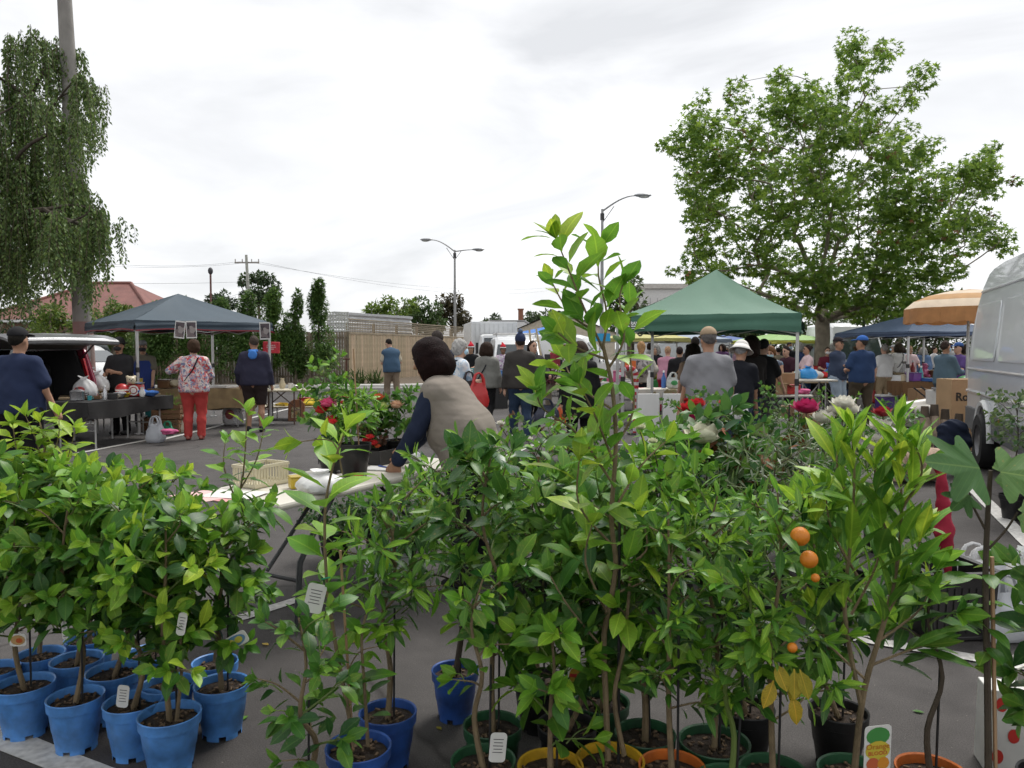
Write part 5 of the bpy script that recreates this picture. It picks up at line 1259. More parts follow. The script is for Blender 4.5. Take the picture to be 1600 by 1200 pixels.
person('person in white bucket hat and black top stooping', 1150, 9.4, 1.62, -35, ('tee', (.013, .014, .019)), ('pants', (.05, .07, .11)), ('short', (.3, .3, .3)), ('bucket', (.68, .66, .63)), lean=16, nod=10, hands=((-.1, .3, .8), (.18, .32, .78)), wide=1.1, skin='m')
person('person with big dark hair and black shirt under the green canopy', 1174, 11.2, 1.68, 12, ('long', (.016, .014, .013)), ('pants', (.03, .045, .075)), ('big', (.022, .014, .011)), hands=FWD)
person('man in black tee reaching down to the boxes', 1192, 12.0, 1.66, -40, ('tee', black), ('pants', (.06, .06, .07)), ('short', (.02, .02, .02)), hands=((-.1, .3, 1.0), (.26, .34, .84)), skin='l', nod=15)
person('woman in patterned tank top leaning over the boxes', 1207, 14.2, 1.58, 150, ('tank', tankprint), ('pants', (.06, .06, .07)), ('curly', (.17, .085, .04)), mask=(.3, .42, .5), lean=14, hands=((-.2, .3, .9), (.2, .3, .88)), nod=15, wide=1.15)
person('man in pink tee bending near the plane tree', 1238, 17.5, 1.6, 120, ('tee', (.05, .02, .03)), ('pants', black), ('short', (.03, .02, .02)), lean=20, hands=DOWN)
person('woman in striped pink top next to the plane tree trunk', 1262, 19, 1.6, 90, ('tee', stripe), ('pants', (.04, .09, .18)), ('bun', (.03, .02, .02)), hands=FWD, skin='m')
person('person in maroon top right of the plane tree trunk', 1293, 21, 1.55, 170, ('tee', (.12, .02, .035)), ('pants', black), ('short', (.04, .03, .02)), mask=(.7, .7, .7), hands=FWD)
person('man in dark cap, navy polo and pale denim shorts with folded arms', 1309, 16.3, 1.74, -140, ('tee', (.045, .06, .10)), ('shorts', (.33, .40, .47)), ('short', (.12, .1, .08)), ('cap', (.025, .02, .022)), skin='m', hands=FOLD, wide=1.12, shoe=(.05, .05, .06), belly=.05)
person('man in bright blue cap, blue tee and olive trousers', 1347, 14.9, 1.75, 12, ('tee', (.028, .055, .13)), ('pants', (.075, .06, .042)), ('short', (.05, .045, .04)), ('cap', (.045, .14, .45)), wide=1.22, hands=((-.16, .26, 1.1), (.3, .1, .84)), feet=((-.14, .1, .075), (.16, -.1, .075)), turn=40, skin='m')
person('grey-haired man in white shirt and khaki trousers', 1382, 19.5, 1.62, 12, ('tee', (.6, .6, .58)), ('pants', (.32, .24, .15)), ('short', (.35, .33, .3)), wide=1.1)
person('woman in pale blouse with a bag strap beyond the white shirted man', 1404, 23, 1.66, 20, ('tee', (.55, .54, .52)), ('pants', (.2, .16, .13)), ('bob', (.04, .03, .02)), extra=strap)
person('woman in pink and white top at the clothes table', 1422, 24, 1.6, 175, ('tee', stripe), ('pants', black), ('short', (.3, .2, .1)), hands=FWD)
person('man in slate blue jumper and face mask', 1477, 15.2, 1.66, -72, ('long', (.09, .14, .18)), ('pants', (.06, .085, .11)), ('short', (.05, .035, .03)), mask=(.35, .58, .7), skin='m', wide=1.15, hands=((-.1, .32, 1.1), (.12, .34, 1.12)))
person('person in purple top behind the man in slate jumper', 1498, 17, 1.64, 100, ('tee', (.10, .06, .19)), ('pants', black), ('short', (.03, .02, .02)), ('cap', (.04, .09, .25)), hands=FWD)
# --- the crowd further away
cr = random.Random(3)
tops = [((.55, .55, .55), 'white'), ((.02, .02, .025), 'black'), ((.04, .06, .14), 'navy'), ((.30, .05, .07), 'red'), ((.3, .3, .3), 'grey'), ((.10, .16, .28), 'blue'), ((.35, .22, .28), 'pink'), ((.12, .06, .14), 'purple'), ((.20, .17, .12), 'khaki'), ((.05, .13, .10), 'green')]
spots = [(868, 30, 3, 'beside the bright blue canopy'), (882, 27, 1, 'under the bright blue canopy'), (893, 26, 0, 'right of the bright blue canopy'), (858, 33, 1, 'beneath the middle of the bright blue canopy'), (903, 29, 6, 'in front of the half hidden white van'), (1022, 21, 1, 'between the backpack and the pink jumper'), (1100, 24, 4, 'seen over the shoulder of the man in grey shirt'),
         (1128, 28, 7, 'under the dark blue canopy'), (1142, 30, 2, 'right of the dark blue canopy'), (1154, 27, 6, 'above the white bucket hat'), (1215, 24, 8, 'left of the lime green canopy post'), (1232, 26, 1, 'below the lime green canopy'), (1250, 23, 2, 'just right of the silver canopy post'), (1302, 26, 0, 'left of the man with folded arms'), (1332, 24, 5, 'between the two men in caps'), (1368, 28, 3, 'in front of the high white van'), (1396, 29, 8, 'right of the high white van'),
         (1412, 30, 5, 'under the left edge of the slate canopy'), (1434, 27, 2, 'under the slate canopy beside the rack'), (1446, 25, 5, 'under the middle of the slate canopy'), (1460, 29, 0, 'under the slate canopy behind the tables'), (1490, 27, 4, 'right end of the slate canopy'), (1505, 22, 8, 'close to the silver van'), (1176, 32, 0, 'behind the big dark hair'), (1018, 29, 0, 'under the pale yellow canopy'), (1072, 31, 3, 'under the grey-blue canopy')]
for i, (px, y, k, where) in enumerate(spots):
    c, nm = tops[k]; kt = ('tee', 'long', 'tee', 'jacket')[i % 4]; f = cr.choice((0, 20, -30, 90, -90, 170, 190))
    person('distant shopper in %s top %s' % (nm, where), px, y, cr.uniform(1.56, 1.76), f, (kt, c), (cr.choice(('pants', 'pants', 'shorts')), cr.choice((black, jean, (.08, .07, .06), (.2, .16, .12)))), (cr.choice(('short', 'bob', 'long', 'bun')), cr.choice(((.03, .02, .016), (.1, .06, .035), (.3, .29, .27), (.02, .016, .015)))),
           cr.choice((None, None, None, ('cap', (.3, .3, .3)))), skin=cr.choice('lmm'), hands=cr.choice((REST, FWD, HIP)), feet=cr.choice((None, STEP, ((-.1, .16, .075), (.1, -.2, .12)))), turn=cr.choice((0, 30, -35)), lean=cr.choice((0, 0, 8, 14)), vox=.042, mask=cr.choice((None, (.45, .6, .7), (.03, .03, .03))), group='distant shoppers')
# ================================================================== potted plants
GR = math.pi * (3 - math.sqrt(5))
def lm0(name, col, rough=.40, trans=.34, rnd=.3, hue=.02, spec=.33): return M(name, col, rough=rough, var=.16, scale=2.5, trans=trans, rnd=rnd, hue=hue, spec=spec)
def lm(name, col, **k):
    # a leaf's own coordinates: y along it, x across, so the pale midrib and side veins sit on the leaf
    m = lm0(name, col, **k); nt = m.node_tree; N = nt.nodes; K = nt.links.new
    hs = [n for n in N if n.type == 'HUE_SAT'][0]; tc = [n for n in N if n.type == 'TEX_COORD'][0]
    sp = N.new('ShaderNodeSeparateXYZ'); K(tc.outputs['Object'], sp.inputs[0])
    ab = N.new('ShaderNodeMath'); ab.operation = 'ABSOLUTE'; K(sp.outputs[0], ab.inputs[0])
    v = N.new('ShaderNodeMath'); v.operation = 'MULTIPLY_ADD'; K(ab.outputs[0], v.inputs[0]); v.inputs[1].default_value = -.8; K(sp.outputs[1], v.inputs[2])
    sn = N.new('ShaderNodeMath'); sn.operation = 'SINE'; mu = N.new('ShaderNodeMath'); mu.operation = 'MULTIPLY'; K(v.outputs[0], mu.inputs[0]); mu.inputs[1].default_value = 62; K(mu.outputs[0], sn.inputs[0])
    s2 = N.new('ShaderNodeMapRange'); s2.inputs[1].default_value = .86; s2.inputs[2].default_value = 1; s2.inputs[3].default_value = 0; s2.inputs[4].default_value = .3; K(sn.outputs[0], s2.inputs[0])
    rb = N.new('ShaderNodeMapRange'); rb.inputs[1].default_value = .008; rb.inputs[2].default_value = .02; rb.inputs[3].default_value = .75; rb.inputs[4].default_value = 0; K(ab.outputs[0], rb.inputs[0])
    mx = N.new('ShaderNodeMath'); mx.operation = 'MAXIMUM'; K(rb.outputs[0], mx.inputs[0]); K(s2.outputs[0], mx.inputs[1])
    r = N.new('ShaderNodeMixRGB'); r.name = 'rib'; K(mx.outputs[0], r.inputs[0]); r.inputs[2].default_value = (min(1, col[0] * 1.7 + .05), min(1, col[1] * 1.35 + .05), col[2] * 1.2 + .02, 1)
    sn_ = N.new('ShaderNodeTexNoise'); sn_.inputs['Scale'].default_value = 8; sn_.inputs['Detail'].default_value = 3; K(tc.outputs['Object'], sn_.inputs['Vector'])
    oi = N.new('ShaderNodeObjectInfo'); ad = N.new('ShaderNodeMath'); ad.operation = 'MULTIPLY_ADD'; K(oi.outputs['Random'], ad.inputs[0]); ad.inputs[1].default_value = .12; K(sn_.outputs['Fac'], ad.inputs[2])
    sr = N.new('ShaderNodeMapRange'); sr.inputs[1].default_value = .70; sr.inputs[2].default_value = .78; sr.inputs[3].default_value = 0; sr.inputs[4].default_value = .55; K(ad.outputs[0], sr.inputs[0])
    sm_ = N.new('ShaderNodeMixRGB'); K(sr.outputs[0], sm_.inputs[0]); sm_.inputs[2].default_value = (.24, .20, .05, 1)
    src = hs.inputs['Color'].links[0].from_socket; K(src, sm_.inputs[1]); src = sm_.outputs[0]; K(src, r.inputs[1]); K(r.outputs[0], hs.inputs['Color'])
    return m
LM = {'dark': lm('leaf_dark', (.034, .108, .022)), 'mid': lm('leaf_mid', (.078, .205, .024)), 'light': lm('leaf_light', (.160, .35, .028), rough=.4, trans=.38), 'young': lm('leaf_young', (.27, .43, .036), rough=.42, trans=.42),
      'lemon': lm('leaf_lemon', (.155, .35, .03), rough=.38, trans=.4), 'olive': lm('leaf_olive', (.15, .185, .115), rough=.5, trans=.15), 'grey': lm('leaf_greygreen', (.10, .165, .06), rough=.5), 'yellow': lm('leaf_yellowing', (.42, .34, .03), rough=.5, trans=.4),
      'rust': lm('leaf_rust', (.20, .075, .022), rough=.6, trans=.1), 'fig': lm('leaf_fig', (.075, .17, .042), rough=.6, trans=.3), 'gloss': lm('leaf_gloss', (.038, .13, .026), rough=.25), 'red': lm('leaf_reddish', (.13, .06, .035), rough=.5)}
LMESH = {}
def leaf_mesh(kind, mk, var):
    k = (kind, mk, var)
    if k not in LMESH:
        if kind == 'lobed': bv, bf = fig_shape()
        else: bv, bf = leaf_shape(kind, (.04, .14, .26)[var], (.34, .22, .12)[var])
        LMESH[k] = mesh_np('leaf', bv, bf, LM[mk], True)
    return LMESH[k]
stem_green = M('stem_green', (.10, .15, .03), rough=.6, var=.15, scale=15)
stem_brown = M('stem_brown', (.17, .125, .07), rough=.85, var=.25, scale=20, bump=.4, bscale=90)
stem_dark = M('stem_dark', (.06, .045, .03), rough=.85, var=.25, scale=20, bump=.3, bscale=90)
soil_m = M('potting_soil', (.035, .023, .016), rough=.95, var=.6, scale=45, bump=1.0, bscale=70)
POTC = {'light blue': (.085, .26, .62), 'blue': (.028, .095, .36), 'green': (.018, .085, .035), 'black': (.014, .014, .015), 'yellow': (.60, .36, .02), 'orange': (.52, .13, .02)}
def pot_mesh(R, h, n=36):
    prof = [(R * .70, .018), (R * .80, h * .42), (R * .82, h * .43), (R * .90, h * .80), (R * .97, h * .82), (R * .985, h * .985), (R, h), (R * .985, h + .004), (R * .93, h), (R * .90, h * .84)]
    mb = MB().lathe(prof, n)
    # notched foot: alternate short lugs
    b = len(mb.v)
    for j in range(n):
        a = 2 * math.pi * j / n
        for z in (.018, 0.0): mb.v.append((R * .70 * math.cos(a), R * .70 * math.sin(a), z))
    for j in range(n):
        if j % 6 in (1, 2): continue
        k = (j + 1) % n; mb.f.append((b + 2 * j, b + 2 * j + 1, b + 2 * k + 1, b + 2 * k)); mb.m.append(0)
    mb.f.append(tuple(range(n))[::-1]); mb.m.append(0)
    return mb
POTS = {}
def pot_parts(t, col, R, h, seed):
    k = (col, round(R, 3), round(h, 3))
    if k not in POTS:
        POTS[k] = (pot_mesh(R, h).mesh('pot', M('pot_' + col, POTC[col], rough=.45, var=.14, scale=16, spec=.4, bump=.08, bscale=40, dirt=[q * .62 + .008 for q in POTC[col]]), True),
                   MB().grid(10, 10, lambda u, v: ((lambda a, q: (q * R * .92 * math.cos(a), q * R * .92 * math.sin(a), h * .86 + .012 * math.sin(q * 9 + a * 3) * (1 - q)))(v * 2 * math.pi, u))).mesh('soil', soil_m, True))
    o = link('pot', POTS[k][0], t); o.rotation_euler = (0, 0, seed * .7)
    link('soil', POTS[k][1], t).rotation_euler = (0, 0, seed * 1.3)
    r = random.Random(seed); ch = MB()
    for i in range(26):
        a = r.uniform(0, 6.28); q = R * .85 * math.sqrt(r.random()); ch.box((q * math.cos(a), q * math.sin(a), h * .86 + .006), (r.uniform(.008, .022), r.uniform(.004, .010), .005), (r.uniform(-.4, .4), r.uniform(-.4, .4), r.uniform(0, 3)))
    tag(ch.build('bark_chips', M('bark_chip', (.13, .085, .05), rough=.9, var=.4, scale=60), t), kind='stuff')
class Plant:
    def __init__(s, label, loc, cat='potted plant', name='potted_plant', group=None, seed=0):
        s.loc = Vector(loc); s.t = thing(name, label, cat, s.loc, group=group); s.stem = MB(); s.twig = MB(); s.L = []; s.r = random.Random(seed); s.seed = seed
    def loc3(s, p): return Vector(p) - s.loc
    def leaf(s, p, d, up, size, mk, kind='citrus'): s.L.append((Vector(p), Vector(d), Vector(up), size, mk, kind))
    def shoot(s, pts, r0, r1, leaf=.09, gap=.04, mk='mid', tip=None, kind='citrus', start=.0, end=1.0, out=.9, rise=.35, green=False, droop=0.0, pet=.012, tipn=3, tipfrac=.3):
        """a stem through pts with leaves set round it; the last tipfrac carry the tip colour"""
        P = [Vector(p) for p in pts]; r = s.r
        # resample smoothly
        Q = []
        for i in range(len(P) - 1):
            p0, p1, p2, p3 = P[max(0, i - 1)], P[i], P[i + 1], P[min(len(P) - 1, i + 2)]
            for k in range(4):
                t = k / 4; Q.append(.5 * ((2 * p1) + (p2 - p0) * t + (2 * p0 - 5 * p1 + 4 * p2 - p3) * t * t + (3 * p1 - p0 - 3 * p2 + p3) * t ** 3))
        Q.append(P[-1]); n = len(Q)
        (s.twig if green else s.stem).tube(Q, [r0 + (r1 - r0) * i / (n - 1) for i in range(n)], 7 if r0 > .005 else 5)
        L_ = [0]
        for a, b in zip(Q, Q[1:]): L_.append(L_[-1] + (b - a).length)
        tot = L_[-1]; x = tot * start; a = r.uniform(0, 6.28)
        def at(x):
            for i in range(n - 1):
                if L_[i + 1] >= x: break
            f = (x - L_[i]) / max(1e-6, L_[i + 1] - L_[i]); return Q[i].lerp(Q[i + 1], f), (Q[i + 1] - Q[i]).normalized()
        while x < tot * end and leaf > 0:
            p, t = at(x); a += GR + r.uniform(-.4, .4); u = t.orthogonal().normalized(); w = t.cross(u); rad = u * math.cos(a) + w * math.sin(a)
            f = x / tot; d = rad * out + t * (rise + r.uniform(-.15, .3)) + Vector((0, 0, -droop * r.uniform(.4, 1.4)))
            m = tip if (tip and f > 1 - tipfrac * r.uniform(.7, 1.3)) else mk
            if isinstance(m, (list, tuple)): m = r.choice(m)
            up = t * .8 + Vector((r.gauss(0, .3), r.gauss(0, .3), .7))
            s.leaf(p + d.normalized() * pet, d, up, leaf * r.uniform(.8, 1.4) * (.75 if f > .93 else 1), m, kind); x += gap * r.uniform(.7, 1.3)
        p, t = at(tot * end * .999)
        for k in range(tipn if leaf > 0 else 0):
            a += 2.2; u = t.orthogonal().normalized(); w = t.cross(u); d = t + (u * math.cos(a) + w * math.sin(a)) * .55
            m = tip or mk; m = r.choice(m) if isinstance(m, (list, tuple)) else m
            s.leaf(p, d, u * math.cos(a) * -1 - w * math.sin(a) + Vector((0, 0, .3)), leaf * r.uniform(.6, .95), m, kind)
    def bush(s, base, H, lo, spread, nb, leaf, gap, mk, tip, kind='citrus', trunk_r=.010, up=.7, wob=.03, lean=(0, 0), droop=.15, flat=1.0, sub=2, tipfrac=.3, out=.9):
        r = s.r; b = Vector(base); top = b + Vector((lean[0], lean[1], H))
        path = [b + Vector((lean[0] * f, lean[1] * f, H * f)) + Vector((r.gauss(0, wob), r.gauss(0, wob), 0)) * (f * (1 - f) * 4) for f in (0, .25, .5, .75, 1)]
        s.shoot(path, trunk_r, .003, leaf, gap, mk, tip, kind, start=max(lo, .3), droop=droop, tipfrac=tipfrac, out=out); a = r.uniform(0, 6.28)
        for i in range(nb):
            f = lo + (1 - lo) * ((i + r.uniform(.1, .9)) / nb) * .9; k = min(3, int(f * 4)); p = path[k].lerp(path[k + 1], f * 4 - k); a += GR + r.uniform(-.3, .3)
            g = math.sin(math.pi * min(1, .18 + .82 * (f - lo) / (1 - lo) * .85)) ** .6; ln = spread * (.55 + .6 * g) * r.uniform(.75, 1.25); el = up * r.uniform(.6, 1.35) * (.25 + .75 * (f - lo) / (1 - lo))
            d = Vector((math.cos(a), math.sin(a) * flat, el)).normalized(); e = p + d * ln + Vector((0, 0, ln * .12)); m = p.lerp(e, .5) + Vector((0, 0, ln * .08)) + Vector((r.gauss(0, .1), r.gauss(0, .1), 0)) * ln
            s.shoot([p, m, e], trunk_r * .38, .0015, leaf, gap, mk, tip, kind, start=.22, droop=droop, green=r.random() < .5, tipfrac=tipfrac, out=out)
            for q in range(sub):
                f2 = r.uniform(.3, .75); p2 = p.lerp(e, f2); a2 = a + r.choice((-1, 1)) * r.uniform(.6, 1.2); d2 = Vector((math.cos(a2), math.sin(a2) * flat, el + .3)).normalized(); l2 = ln * r.uniform(.35, .6)
                s.shoot([p2, p2 + d2 * l2 * .5 + Vector((0, 0, .01)), p2 + d2 * l2], trunk_r * .25, .0012, leaf * .95, gap, mk, tip, kind, start=.2, droop=droop, green=True, tipfrac=tipfrac, out=out)
    def finish(s, maxparts=300, stem=stem_brown, twig=stem_green):
        if s.stem.v: s.stem.build('stem', stem, s.t, smooth=True)
        if s.twig.v: tag(s.twig.build('shoots', twig, s.t, smooth=True), kind='stuff')
        # the leaves nearest the lens show largest: those are parts, the rest one joined part
        L_ = sorted(s.L, key=lambda q: (s.loc.y + q[0].y) - q[3] * 2)
        for p, d, u, sz, mk, kind in L_[:maxparts]:
            y = d.normalized(); x = y.cross(u)
            x = x.normalized() if x.length > 1e-4 else y.orthogonal().normalized(); z = x.cross(y)
            o = bpy.data.objects.new('leaf', leaf_mesh(kind, mk, s.r.randrange(3))); COL.objects.link(o); o.parent = s.t
            o.matrix_basis = Matrix(((x.x * sz, y.x * sz, z.x * sz, p.x), (x.y * sz, y.y * sz, z.y * sz, p.y), (x.z * sz, y.z * sz, z.z * sz, p.z), (0, 0, 0, 1)))
        rest = {}
        for q in L_[maxparts:]: rest.setdefault((q[4], q[5]), []).append(q)
        for (mk, kind), qs in rest.items():
            sh = fig_shape() if kind == 'lobed' else leaf_shape(kind)
            V, F = scatter(sh, [q[0] for q in qs], [q[1] for q in qs], [q[2] for q in qs], [q[3] for q in qs])
            mt = LM[mk]
            if mk + '_isl' not in MATS:
                m2 = mt.copy(); m2.name = mt.name + '_joined'; MATS[mk + '_isl'] = m2
                gn = m2.node_tree.nodes.new('ShaderNodeNewGeometry'); rb = m2.node_tree.nodes.get('rib'); m2.node_tree.links.remove(rb.inputs[0].links[0]); rb.inputs[0].default_value = 0
                for l_ in list(m2.node_tree.links):
                    if l_.from_node.type == 'OBJECT_INFO': ts = l_.to_socket; m2.node_tree.links.remove(l_); m2.node_tree.links.new(gn.outputs['Random Per Island'], ts)
            tag(link('foliage', mesh_np('foliage', V, F, MATS[mk + '_isl'], True), s.t), kind='stuff')
        return s.t
tagm = M('tag_white', (.66, .66, .62), rough=.4, var=.05)
def plant_tag(pl, px, py, y, w=.045, h=.085, tilt=0.0, picture=None, words=None):
    """plastic name tag hanging on the plant"""
    p = A(px, py, y) - pl.loc; n = 8; pts = []
    for cx, cz, a0 in ((w / 2 - .012, -h / 2 + .012, -90), (w / 2 - .012, h / 2 - .012, 0), (-w / 2 + .012, h / 2 - .012, 90), (-w / 2 + .012, -h / 2 + .012, 180)):
        for k in range(4): a = math.radians(a0 + 30 * k); pts.append((cx + .012 * math.cos(a), cz + .012 * math.sin(a)))
    o = MB().prism(pts, -.0008, .0008).build('plant_tag', tagm, pl.t, p); o.rotation_euler = (.1, tilt, .1)
    if picture:
        for i, (dx, dz, rx, rz_, col) in enumerate(picture):
            q = MB(); q.add([(dx + rx * math.cos(2 * math.pi * j / 14), -.0014 - .0003 * i, dz + rz_ * math.sin(2 * math.pi * j / 14)) for j in range(14)], [tuple(range(14))]); q.build('tag_picture', M('tagpic_%d_%d' % (int(col[0] * 999), int(col[1] * 999)), col, rough=.4, var=.05), o)
    else:
        q = MB()
        for k in range(5): q.box((0, -.0013, h * .28 - k * .011), (w * (.62 - .1 * (k % 2)), .0006, .0025))
        q.build('tag_print', M('tag_ink', (.12, .12, .12)), o)
    if words:
        for wd, sz, dz, col in words: text(wd, sz, M('ink_%d' % int(col[0] * 999 + col[1] * 99), col, rough=.5, var=.02), o, (0, -.0024, dz), (math.radians(90), 0, 0), ext=.0002)
    return o
def rimloc(px, py, h=.2):
    p = G(px, py, h); return Vector((p.x, p.y, 0))
GN = 'citrus trees across the foreground'
def citrus(label, px, py, pot, top, spread, nb=11, leaf=.078, gap=.03, mk=('dark', 'mid'), tip='light', lo=.38, R=.106, h=.2, seed=0, lean_px=0, kind='citrus', group=None, up=.75, trunk=.011, stem=stem_brown, fin=True, sub=2, stake=True, maxparts=300, tipfrac=.3, droop=.15, flat=.9):
    loc = rimloc(px, py, h); y = loc.y; H = A(px, top, y).z - h * .86; sp = spread * y / FPX
    p = Plant(label, loc, group=group, seed=seed); pot_parts(p.t, pot, R, h, seed)
    if group == GN and nb > 5: lo *= 1 if seed in (150, 151) else .5; nb = int(nb * 1.15); leaf *= 1.1; tipfrac = .42
    p.bush((0, 0, h * .86), H, lo, sp, nb, leaf, gap, mk, tip, kind, trunk, up, lean=(lean_px * y / FPX, 0), sub=sub, tipfrac=tipfrac, droop=droop, flat=flat)
    if stake: MB().tube([(.02, .01, h * .7), (.025 + lean_px * .3 * y / FPX, .01, h + H * .5)], .004, 6).build('stake', blackm, p.t)
    return p.finish(maxparts, stem) if fin else p
GB = 'citrus trees in light blue pots'
left = [(265, 1115, 812, 72, 'front citrus of the blue-pot cluster, nearest the camera with twin stems', 0), (208, 1096, 800, 70, 'citrus with white tag in its blue pot, second in the front row', -5), (118, 1088, 772, 78, 'citrus with thick straight trunk in a blue pot left of the tagged one', 0), (38, 1068, 765, 80, 'citrus in the large blue pot at the left edge', -5),
        (346, 1068, 805, 72, 'dark citrus at the right end of the blue pots with a picture tag', 5), (262, 1068, 790, 68, 'citrus in the blue pot directly behind the front one', 0), (178, 1048, 752, 74, 'tall citrus in the blue pot behind the tagged one', 8), (120, 1030, 750, 76, 'citrus in the middle of the blue-pot back rows', -5), (-12, 1046, 730, 76, 'citrus cut off by the left edge of the picture', 0), (234, 1020, 760, 66, 'citrus in the blue pot of the back row near the white line', 5), (140, 996, 770, 66, 'rearmost citrus of the blue-pot cluster', 0)]
for i, (px, py, tp, sp, lb, ln) in enumerate(left):
    p = citrus(lb, px, py, 'light blue', tp, sp, nb=14, leaf=.080, gap=.026, seed=100 + i, lean_px=ln, group=GB, fin=False, mk=('dark', 'mid', 'mid'), tip=('light', 'mid') if i % 3 else ('young', 'light'), lo=.24 if i < 6 else .3, R=.110 - .004 * (i % 3))
    if i == 0:
        y = p.loc.y; p.stem.tube([(.025, 0, .17), (.05, -.01, .35), (.045, 0, .52)], [.008, .006, .004], 6); plant_tag(p, 284, 975, y - .12, .03, .085, .2)
    if i == 1: plant_tag(p, 192, 1088, p.loc.y - .06, .042, .088, .15)
    if i == 2: plant_tag(p, 101, 985, p.loc.y - .1, .02, .075, 0)
    if i == 3: plant_tag(p, 28, 1000, p.loc.y - .12, .06, .05, 0, [(0, 0, .026, .02, (.45, .28, .12)), (.005, -.002, .012, .01, (.45, .1, .03))])
    if i == 4: plant_tag(p, 367, 1002, p.loc.y - .14, .05, .105, 1.05, [(0, 0, .021, .044, (.12, .25, .4)), (0, .016, .013, .016, (.55, .5, .08)), (0, -.018, .014, .018, (.6, .52, .1))])
    p.finish()
def px_shoots(p, y, shoots):
    for sh in shoots:
        pts, kw = sh[0], dict(sh[1]); dz = kw.pop('dy', 0)
        p.shoot([A(a, b, y + dz * (i / max(1, len(pts) - 1))) - p.loc for i, (a, b) in enumerate(pts)], **kw)
# bright yellow-green one at the left, tall
p = Plant('tall yellow-green citrus rising at the left edge of the blue pots', rimloc(62, 1022), group=GB, seed=131); pot_parts(p.t, 'light blue', .1, .2, 3); y = p.loc.y
kw = dict(r0=.004, r1=.0015, leaf=.092, gap=.018, mk=('light', 'young'), tip='young', start=.15, tipfrac=.7, droop=.05, out=.85)
px_shoots(p, y, [([(62, 1020), (66, 900), (60, 780), (70, 700), (62, 660)], dict(r0=.010, r1=.003, leaf=.085, gap=.026, mk=('mid', 'light'), tip='young', start=.35, tipfrac=.45)),
    ([(60, 790), (30, 720), (20, 665)], kw), ([(62, 800), (100, 730), (118, 672)], kw), ([(66, 760), (60, 700), (40, 650)], kw), ([(64, 840), (10, 770), (-10, 690)], kw), ([(66, 850), (120, 790), (140, 730)], kw), ([(66, 740), (90, 690), (92, 650)], kw), ([(62, 860), (20, 820), (-20, 780)], dict(kw, mk=('mid', 'light'))), ([(64, 880), (110, 840), (130, 800)], dict(kw, mk=('mid', 'light')))])
p.finish()
p = Plant('slender citrus with pale top in front of the white table end', rimloc(336, 1034), group=GB, seed=132); pot_parts(p.t, 'light blue', .095, .2, 4); y = p.loc.y
kw = dict(r0=.004, r1=.0015, leaf=.09, gap=.024, mk=('mid', 'light'), tip='light', start=.15, tipfrac=.5, droop=.1)
px_shoots(p, y, [([(336, 1034), (345, 930), (360, 830), (380, 740), (386, 645)], dict(r0=.009, r1=.002, leaf=.09, gap=.036, mk=('mid', 'light'), tip=('young', 'light'), start=.3, tipfrac=.35)),
    ([(372, 770), (400, 720), (412, 670)], kw), ([(368, 780), (350, 730), (352, 690)], kw), ([(360, 830), (410, 800), (425, 780)], dict(kw, mk='dark', tip='mid')), ([(350, 880), (310, 840), (300, 800)], dict(kw, mk='dark', tip='mid')), ([(350, 880), (390, 850), (400, 830)], dict(kw, mk='dark', tip='mid'))])
p.finish()
# tall lemon with big leaves
p = Plant('single-stemmed lemon with large pale leaves in a blue pot', rimloc(560, 1166), seed=140); pot_parts(p.t, 'blue', .11, .2, 5); y = p.loc.y
px_shoots(p, y, [([(555, 1166), (538, 1080), (520, 980), (510, 900), (508, 800), (520, 730), (540, 672)], dict(r0=.008, r1=.003, leaf=.13, gap=.030, mk=('lemon', 'light'), tip=('young', 'lemon'), start=.12, droop=.05, out=1.0, rise=.45)),
    ([(575, 1166), (570, 1080), (565, 1000), (572, 960)], dict(r0=.007, r1=.003, leaf=.075, gap=.035, mk=('mid', 'light'), tip='light', start=.2)),
    ([(535, 740), (520, 690), (470, 690)], dict(r0=.003, r1=.0015, leaf=.10, gap=.04, mk='young', tip='young', start=.2)),
    ([(538, 1060), (560, 1020), (590, 1010)], dict(r0=.003, r1=.0015, leaf=.07, gap=.03, mk='lemon', tip='light', start=.2))])
plant_tag(p, 492, 935, y - .06, .06, .1, .25); MB().tube([(-.02, .02, .15), (-.06, .03, .85)], .005, 6).build('stake', M('cane', (.35, .22, .12), rough=.7), p.t)
MB().tube([A(502, 905, y - .02) - p.loc, A(516, 902, y - .02) - p.loc], .003, 5).build('tie', M('green_tie', (.02, .3, .16)), p.t); p.finish()
GN = 'citrus trees across the foreground'
citrus('bushy mandarin with narrow leaves in a dark blue pot', 606, 1112, 'blue', 800, 96, nb=15, leaf=.068, gap=.024, kind='narrow', lo=.42, seed=150, group=GN, trunk=.012, mk=('dark', 'mid'), tip=('mid', 'light'))
p = citrus('rounded mandarin tree in the dark blue pot standing alone', 711, 1046, 'blue', 735, 92, nb=17, leaf=.068, gap=.024, kind='narrow', lo=.36, seed=151, group=GN, trunk=.014, stem=stem_dark, R=.098, mk=('dark', 'mid', 'mid'), tip=('light', 'mid'))
citrus('dark glossy citrus with small leaves at the bottom edge', 470, 1232, 'black', 965, 62, nb=9, leaf=.06, gap=.032, lo=.3, seed=152, group=GN, mk=('dark',), tip='mid', sub=1, kind='citrus')
p = citrus('citrus with a glossy dark crown in a green pot right of the lone blue pot', 770, 1132, 'green', 700, 66, nb=10, leaf=.085, gap=.034, lo=.42, seed=153, group=GN, mk=('gloss', 'mid'), tip=('gloss', 'mid'), fin=False); plant_tag(p, 752, 945, p.loc.y - .1, .03, .07, .05)
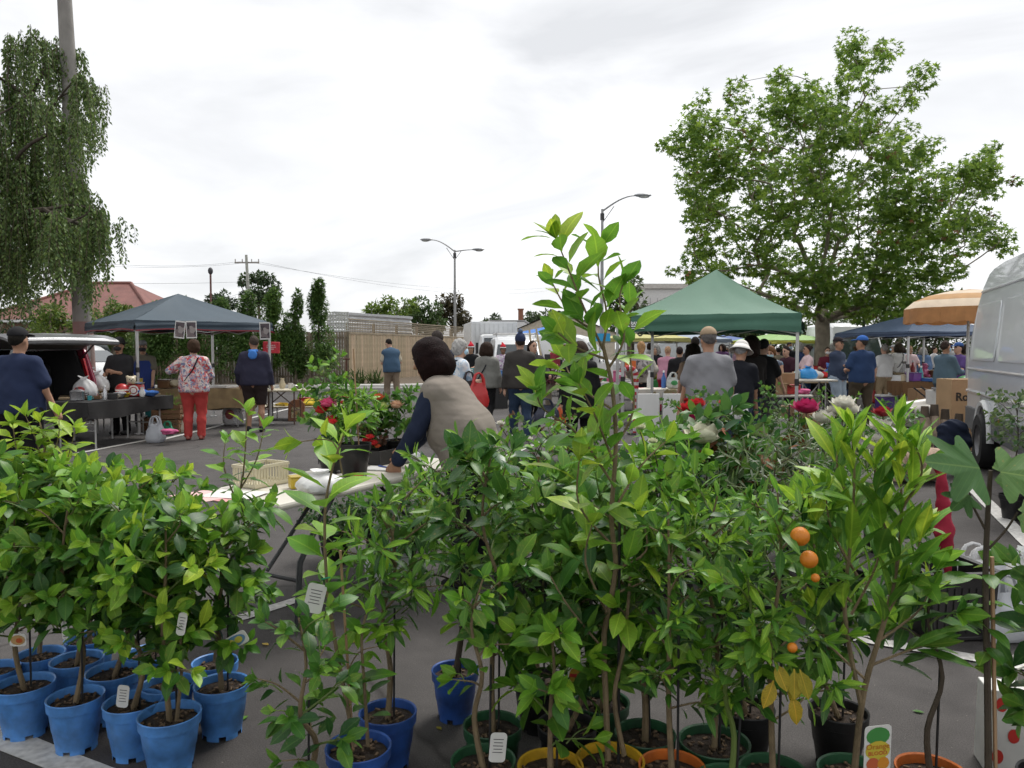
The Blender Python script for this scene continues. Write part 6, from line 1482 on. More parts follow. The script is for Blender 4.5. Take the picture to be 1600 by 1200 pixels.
y = p.loc.y; px_shoots(p, y, [([(765, 780), (745, 735), (735, 712)], dict(r0=.003, r1=.0015, leaf=.11, gap=.028, mk='gloss', tip='gloss', start=.4)), ([(775, 780), (790, 730), (800, 705)], dict(r0=.003, r1=.0015, leaf=.11, gap=.028, mk='gloss', tip='gloss', start=.4))]); p.finish()
p = citrus('small leggy citrus with a hanging white tag in a green pot', 755, 1188, 'green', 905, 55, nb=5, leaf=.07, gap=.045, lo=.4, seed=154, group=GN, mk='mid', tip='light', sub=1, fin=False); plant_tag(p, 778, 1168, p.loc.y - .06, .052, .1, .08); p.finish()
p = citrus('lemon in a black pot with a printed picture tag', 886, 1132, 'black', 850, 66, nb=8, leaf=.088, gap=.036, lo=.3, seed=155, group=GN, mk=('dark', 'mid'), tip='mid', fin=False)
plant_tag(p, 902, 1059, p.loc.y - .12, .062, .098, -.08, [(0, .01, .028, .03, (.45, .3, .04)), (0, -.022, .024, .018, (.50, .62, .45)), (-.008, -.018, .013, .015, (.55, .5, .04)), (.01, -.02, .012, .014, (.6, .55, .06))], [('LEMON', .013, .026, (.5, .2, .02))]); MB().box((0, -.003, .008), (.052, .001, .012), (0, .25, 0)).build('red_band', M('tag_red', (.45, .03, .03)), p.t.children[-1] if False else [c for c in p.t.children if c.name.startswith('plant_tag')][0]); p.finish()
citrus('sparse citrus in the left yellow pot', 860, 1196, 'yellow', 985, 58, nb=6, leaf=.085, gap=.04, lo=.3, seed=156, group=GN, mk='mid', tip='light', sub=1)
citrus('large-leaved citrus in the green pot behind the right yellow pot', 940, 1096, 'green', 770, 80, nb=10, leaf=.105, gap=.036, lo=.35, seed=157, group=GN, mk=('dark', 'mid'), tip='mid')
citrus('large-leaved citrus with bowed trunk in the open green pot', 1008, 1146, 'green', 790, 82, nb=10, leaf=.098, gap=.036, lo=.36, seed=158, group=GN, mk=('dark', 'mid'), tip=('light', 'mid'), lean_px=-35, trunk=.013)
citrus('narrow-leaved citrus in the orange pot beside the open green pot', 1050, 1198, 'orange', 800, 72, nb=11, leaf=.062, gap=.024, kind='narrow', lo=.4, seed=159, group=GN, mk=('mid', 'dark'), tip=('light', 'mid'), lean_px=-10)
citrus('dense dark citrus in the wide green pot', 1116, 1158, 'green', 775, 88, nb=14, leaf=.07, gap=.026, kind='narrow', lo=.36, seed=160, group=GN, mk=('dark', 'dark', 'mid'), tip=('mid', 'light'), R=.12)
# the tallest lemon
p = Plant('tallest lemon tree with large pale leaves in the right yellow pot', rimloc(953, 1187), seed=170, group=GN); pot_parts(p.t, 'yellow', .112, .2, 7); y = p.loc.y
big = dict(r0=.0045, r1=.002, leaf=.102, gap=.029, mk=('lemon', 'light'), tip=('young', 'lemon'), start=.12, tipfrac=.45, out=.85, rise=.65)
px_shoots(p, y, [([(950, 1187), (946, 1080), (944, 990), (962, 890), (955, 810), (962, 700), (957, 610), (942, 540)], dict(r0=.0105, r1=.006, leaf=.11, gap=.075, mk=('mid', 'lemon'), tip='lemon', start=.42, out=1.0, tipn=0)),
    ([(975, 1180), (960, 1090), (975, 1010), (985, 900)], dict(r0=.009, r1=.005, leaf=.1, gap=.07, mk=('dark', 'mid'), tip='mid', start=.4)),
    ([(942, 545), (912, 480), (890, 425), (870, 375)], dict(big, gap=.02, tipn=6, dy=-.05)), ([(942, 545), (948, 490), (935, 430), (938, 385)], dict(big, dy=.12)), ([(925, 515), (890, 490), (862, 440)], dict(big, leaf=.09, dy=.1)), ([(945, 560), (905, 545), (872, 520)], dict(big, dy=-.15)), ([(948, 580), (975, 530), (968, 470), (975, 440)], dict(big, leaf=.09, gap=.05)),
    ([(957, 640), (900, 600), (880, 560)], dict(big, mk=('mid', 'lemon'), dy=.15)), ([(958, 720), (930, 650), (905, 600)], dict(big, dy=-.1)), ([(960, 760), (905, 680), (850, 640), (838, 610)], dict(big, leaf=.11, dy=-.2)), ([(960, 700), (990, 640), (985, 560), (985, 480)], dict(big, gap=.055, dy=.1)), ([(958, 800), (1000, 730), (1040, 690)], dict(big, dy=.1)),
    ([(955, 850), (905, 790), (905, 720)], dict(big, leaf=.12, gap=.045, tip='young', tipfrac=.8, dy=-.15)), ([(962, 890), (1010, 860), (1000, 800)], dict(big, leaf=.12, gap=.05, tip='young', tipfrac=.8, dy=-.1)), ([(950, 960), (915, 880), (925, 820)], dict(big, leaf=.11, gap=.045, mk=('mid', 'dark'), dy=-.1)), ([(948, 1020), (890, 950), (860, 900)], dict(big, mk=('dark', 'mid'), tip='mid')), ([(955, 930), (1020, 900), (1060, 850)], dict(big, mk=('mid', 'dark'), tip='mid'))])
MB().tube([(.03, .02, .15), (.03, .03, 1.0)], .005, 6).build('stake', blackm, p.t); plant_tag(p, 985, 1000, y + .1, .015, .09, .05); p.finish()
# kumquat with fruit
p = citrus('kumquat with orange fruit in a green pot at the bottom edge', 1208, 1204, 'green', 770, 88, nb=14, leaf=.075, gap=.028, kind='narrow', lo=.32, seed=161, group=GN, mk=('mid', 'dark', 'light'), tip=('light', 'mid'), fin=False)
orange = M('orange_peel', (.62, .20, .012), rough=.4, var=.08, bump=.25, bscale=220)
y = p.loc.y
for a, b, rr in ((1250, 838, 15), (1264, 874, 14), (1274, 903, 7), (1238, 1012, 8)):
    q = A(a, b, y - .2) - p.loc; MB().ball(q, rr * (y - .2) / FPX, 16, 10).build('fruit', orange, p.t, smooth=True)
for k in range(6): p.leaf(A(1225 + p.r.uniform(-25, 40), 1060 + p.r.uniform(-40, 40), y - .15) - p.loc, (p.r.uniform(-.5, .5), -.3, -.9), (0, -1, .4), .085, 'yellow')
p.finish()
# upright bright plant with long leaves
p = Plant('upright citrus with long bright green leaves and a blood orange tag', rimloc(1335, 1206), seed=171, group=GN); pot_parts(p.t, 'green', .112, .2, 8); y = p.loc.y
up_ = dict(r0=.005, r1=.002, leaf=.13, gap=.019, mk=('mid', 'light'), tip=('young', 'light'), kind='narrow', start=.3, tipfrac=.35, out=.55, rise=.8, tipn=5)
px_shoots(p, y, [([(1335, 1206), (1350, 1080), (1385, 960), (1405, 860), (1408, 760), (1402, 665)], dict(up_, r0=.011, start=.42)), ([(1345, 1100), (1320, 960), (1330, 840), (1335, 740), (1330, 672)], dict(up_, r0=.008, start=.35)), ([(1385, 960), (1425, 890), (1440, 830)], up_), ([(1340, 900), (1300, 830), (1290, 770)], up_), ([(1400, 860), (1370, 790), (1368, 730)], up_), ([(1406, 800), (1440, 740), (1432, 700)], up_), ([(1335, 800), (1310, 740), (1308, 705)], up_), ([(1375, 1000), (1430, 960), (1450, 930)], dict(up_, mk=('dark', 'mid'))), ([(1350, 1060), (1290, 1000), (1270, 950)], dict(up_, mk=('dark', 'mid'))), ([(1360, 1040), (1410, 1020), (1440, 1010)], dict(up_, mk=('dark',), tip='mid')), ([(1330, 940), (1280, 880), (1265, 800)], up_), ([(1330, 960), (1370, 880), (1380, 800)], up_)])
plant_tag(p, 1371, 1172, y - .16, .082, .155, -.05, [(0, .045, .036, .028, (.06, .25, .06)), (0, .0, .038, .03, (.55, .45, .05)), (-.014, -.042, .02, .02, (.5, .12, .05)), (.018, -.042, .018, .02, (.6, .25, .03))], [('Orange', .024, .005, (.45, .12, .02)), ('BLOOD', .017, -.014, (.5, .02, .03))]); p.finish()
p = citrus('lemon seedling with forked green stems left of the upright citrus', 1140, 1222, 'green', 905, 60, nb=5, leaf=.08, gap=.045, lo=.4, seed=162, group=GN, mk='mid', tip='light', sub=1, lean_px=25, stem=stem_green)
citrus('leggy citrus in an orange pot right of the blood orange', 1455, 1204, 'orange', 890, 50, nb=4, leaf=.10, gap=.055, lo=.6, seed=163, group=GN, mk=('mid', 'dark'), tip=('light', 'mid'), sub=1, stem=stem_dark)
citrus('dark-leaved citrus cut off by the right edge', 1650, 1214, 'black', 880, 66, nb=9, leaf=.095, gap=.04, lo=.3, seed=164, group=GN, mk=('dark',), tip='mid')
citrus('mid green citrus behind the kumquat', 1165, 1105, 'black', 800, 80, nb=12, leaf=.07, gap=.028, kind='narrow', lo=.35, seed=166, group=GN, mk=('mid', 'dark'), tip=('light', 'mid'))
citrus('dark citrus behind the upright citrus', 1310, 1110, 'black', 800, 84, nb=12, leaf=.078, gap=.03, lo=.35, seed=167, group=GN, mk=('dark', 'mid'), tip='mid')
citrus('bushy citrus behind the lemon in the black pot', 842, 1060, 'black', 745, 84, nb=13, leaf=.078, gap=.03, lo=.34, seed=168, group=GN, mk=('mid', 'dark'), tip=('light', 'mid'))
# fig at the right
p = Plant('young fig with broad lobed leaves tied to a cane', rimloc(1545, 1235), cat='fig', name='potted_fig', seed=172); pot_parts(p.t, 'black', .11, .2, 9); y = p.loc.y
px_shoots(p, y, [([(1545, 1235), (1543, 1050), (1540, 900), (1545, 780), (1548, 735)], dict(r0=.011, r1=.006, leaf=0)), ([(1542, 860), (1570, 830), (1590, 800)], dict(r0=.004, r1=.003, leaf=0)), ([(1541, 830), (1520, 790), (1515, 770)], dict(r0=.004, r1=.003, leaf=0))])
for a, b, dx, dz, sz in ((1538, 735, -1, .22, .18), (1552, 738, 1, -.06, .15), (1590, 800, .6, -.2, .1), (1515, 770, -.5, -.3, .08)): p.leaf(A(a, b, y - .05) - p.loc, (dx, -.25, dz), (0.1, -.75, .65), sz, 'fig', 'lobed')
for k in range(14): a = p.r.uniform(0, 6.28); p.leaf(A(1542, p.r.uniform(890, 1020), y) - p.loc, (math.cos(a), math.sin(a), -.1), (0, 0, 1), .085, 'mid')
MB().tube([A(1556, 1230, y) - p.loc, A(1550, 870, y) - p.loc], .006, 6).build('cane', M('cane', (.35, .22, .12)), p.t); p.finish(stem=stem_dark)

# ---- nursery stock in black pots behind: leaves too fine to pick apart are joined
def petals(c, r, col, name, t, n=16, seed=0):
    rr = random.Random(seed); V = []; F = []
    bv, bf = leaf_shape('round', -.28, .2)
    P, Dd, Uu, S = [], [], [], []
    for k in range(n):
        f = k / n; a = k * GR; el = .15 + 1.15 * (1 - f); d = Vector((math.cos(a) * math.cos(el), math.sin(a) * math.cos(el), math.sin(el))); P.append(Vector(c) - Vector((0, 0, r * .35))); Dd.append(d); Uu.append(Vector((-math.cos(a) * math.sin(el), -math.sin(a) * math.sin(el), math.cos(el)))); S.append(r * (1.05 + .35 * f))
    V, F = scatter((bv * np.array((1.35, 1, 1)), bf), P, Dd, Uu, S)
    return link(name, mesh_np(name, V, F, M('petal_%d_%d' % (int(col[0] * 999), int(col[1] * 999)), col, rough=.5, var=.12, scale=30, trans=.25), True), t)
GS = 'nursery plants in black pots behind the citrus'
def stock(label, px, y, top, spread, leaf, gap, mk, tip, kind='citrus', nb=12, seed=0, flowers=(), lo=.25, cat='potted plant', name='potted_plant', pot=True, up=.8, H0=.16, stem=stem_dark, out=.9, sub=2):
    loc = (X(px, y), y, 0); p = Plant(label, loc, cat, name, GS, seed)
    if pot: pot_parts(p.t, 'black', .115, .22, seed)
    p.bush((0, 0, H0), A(px, top, y).z - H0, lo, spread * y / FPX, nb, leaf, gap, mk, tip, kind, .009, up, seed and .03, sub=sub, out=out)
    for i, (a, b, r, col) in enumerate(flowers):
        q = A(a, b, y - .22) - p.loc; petals(q, 1.3 * r * y / FPX, col, 'flower', p.t, 18, seed + i); p.stem.tube([Vector((0, 0, .3)).lerp(q, .35), Vector((0, 0, .3)).lerp(q, .7) + Vector((.01, 0, 0)), q - Vector((0, 0, .02))], [.005, .004, .003], 5)
    p.finish(0, stem)
crim, mag, wh, redf = (.45, .01, .03), (.42, .01, .10), (.72, .70, .62), (.5, .015, .02)
stock('shrub with round dark leaves left of the tallest lemon', 838, 4.6, 700, 66, .08, .034, ('mid', 'dark'), 'light', seed=201)
stock('shrub with reddish young growth and white buds', 868, 5.4, 668, 60, .05, .026, ('grey', 'mid'), ('red', 'light'), kind='round', seed=202, flowers=((782, 662, 5, wh), (805, 685, 6, wh), (826, 686, 5, wh)))
stock('low gardenia in a black pot beside the lone blue pot', 805, 4.45, 820, 55, .06, .028, ('dark', 'mid'), 'mid', seed=203)
stock('leafy lemon stock right of the tallest lemon', 1010, 4.5, 720, 66, .09, .034, ('mid', 'dark'), 'light', seed=204)
stock('citrus stock with pale blossom and broad leaves', 1055, 4.3, 690, 60, .11, .045, ('lemon', 'mid'), ('lemon', 'light'), seed=205, flowers=((1000, 668, 7, (.6, .62, .4)), (1020, 690, 6, (.6, .62, .4))))
stock('magnolia with rusty leaf undersides and one white bloom', 1110, 4.9, 672, 66, .13, .045, ('gloss', 'grey', 'rust'), ('mid', 'gloss'), seed=206, flowers=((1098, 682, 24, (.78, .76, .62)),), up=.9)
stock('magnolia with a closed bud right of the white bloom', 1165, 4.8, 700, 60, .12, .042, ('gloss', 'rust', 'grey'), ('gloss', 'mid'), seed=207)
stock('rose bush with crimson blooms by the man in grey shirt', 1085, 6.2, 625, 50, .045, .028, ('dark', 'grey'), 'mid', kind='round', seed=208, flowers=((1078, 640, 13, redf), (1090, 632, 10, redf), (1076, 655, 10, mag), (1132, 630, 7, redf)), lo=.4)
stock('rose bush with one large magenta bloom', 1245, 5.6, 650, 62, .045, .026, ('dark', 'grey'), 'mid', kind='round', seed=209, flowers=((1260, 639, 16, mag),), lo=.4)
stock('rose bush with white blooms beside the magenta rose', 1305, 5.8, 640, 52, .045, .026, ('dark', 'grey'), ('mid', 'light'), kind='round', seed=210, flowers=((1288, 655, 14, wh), (1318, 632, 14, wh), (1328, 642, 12, wh), (1305, 642, 10, wh)), lo=.4)
stock('rose bush with white and dark red blooms near the logs', 1378, 5.7, 650, 46, .045, .026, ('dark', 'grey'), 'mid', kind='round', seed=211, flowers=((1376, 668, 13, wh), (1368, 690, 12, wh), (1379, 646, 11, (.3, .01, .02)), (1360, 700, 10, wh)), lo=.4)
stock('young rose with small leaves between the magnolia and the boxes', 1190, 6.0, 640, 52, .042, .026, ('dark', 'grey'), 'mid', kind='round', seed=212, lo=.35)
stock('olive tree with fine grey leaves behind the kumquat', 1218, 4.3, 705, 85, .062, .018, ('olive', 'olive', 'grey'), 'olive', kind='olive', seed=213, nb=16, up=.5)
stock('second olive tree leaning over the magnolias', 1290, 4.7, 700, 78, .06, .018, ('olive', 'grey'), 'olive', kind='olive', seed=214, nb=14, up=.45)
stock('dark shrub with rust-tinged leaves behind the olives', 1262, 5.2, 690, 66, .10, .038, ('gloss', 'rust', 'dark'), 'mid', seed=215)
stock('bright mock orange in the middle of the nursery stock', 1070, 4.0, 775, 62, .055, .022, ('mid', 'light'), 'light', kind='narrow', seed=216, nb=14)
stock('leafy shrub under the magnolias', 1150, 4.0, 790, 66, .07, .03, ('dark', 'mid'), 'mid', seed=217)
stock('dark shrub in front of the roses', 1330, 4.4, 760, 62, .08, .032, ('dark', 'mid'), 'mid', seed=218)
stock('narrow-leaved shrub at the woman in beige vest', 790, 5.1, 760, 56, .06, .026, ('mid', 'grey'), 'light', kind='narrow', seed=219)
stock('pale leafed shrub behind the tallest lemon', 930, 5.2, 690, 58, .07, .03, ('mid', 'light'), 'light', seed=220)
stock('round-leaved shrub behind the mandarin', 905, 4.4, 770, 62, .075, .03, ('mid', 'dark'), 'mid', seed=221)
stock('low box hedge plant under the left half of the table', 520, 5.4, 830, 60, .03, .014, ('dark',), 'dark', kind='round', seed=222, nb=16, lo=.1)
stock('low box hedge plant under the middle of the table', 590, 5.6, 815, 56, .03, .014, ('dark',), 'dark', kind='round', seed=223, nb=16, lo=.1)
stock('leafy shrub under the right end of the table', 655, 5.9, 760, 52, .05, .024, ('dark', 'mid'), 'mid', seed=224, lo=.1)
stock('small hedge plant right of the box hedges under the table', 625, 5.1, 850, 50, .04, .018, ('dark', 'mid'), 'mid', kind='round', seed=225, nb=14, lo=.1)
stock('fine leaved shrub at the far right edge', 1590, 6.8, 630, 46, .05, .03, ('grey', 'dark'), 'grey', kind='round', seed=226, lo=.5)
# fallen leaves on the asphalt
fr = random.Random(44)
for a, b, mk, lb in ((388, 1118, 'light', 'green fallen leaf right of the last blue pot'), (408, 1108, 'mid', 'small curled leaf on the asphalt further right of the blue pots'), (152, 1165, 'light', 'fallen leaf between the front blue pots'), (690, 1140, 'yellow', 'yellow fallen leaf in front of the lone blue pot'), (420, 1008, 'yellow', 'yellow speck of a leaf near the table leg'), (1195, 1150, 'light', 'pale leaf on the asphalt beside the kumquat pot'), (560, 1000, 'yellow', 'dry leaf on the asphalt behind the single-stemmed lemon'), (1425, 1110, 'mid', 'leaf on the asphalt beside the upright citrus')):
    q = G(a, b, .006); an = fr.uniform(0, 6.28); sz = fr.uniform(.035, .07)
    o = link('fallen_leaf', leaf_mesh('citrus', mk, 0), None, q, an); o.scale = (sz, sz, sz * .4)
    tag(o, lb, 'leaf', 'fallen leaves on the asphalt')
# ================================================================== tables, wares and small things
USED = set()
def once(lb):
    assert lb not in USED, lb
    USED.add(lb); return lb
CN = {'red': (.42, .03, .03), 'white': (.66, .65, .62), 'blue': (.05, .14, .40), 'teal': (.04, .28, .30), 'yellow': (.55, .40, .04), 'green': (.05, .22, .07), 'brown': (.16, .09, .045), 'black': (.02, .02, .02), 'pink': (.55, .12, .25), 'purple': (.16, .06, .26), 'orange': (.55, .16, .02), 'steel': (.45, .45, .46), 'cream': (.55, .48, .34), 'grey': (.25, .25, .26)}
def ware(kind, cn, loc, s=1.0, rz=0.0, label=None, group=None, seed=0):
    col = CN[cn]; m = M('ware_%s_%s' % (cn, kind in ('pot', 'cup', 'bottle')), col, rough=.3 if cn != 'steel' else .25, metal=.8 if cn == 'steel' else 0, var=.08)
    t = thing({'pot': 'cooking_pot', 'cup': 'mug', 'book': 'book', 'bottle': 'bottle', 'bowl': 'bowl', 'box': 'storage_box', 'toy': 'soft_toy', 'heap': 'folded_clothes', 'vase': 'vase', 'tray': 'tray', 'lamp': 'table_lamp', 'ball': 'ball'}[kind], once(label), {'heap': 'clothes', 'toy': 'toy'}.get(kind, kind), loc, rz, group)
    if kind == 'pot':
        MB().lathe([(0, 0), (.09 * s, 0), (.1 * s, .01 * s), (.1 * s, .13 * s), (.104 * s, .135 * s)], 18).build('body', m, t, smooth=True); MB().lathe([(.104 * s, .137 * s), (.06 * s, .16 * s), (0, .168 * s)], 18).build('lid', m, t, smooth=True); MB().ball((0, 0, .18 * s), .016 * s).build('knob', blackm, t)
        MB().tube([(.1 * s, 0, .1 * s), (.15 * s, 0, .11 * s), (.15 * s, 0, .08 * s), (.1 * s, 0, .07 * s)], .008 * s, 5).build('handle', blackm, t)
    elif kind in ('cup', 'vase', 'bottle', 'bowl'):
        pr = {'cup': [(0, 0), (.035, 0), (.04, .09), (.036, .09), (.03, .01)], 'vase': [(0, 0), (.05, 0), (.075, .09), (.035, .19), (.05, .23), (.045, .23)], 'bottle': [(0, 0), (.036, 0), (.038, .15), (.015, .21), (.015, .25), (0, .25)], 'bowl': [(0, 0), (.04, 0), (.1, .07), (.096, .07), (.035, .012)]}[kind]
        MB().lathe([(a * s, b * s) for a, b in pr], 18).build('body', m, t, smooth=True)
        if kind == 'cup': MB().tube([(.038 * s, 0, .07 * s), (.065 * s, 0, .06 * s), (.065 * s, 0, .035 * s), (.037 * s, 0, .025 * s)], .006 * s, 5).build('handle', m, t, smooth=True)
        if kind == 'bottle': MB().lathe([(.018 * s, .245 * s), (.018 * s, .275 * s), (0, .278 * s)], 12).build('cap', wht, t)
    elif kind == 'book':
        MB().box((0, 0, .003 * s), (.16 * s, .23 * s, .006 * s)).box((0, 0, .037 * s), (.16 * s, .23 * s, .006 * s)).box((-.078 * s, 0, .02 * s), (.006 * s, .23 * s, .03 * s)).build('cover', m, t); MB().box((.002, 0, .02 * s), (.15 * s, .22 * s, .0275 * s)).build('pages', postm, t)
    elif kind == 'box':
        MB().box((0, 0, .06 * s), (.22 * s, .16 * s, .12 * s)).build('body', m, t, bevel=.008); MB().box((0, 0, .13 * s), (.232 * s, .172 * s, .02 * s)).build('lid', M('ware_lid_' + cn, [c * .7 for c in col], rough=.4), t, bevel=.006)
    elif kind == 'tray':
        MB().box((0, 0, .006), (.36 * s, .26 * s, .012)).box((.18 * s, 0, .02), (.012, .26 * s, .04)).box((-.18 * s, 0, .02), (.012, .26 * s, .04)).box((0, .13 * s, .02), (.36 * s, .012, .04)).box((0, -.13 * s, .02), (.36 * s, .012, .04)).build('body', m, t)
    elif kind == 'toy':
        blob('body', [ell((0, 0, .09 * s), (.07 * s, .06 * s, .09 * s)), ell((0, -.01, .21 * s), (.06 * s, .055 * s, .055 * s)), ell((-.045 * s, 0, .255 * s), (.022 * s,) * 3), ell((.045 * s, 0, .255 * s), (.022 * s,) * 3), cone((-.06 * s, -.02 * s, .13 * s), (-.11 * s, -.06 * s, .07 * s), .026 * s, .022 * s), cone((.06 * s, -.02 * s, .13 * s), (.11 * s, -.06 * s, .07 * s), .026 * s, .022 * s), cone((-.04 * s, -.02 * s, .04 * s), (-.06 * s, -.12 * s, .03 * s), .032 * s, .03 * s), cone((.04 * s, -.02 * s, .04 * s), (.06 * s, -.12 * s, .03 * s), .032 * s, .03 * s)], .014 * s, m, t)
        MB().ball((-.02 * s, -.062 * s, .225 * s), .007 * s, 6, 4).ball((.02 * s, -.062 * s, .225 * s), .007 * s, 6, 4).ball((0, -.068 * s, .205 * s), .009 * s, 6, 4).build('face', blackm, t)
    elif kind == 'heap':
        r = random.Random(seed); blob('fabric', [ell((r.uniform(-.1, .1) * s, r.uniform(-.06, .06) * s, (.035 + .02 * k) * s), (r.uniform(.1, .17) * s, r.uniform(.08, .13) * s, .045 * s)) for k in range(4)], .014 * s, cloth(col, 'w'), t, fold=.011 * s, seed=seed, cuts=[((0, 0, .001), (0, 0, -1))])
    elif kind == 'lamp':
        MB().lathe([(0, 0), (.06 * s, 0), (.02 * s, .03 * s), (.03 * s, .12 * s), (.012 * s, .2 * s)], 14).build('base', m, t, smooth=True); MB().lathe([(.1 * s, .18 * s), (.06 * s, .32 * s)], 18).build('lamp_shade', M('shade', (.55, .47, .34), trans=.3), t, smooth=True)
    elif kind == 'ball':
        MB().ball((0, 0, .1 * s), .1 * s, 18, 12).build('body', m, t, smooth=True); MB().lathe([(.1005 * s, .09 * s), (.1012 * s, .1 * s), (.1005 * s, .11 * s)], 18).build('stripe', wht, t, smooth=True)
    return t
NUM = ['far left', 'left', 'centre left', 'middle', 'centre right', 'right', 'far right']
def spread(tlabel, loc, L_, D_, rz, H_, items, seed, group, s=1.0):
    r = random.Random(seed); n = len(items); d = Vector((math.cos(rz), math.sin(rz), 0)); w = Vector((-math.sin(rz), math.cos(rz), 0))
    for i, (k, c) in enumerate(items):
        f = (i + .5) / n - .5; p = Vector(loc) + d * f * (L_ - .25) + w * r.uniform(-.25, .25) * D_ + Vector((0, 0, H_ + .008))
        ware(k, c, p, s * r.uniform(.85, 1.25), r.uniform(-.6, .6), '%s %s %s of %s' % (c, {'heap': 'folded cloth', 'toy': 'soft toy', 'box': 'lidded box', 'pot': 'lidded pot', 'cup': 'mug'}.get(k, k), 'at the ' + NUM[min(6, i * 7 // n)], tlabel), group, seed + i)
galv = M('galvanised', (.42, .42, .41), rough=.4, metal=.5)
# ---- the nursery woman's table
TP = Vector((-1.02, 4.74, 0)); TR = math.radians(60)
table('cream folding trestle table in front of the woman in beige vest', TP, 1.75, .66, .74, TR, M('table_cream', (.56, .53, .46), rough=.5, var=.05, scale=2), M('leg_dark', (.05, .052, .055), rough=.45, metal=.3), bent=True)
def pot_on(label, px, py, z, R, h, H, leafkw, seed, flowers=(), spread_=.14):
    g = G(px, py, z); p = Plant(label, g, group='plants standing on the trestle table', seed=seed); pot_parts(p.t, 'black', R, h, seed)
    p.bush((0, 0, h * .86), H, .1, spread_, leafkw.get('nb', 9), leafkw['leaf'], leafkw['gap'], leafkw['mk'], leafkw['tip'], leafkw.get('kind', 'narrow'), .006, leafkw.get('up', .9))
    for i, (a, b, r, col) in enumerate(flowers): q = A(a, b, g.y - .14) - p.loc; petals(q, 1.9 * r * g.y / FPX, col, 'flower', p.t, 16, seed + i); p.stem.tube([Vector((0, 0, h)).lerp(q, .3), Vector((0, 0, h)).lerp(q, .7), q], .003, 5)
    return p
p = pot_on('black pot with narrow-leaved flowering plant and cane on the trestle table', 554, 744, .74, .105, .2, .30, dict(leaf=.07, gap=.022, mk=('mid', 'light'), tip='light', nb=12), 301, ((520, 660, 4, redf), (547, 657, 3, redf), (498, 633, 0.1, redf)))
MB().tube([(.03, 0, .15), (.0, 0, .78)], .005, 6).build('cane', M('cane', (.35, .22, .12)), p.t); p.finish(0, stem_green)
pot_on('black pot with pink flowering plant behind the caned pot', 520, 738, .74, .10, .18, .36, dict(leaf=.06, gap=.03, mk=('mid', 'dark'), tip='mid', kind='round', nb=9), 302, ((512, 632, 7, (.6, .08, .2)), (502, 642, 6, redf), (518, 656, 5, redf))).finish(0, stem_green)
pot_on('black pot with young leafy tree at the back of the trestle table', 512, 724, .74, .09, .17, .52, dict(leaf=.055, gap=.03, mk=('mid', 'grey'), tip='light', kind='citrus', nb=9), 303, (), .16).finish(0, stem_green)
pot_on('potted rose with peach and orange blooms beside the woman in beige vest', 618, 716, .74, .09, .13, .30, dict(leaf=.06, gap=.03, mk=('mid', 'dark'), tip='mid', kind='round', nb=10), 304, ((620, 634, 6, (.6, .38, .25)), (597, 637, 6, (.5, .6, .2)), (592, 622, 5, (.5, .1, .03)))).finish(0, stem_green)
pot_on('potted rose with small leaves at the back of the black tray', 590, 718, .74, .085, .13, .26, dict(leaf=.055, gap=.03, mk=('mid', 'dark'), tip='mid', kind='round', nb=9), 305).finish(0, stem_green)
pot_on('small begonia with red flowers behind the caned pot', 577, 722, .74, .07, .1, .10, dict(leaf=.04, gap=.02, mk=('dark', 'red'), tip='red', kind='round', nb=10), 306, ((572, 690, 4, redf), (584, 693, 4, redf), (578, 684, 4, redf), (590, 698, 3, (.5, .1, .1))), .08).finish(0, stem_green)
t = thing('nursery_tray', 'black nursery tray at the woman\'s hand on the trestle table', 'tray', G(598, 719, .742), TR)
MB().box((0, 0, .01), (.42, .3, .02)).box((0, .145, .05), (.42, .012, .09)).box((0, -.145, .05), (.42, .012, .09)).box((.205, 0, .05), (.012, .28, .09)).box((-.205, 0, .05), (.012, .28, .09)).build('body', M('tray_black', (.035, .033, .032), rough=.5), t)
# cream basket
t = thing('plastic_basket', 'cream slotted plastic basket on the table end', 'basket', G(408, 757, .742), TR)
cm = M('basket_cream', (.58, .53, .38), rough=.5)
MB().box((0, 0, .006), (.30, .22, .012)).build('bottom', cm, t)
mb = MB()
for s in (-1, 1):
    for z in (.02, .15): mb.box((0, s * .11, z), (.31, .012, .022)); mb.box((s * .15, 0, z), (.012, .21, .022))
mb.build('rim', cm, t)
pm = MB().box((0, 0, .085), (.012, .006, .12)).mesh('slat', cm)
for k in range(12):
    for s in (-1, 1): o = link('slat', pm, t); o.location = (-.143 + k * .026, s * .109, 0)
for k in range(8):
    for s in (-1, 1): o = link('slat', pm, t); o.location = (s * .149, -.092 + k * .0263, 0); o.rotation_euler = (0, 0, 1.5708)
t.scale = (.82, .82, .78)
bag('white plastic bag slumped on the table beside the basket', G(505, 768, .742), .26, .12, .2, (.68, .68, .66), .4, False, 3, trans=.15)
ware('box', 'yellow', G(468, 762, .742), .5, .5, 'small yellow lidded box against the white bag on the trestle table')
bag('crumpled clear plastic bag by the woman\'s hand', G(640, 722, .742), .16, .1, .13, (.5, .52, .53), .2, False, 8, trans=.35)
t = thing('paper_sheets', 'pink paper sheets hanging over the table\'s near left corner', 'paper', G(348, 776, .744), TR)
for k, (x, y, a, c) in enumerate(((0, 0, .1, (.62, .28, .28)), (-.05, .09, -.12, (.66, .42, .40)), (.06, -.02, .3, (.62, .6, .57)))):
    MB().box((x, y, .001 + k * .002), (.21, .297, .0015), (0, 0, a)).build('sheet', M('paper_%d' % k, c, rough=.7, var=.05), t)
t = thing('order_pad', 'white order pad and pen near the woman\'s hand', 'notepad', G(596, 733, .742), TR + .3)
MB().box((0, 0, .004), (.15, .21, .008)).build('pages', postm, t); MB().bar((-.03, -.09, .013), (.05, .04, .013), .005, 6).build('pen', M('pen_blue', (.03, .08, .35), rough=.3), t)
